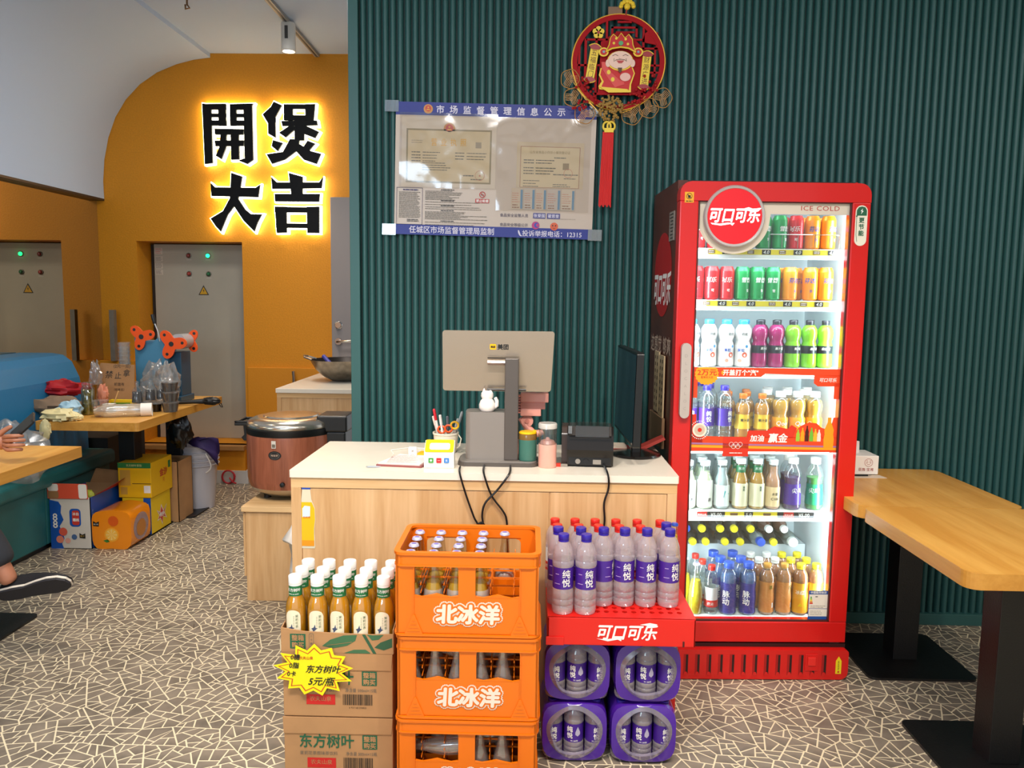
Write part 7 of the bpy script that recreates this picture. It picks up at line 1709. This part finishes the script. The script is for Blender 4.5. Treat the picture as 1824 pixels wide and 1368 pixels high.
    b = MB(); b.prism(rrect(-w-.004, w-.01, 0, .088, .012, rs=(0, .012, .012, 0)), 0, .004, orr, fm=lambda u, v, q: (u, -d-.002-q-v*.05, h-.006+v)); b.prism(rrect(w-.06, w-.012, .002, .086, .01), .0042, .0048, WHITEP, fm=lambda u, v, q: (u, -d-.002-q-v*.05, h-.006+v)); b.prism(rrect(-w, -w+.06, .045, .086, .01), .0042, .0048, WHITEP, fm=lambda u, v, q: (u, -d-.002-q-v*.05, h-.006+v)); b.prism(rrect(-w, -w+.06, .002, .044, .01), .0042, .0048, KRAFT_D, fm=lambda u, v, q: (u, -d-.002-q-v*.05, h-.006+v)); b.build('front_flap', t)
    b = MB(); b.prism([(-.09, 0), (.095, 0), (.075, .075), (-.06, .085)], 0, .004, KRAFT_D, fm=lambda u, v, q: (u, d+q+v*.2, h+v)); b.build('back_flap', t)
    b = MB(); b.add([(w, -d+.02, h), (w, d-.02, h), (w+.075, d-.02, h+.07), (w+.055, -d+.06, h+.03)], [(0, 1, 2, 3)], M_('flap_red', '#b83a2c', .5)); b.build('side_flap', t)
    b = MB(); F = lambda k: (lambda u, v: (u, -d-k, v))
    b.poly([(-w, 0), (-.045, 0), (-.055, .03), (-.04, .06), (-.05, .10), (-.065, .13), (-.04, .17), (-.055, .21), (-.05, .25), (-.065, .275), (-w, .285)], F(.0008), bl)
    b.poly(rrect(-.005, .06, .13, .235, .02), F(.0008), bl); b.poly(rrect(.010, .052, .14, .225, .012), F(.0014), M_('badge_red', '#c83a2c', .5)); 
    for i, ch in enumerate('冰霜白桃'): b.text(ch, .019, (lambda p, q: lambda u, v: (p+u, -d-.002, q+v))(.022 if i < 2 else .041, .205-(i % 2)*.035), WHITEP, bold=.03)
    b.text('8.8', .062, lambda u, v: (-.088+v*.0+u*.55, -d-.002, .17+v*.75), WHITEP, bold=.05) if 0 else None
    for i, ch in enumerate('88'): b.text(ch, .060, (lambda q: lambda u, v: (-.088+u, -d-.002, q+v))(.185-i*.042), WHITEP, bold=.02)
    b.poly(circ(-.045, .100, .024, 16), F(.0016), M_('peach_a', '#e0604a', .5)); b.poly(circ(-.065, .055, .022, 16), F(.0018), M_('peach_b', '#e88a70', .5)); b.poly(circ(-.02, .048, .016, 14), F(.0018), M_('peach_c', '#e8a898', .5)); b.poly(circ(.018, .070, .016, 12), F(.0016), M_('logo_slate', '#4a6a9a', .5))
    b.poly([(.048, .065), (.082, .062), (.082, .092), (.064, .084), (.048, .094)], F(.0016), BLACKP); b.text('果汁', .013, lambda u, v: (.065+u, -d-.0024, .076+v), M_('gold_ink', '#c8a04a', .5)); b.build('carton_print', t)
    b = MB(); [b.text(ch, .015, (lambda q: lambda u, v: (w+.0012, -.165+u, q+v))(.22-i*.02), M_('pale_blue_ink', '#9ac0e8', .5)) for i, ch in enumerate('开箱有惊喜哦')]; b.build('side_print', t)
    b = MB(); crumple(b, (0, 0, .0), (.05, .04, .03), M_('wrap_lime', '#b8c040', .5), 3.3); tg(b, 'crumpled_wrapper', 'lime wrapper visible inside the open blue carton', 'wrapper', (-2.57, 4.42, .285))
    # juice pack
    t = thing('juice_pack', 'orange film-wrapped juice pack on the floor between cartons', 'bottle pack', (-2.372, 4.435, 0))
    of = mat('film_orange', '#ee8a12', .25, bump=.5, scale=9, coat=.4)
    w, d, h = .113, .115, .225; b = MB(); P = []
    for i in range(36): a = 2*pi*i/36; k = (abs(cos(a))**5+abs(sin(a))**5)**-.2; P.append((w*k*cos(a), h/2+h/2*k*sin(a)*(1+.03*sin(5*a))))
    b.prism(P, -d, d, of, fm=lambda u, v, q: (u, q, v), smooth=True); b.build('orange_film', t, ang=50)
    b = MB(); b.poly(circ(.0, .085, .042, 22), F(0) if 0 else (lambda u, v: (u, -d-.001, v)), M_('fruit_orange', '#f5a428', .4)); b.poly(circ(.0, .085, .034, 22), lambda u, v: (u, -d-.0018, v), M_('fruit_slice', '#f2b84a', .4)); b.poly(circ(.012, .165, .030, 20), lambda u, v: (u, -d-.001, v), M_('fruit_deep', '#d85a14', .4))
    for k in range(8): a = 2*pi*k/8; b.poly([(0, .085), (.031*cos(a-.08), .085+.031*sin(a-.08)), (.031*cos(a+.08), .085+.031*sin(a+.08))], lambda u, v: (u, -d-.0024, v), M_('fruit_line', '#f5d890', .4))
    b.poly([(-.105, .135), (-.072, .132), (-.070, .162), (-.088, .154), (-.105, .164)], lambda u, v: (u, -d-.001, v), BLACKP); b.text('果汁源', .009, lambda u, v: (-.088+u, -d-.0018, .145+v), WHITEP); b.poly([(-.05, .05), (-.025, .058), (-.012, .045), (-.03, .038)], lambda u, v: (u, -d-.001, v), M_('leaf_green2', '#3a7a2a', .5)); b.build('fruit_print', t)
    b = MB(); b.poly(circ(0, .11, .08, 24, 1.1), lambda u, v: (w+.0012, u, v), clear('film_clear', '#d6d0de', .22, .5, .15, body=.28, bodycol='#b9b0c4')); b.poly(circ(0, .10, .05, 20, 1.1), lambda u, v: (w+.0018, u, v), M_('bottle_amber', '#b8742c', .3)); b.build('side_window', t)
    # yellow cartons
    for (lab, x0, x1, y0, y1, z0, z1, side) in (('lower yellow carton with blue corner beneath another carton', -2.445, -2.270, 4.585, 4.84, 0, .232, 0), ('upper yellow carton with green edge, stacked under cluttered table', -2.462, -2.262, 4.582, 4.86, .234, .448, 1)):
        w, d, h = (x1-x0)/2, (y1-y0)/2, z1-z0; t = thing('snack_carton', lab, 'carton', ((x0+x1)/2, (y0+y1)/2, z0), group='yellow cartons under the cluttered table'); yc = M_('carton_yellow', '#ecb80c', .45)
        b = MB(); b.box(-w, w, -d, d, 0, h-.001, yc if side else M_('carton_lemon', '#e8c214', .45)); b.build('carton_body', t, bevel=.003); b = MB()
        if side:
            b.box(-w, w, -d-.0008, -d, h-.032, h, M_('carton_green', '#2a7a3c', .5)); b.text('东方树叶茶饮', .016, lambda u, v: (-.0+u, -d-.0014, h-.016+v), M_('pale_yellow', '#e8e0a0', .5)); b.poly([(-w+.085, .085), (w, .085), (w, .089), (-w+.085, .089)], lambda u, v: (u, -d-.0009, v), M_('gap_ink', '#5a3a08', .6)); b.poly(rrect(-w+.015, -w+.055, .02, .065, .001), lambda u, v: (u, -d-.0009, v), M_('code_tan', '#c89a3c', .5)); b.poly(rrect(w-.045, w-.005, .03, .075, .001), lambda u, v: (u, -d-.0009, v), WHITEP); b.poly(rrect(-w+.012, -w+.075, .075, .17, .001), lambda u, v: (u, -d-.0009, v), M_('code_tan', '#c89a3c', .5))
            b.text('红牛', .055, lambda u, v: (w+.001, .02+u, .125+v), M_('logo_brown', '#b8601c', .5), bold=.04) if 0 else b.text('金沙', .050, lambda u, v: (w+.001, .02+u, .13+v), M_('logo_red2', '#c8502a', .5), bold=.04, ring=6); b.text('河', .03, lambda u, v: (w+.001, .02+u, .08+v), MATS['logo_red2']); b.poly(rrect(.085, .115, .14, .185, .001), lambda u, v: (w+.001, u, v), MATS['carton_green'])
        else:
            b.poly([(w-.045, 0), (w, 0), (w, h), (w-.045, h)], lambda u, v: (u, -d-.0009, v), bl); [b.text(ch, .022, (lambda q: lambda u, v: (w-.022+u, -d-.0016, q+v))(h-.045-i*.030), WHITEP, bold=.02) for i, ch in enumerate('开启畅快时刻')]; b.poly([(-w+.03, .19), (-w+.06, .20), (-w+.09, .19), (-w+.07, .21)], lambda u, v: (u, -d-.0009, v), BLACKP)
            b.poly([(-.06, .14), (-.02, .12), (0, .165), (.03, .12), (.075, .15), (.045, .10), (.07, .06), (.02, .08), (.01, .03), (-.015, .075), (-.055, .07), (-.03, .10)], lambda u, v: (w+.001, u, v), M_('star_white', '#e6dcc8', .5)); b.poly([(-.045, .13), (-.018, .11), (0, .15), (.025, .11), (.06, .14), (.035, .10), (.055, .07), (.018, .085), (.008, .045), (-.013, .08), (-.045, .08), (-.02, .10)], lambda u, v: (w+.0018, u, v), M_('star_red', '#c8402a', .5)); b.text('畅快', .030, lambda u, v: (w+.0026, .005+u, .10+v), WHITEP, bold=.03)
        b.build('carton_print', t, kind='stuff')
    t = thing('kraft_carton', 'plain open kraft carton behind the yellow cartons', 'carton', (-2.355, 4.975, 0)); b = MB()
    for q in ((-.12, .125, -.105, -.101), (-.12, .125, .101, .105), (-.12, -.116, -.105, .105), (.121, .125, -.105, .105)): b.box(q[0], q[1], q[2], q[3], 0, .395, KRAFT)
    b.box(-.12, .125, -.105, .105, 0, .004, KRAFT); b.build('carton_walls', t); b = MB(); b.box(-.05, .05, .0, .05, .28, .37, M_('inner_grey', '#4a4640', .6)); b.build('contents', t)
    # white buckets
    wb = M_('bucket_white', '#c9c6cc', .35)
    for k, (z, lab) in enumerate(((0, 'lower white bucket of the nested pair by the cabinet recess'), (.055, 'upper white bucket of the nested pair with purple cloth'))):
        t = thing('white_bucket', lab, 'bucket', (-2.275, 5.27, z), group='nested white buckets'); r0, r1, h = (.108, .135, .385)
        b = MB(); b.lathe([(0, 0), (r0, 0), (r1, h), (r1+.008, h), (r1+.008, h-.02), (r1+.005, h-.02)], wb, n=32); b.lathe([(r1-.004, h), (r0-.004, .01), (0, .01)], wb, n=32); b.build('bucket_body', t)
        for dz in (.045, .075): b = MB(); b.lathe([(r1-.003, h-dz), (r1+.009, h-dz-.002), (r1+.009, h-dz-.008), (r1-.003, h-dz-.012)], wb, n=32); b.build('rim_band', t)
        b = MB(); b.tube([(.10+.035*sin(pi*i/8), -.10, h-.05-.13*i/8-.02*sin(pi*i/8)) for i in range(9)], .004, WHITEP, n=6); b.build('wire_handle', t) if k else None
    b = MB(); vs = []; pc = M_('cloth_purple', '#2a1650', .7)
    for i in range(9):
        for j in range(7):
            a = i/8; v = j/6; vs.append((-.02+.20*a, -.01-.06*sin(a*3)+.02*sin(v*6), .05+.03*sin(a*pi)-v*.10*(a**1.2)*1.6-.02*sin(v*8+a*5)))
    b.add(vs, [(i*7+j, (i+1)*7+j, (i+1)*7+j+1, i*7+j+1) for i in range(8) for j in range(6)], pc, True); o = tg(b, 'purple_cloth', 'dark purple cloth draped over the rim of white buckets', 'cloth', (-2.27, 5.20, .425)); s = o.modifiers.new('s', 'SOLIDIFY'); s.thickness = .004
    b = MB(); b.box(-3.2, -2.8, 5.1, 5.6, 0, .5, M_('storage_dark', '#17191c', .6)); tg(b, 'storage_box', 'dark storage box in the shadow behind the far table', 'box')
make_clutter()

def skin(name, parent, chains, mt, sub=2, roots=None):
    """chains: list of [(x,y,z,r), ...]; a point repeated by value joins chains"""
    vs, es, rs, ix = [], [], [], {}
    for ch in chains:
        prev = None
        for (x, y, z, r) in ch:
            k = (round(x, 4), round(y, 4), round(z, 4))
            if k not in ix: ix[k] = len(vs); vs.append((x, y, z)); rs.append(r)
            if prev is not None and prev != ix[k]: es.append((prev, ix[k]))
            prev = ix[k]
    me = bpy.data.meshes.new(name); me.from_pydata(vs, es, []); me.materials.append(mt)
    o = bpy.data.objects.new(name, me); COL.objects.link(o); o.parent = parent
    m = o.modifiers.new('skin', 'SKIN'); m.use_smooth_shade = True
    lay = me.skin_vertices[0].data if me.skin_vertices else None
    if lay is None:
        bpy.context.view_layer.objects.active = o; o.select_set(True); bpy.ops.mesh.customdata_skin_add(); o.select_set(False); lay = me.skin_vertices[0].data
    first = set()
    seen = set(); adj = {i: [] for i in range(len(vs))}
    for a, c in es: adj[a].append(c); adj[c].append(a)
    for i in range(len(vs)):
        lay[i].radius = (rs[i], rs[i]); lay[i].use_root = False
        if i not in seen:
            lay[i].use_root = True; st = [i]
            while st:
                q = st.pop()
                if q in seen: continue
                seen.add(q); st += adj[q]
    s = o.modifiers.new('sub', 'SUBSURF'); s.levels = sub; s.render_levels = sub
    return o
def make_person():
    t = thing('person', 'person in dark trousers and slip-on shoes seated on the booth holding a phone', 'person', (-2.80, 3.0, 0))
    o = Vector((-2.80, 3.0, 0)); L = lambda ch: [(x-o.x, y-o.y, z-o.z, r) for x, y, z, r in ch]
    sk = mat('skin', '#b97a5c', .5, vary=.12, scale=30); tr = mat('trouser_cloth', '#2b2d33', .85, bump=.2, scale=80); sh = mat('shirt_cloth', '#39404a', .85, bump=.2, scale=60)
    pel = (-2.76, 2.98, .58, .13)
    ch = [[pel, (-2.79, 2.98, .78, .12), (-2.80, 2.99, .98, .13), (-2.79, 3.0, 1.09, .07), (-2.77, 3.0, 1.16, .052)],
          [(-2.77, 3.0, 1.16, .052), (-2.745, 3.0, 1.24, .078), (-2.74, 3.0, 1.33, .085), (-2.75, 3.0, 1.38, .05)],
          [(-2.79, 3.0, 1.09, .07), (-2.79, 3.17, 1.07, .052), (-2.66, 3.25, .90, .043), (-2.50, 3.27, .83, .038), (-2.34, 3.22, .822, .030), (-2.245, 3.185, .828, .026), (-2.19, 3.165, .840, .038), (-2.150, 3.152, .836, .030)],
          [(-2.79, 3.0, 1.09, .07), (-2.79, 2.82, 1.07, .052), (-2.72, 2.74, .86, .043), (-2.60, 2.78, .80, .034), (-2.50, 2.86, .785, .028), (-2.44, 2.90, .785, .030)],
          [pel, (-2.70, 2.90, .575, .095), (-2.45, 2.90, .60, .080), (-2.22, 2.93, .635, .064), (-2.16, 2.94, .54, .055), (-2.09, 2.95, .42, .042), (-2.045, 2.95, .345, .034), (-2.03, 2.95, .31, .034)],
          [pel, (-2.70, 3.07, .555, .095), (-2.50, 3.08, .555, .080), (-2.34, 3.08, .545, .062), (-2.45, 3.08, .35, .050), (-2.53, 3.08, .12, .036), (-2.52, 3.08, .06, .034)]]
    # fingers of the phone hand (four curled round the phone, thumb on the far side)
    for k, (z, ln) in enumerate(((.868, .9), (.850, 1.0), (.830, .95), (.811, .78))):
        ch.append([(-2.165, 3.150, .838+(z-.838)*.6, .010), (-2.135, 3.128, z, .0098), (-2.135+.038*ln, 3.120, z+.003, .0090), (-2.135+.058*ln, 3.134, z+.002, .0082), (-2.135+.062*ln, 3.150, z-.001, .0074)])
    ch.append([(-2.205, 3.158, .850, .013), (-2.178, 3.150, .874, .0125), (-2.152, 3.152, .893, .0105), (-2.128, 3.156, .906, .009)])
    for k in range(4): ch.append([(-2.46, 2.89+.0, .785, .010), (-2.40, 2.87+.022*k, .775, .009), (-2.37, 2.87+.023*k, .768, .008), (-2.350, 2.87+.023*k, .762, .007)])
    ch.append([(-2.48, 2.88, .785, .011), (-2.44, 2.955, .775, .010), (-2.42, 2.97, .768, .008)])
    skin('body', t, [L(c) for c in ch], sk)
    skin('shirt', t, [L(c) for c in [[(-2.77, 2.98, .60, .145), (-2.795, 2.98, .80, .138), (-2.80, 2.99, .98, .145), (-2.79, 3.0, 1.085, .082)],
        [(-2.79, 3.0, 1.085, .082), (-2.79, 3.17, 1.065, .066), (-2.66, 3.25, .90, .056), (-2.52, 3.27, .838, .050), (-2.36, 3.226, .826, .042)],
        [(-2.79, 3.0, 1.085, .082), (-2.79, 2.82, 1.065, .066), (-2.72, 2.74, .86, .056), (-2.60, 2.78, .803, .047)]]], sh)
    skin('trousers', t, [L(c) for c in [[(-2.775, 2.98, .58, .140), (-2.71, 2.90, .58, .104), (-2.45, 2.90, .605, .088), (-2.21, 2.93, .622, .072), (-2.145, 2.94, .53, .074), (-2.085, 2.95, .425, .066), (-2.055, 2.95, .375, .058)],
        [(-2.775, 2.98, .58, .140), (-2.70, 3.07, .56, .102), (-2.50, 3.08, .56, .088), (-2.33, 3.08, .545, .072), (-2.445, 3.08, .35, .066), (-2.515, 3.08, .15, .060)]]], tr)
    b = MB(); crumple(b, (.05, .0, 1.37), (.088, .088, .06), M_('hair_black', '#15110f', .6), 2.0, amp=.08, fr=6); b.build('hair', t)
    b = MB()
    for s in (-1, 1):
        b.lathe([(0, -.008), (.008, 0), (0, .008)], M_('eye_dark', '#1a1412', .2), c=(.128, s*.033, 1.295), n=8)
    b.build('eyes', t)
    b = MB(); b.tube([(.128, 0, 1.30), (.152, 0, 1.268), (.135, 0, 1.262)], [.008, .012, .008], sk, n=8); b.build('nose', t)
    b = MB(); b.tube([(.132, -.022, 1.232), (.142, 0, 1.230), (.132, .022, 1.232)], .006, M_('lips', '#9a5248', .5), n=6); b.build('mouth', t)
    for s in (-1, 1):
        b = MB(); b.lathe([(0, -.006), (.016, -.004), (.018, .004), (0, .006)], sk, T=lambda p, q, r: (.045+p, s*.090+r, 1.285+q*1.6), n=12); b.build('ear', t)
    # shoes
    def shoe(Lv, nv, heel, lab=None):
        Lv = Vector(Lv).normalized(); nv = Vector(nv); nv = (nv-Lv*nv.dot(Lv)).normalized(); Wv = nv.cross(Lv); H0 = Vector(heel)-o
        out = [(0, .018), (.02, .030), (.07, .033), (.12, .030), (.17, .040), (.22, .046), (.26, .040), (.285, .022), (.292, 0), (.285, -.022), (.26, -.036), (.22, -.042), (.17, -.036), (.12, -.030), (.07, -.033), (.02, -.028), (0, -.018), (-.004, 0)]
        f = lambda u, v, w: tuple(H0+Lv*u+Wv*v+nv*w)
        s_ = M_('shoe_black', '#15151a', .7, bump=.2, scale=120); wt = M_('shoe_piping', '#d9cfc0', .6); so = M_('shoe_sole', '#26242a', .7)
        b = MB(); b.prism(out, .002, .012, so, fm=lambda u, v, w: f(u, v, w)); b.prism([(u*1.01-.001, v*1.07) for u, v in out], -.006, .003, wt, fm=lambda u, v, w: f(u, v, w)); sole = b
        n = len(out); secs = []
        b = MB(); vs = []
        for lev, (k, hh) in enumerate(((1.0, 0), (1.02, .018), (.93, .036), (.72, .052))):
            for u, v in out:
                tap = 1.0-.55*max(0, (u-.15)/.14)
                vs.append(f(.13+(u-.13)*(k if u > .13 else min(1, k+.06)), v*k, -.004-hh*tap*(1.15 if u < .16 else 1)))
        fs = [(l*n+i, l*n+(i+1) % n, (l+1)*n+(i+1) % n, (l+1)*n+i) for l in range(3) for i in range(n)]
        b.add(vs, fs, s_, True)
        top = [vs[3*n+i] for i in range(n)]; 
        # vamp over the toes; the ankle opening stays free
        idx = [i for i in range(n) if out[i][0] > .135]
        b.add(top, [tuple(idx)], s_, True)
        p = b.build('shoe', t); sole.build('sole', p)
    shoe((.96, 0, .22), (.10, -.80, -.60), (-2.078, 2.952, .262)); shoe((1, .05, 0), (0, 0, -1), (-2.57, 3.08, .014))
    # phone
    tp = thing('smartphone', 'dark smartphone held upright in the seated person\'s hand', 'phone', (-2.090, 3.160, .898))
    dv = Vector((.75, 0, .66)).normalized(); wv = Vector((-.55, .75, .37)); wv = (wv-dv*wv.dot(dv)).normalized(); nv = dv.cross(wv)
    f = lambda u, v, w: tuple(wv*u+dv*v+nv*w)
    b = MB(); b.prism(rrect(-.036, .036, -.070, .070, .008), -.004, .004, M_('phone_case', '#15171c', .3), fm=f); b.build('phone_body', tp, bevel=.001)
    b = MB(); b.poly(rrect(-.033, .033, -.066, .066, .006), lambda u, v: f(u, v, -.0046), M_('phone_screen', '#20242c', .1)); b.poly(circ(-.02, .062, .006, 12), lambda u, v: f(u, v, .0046), BLACK); b.build('screen', tp)
make_person()
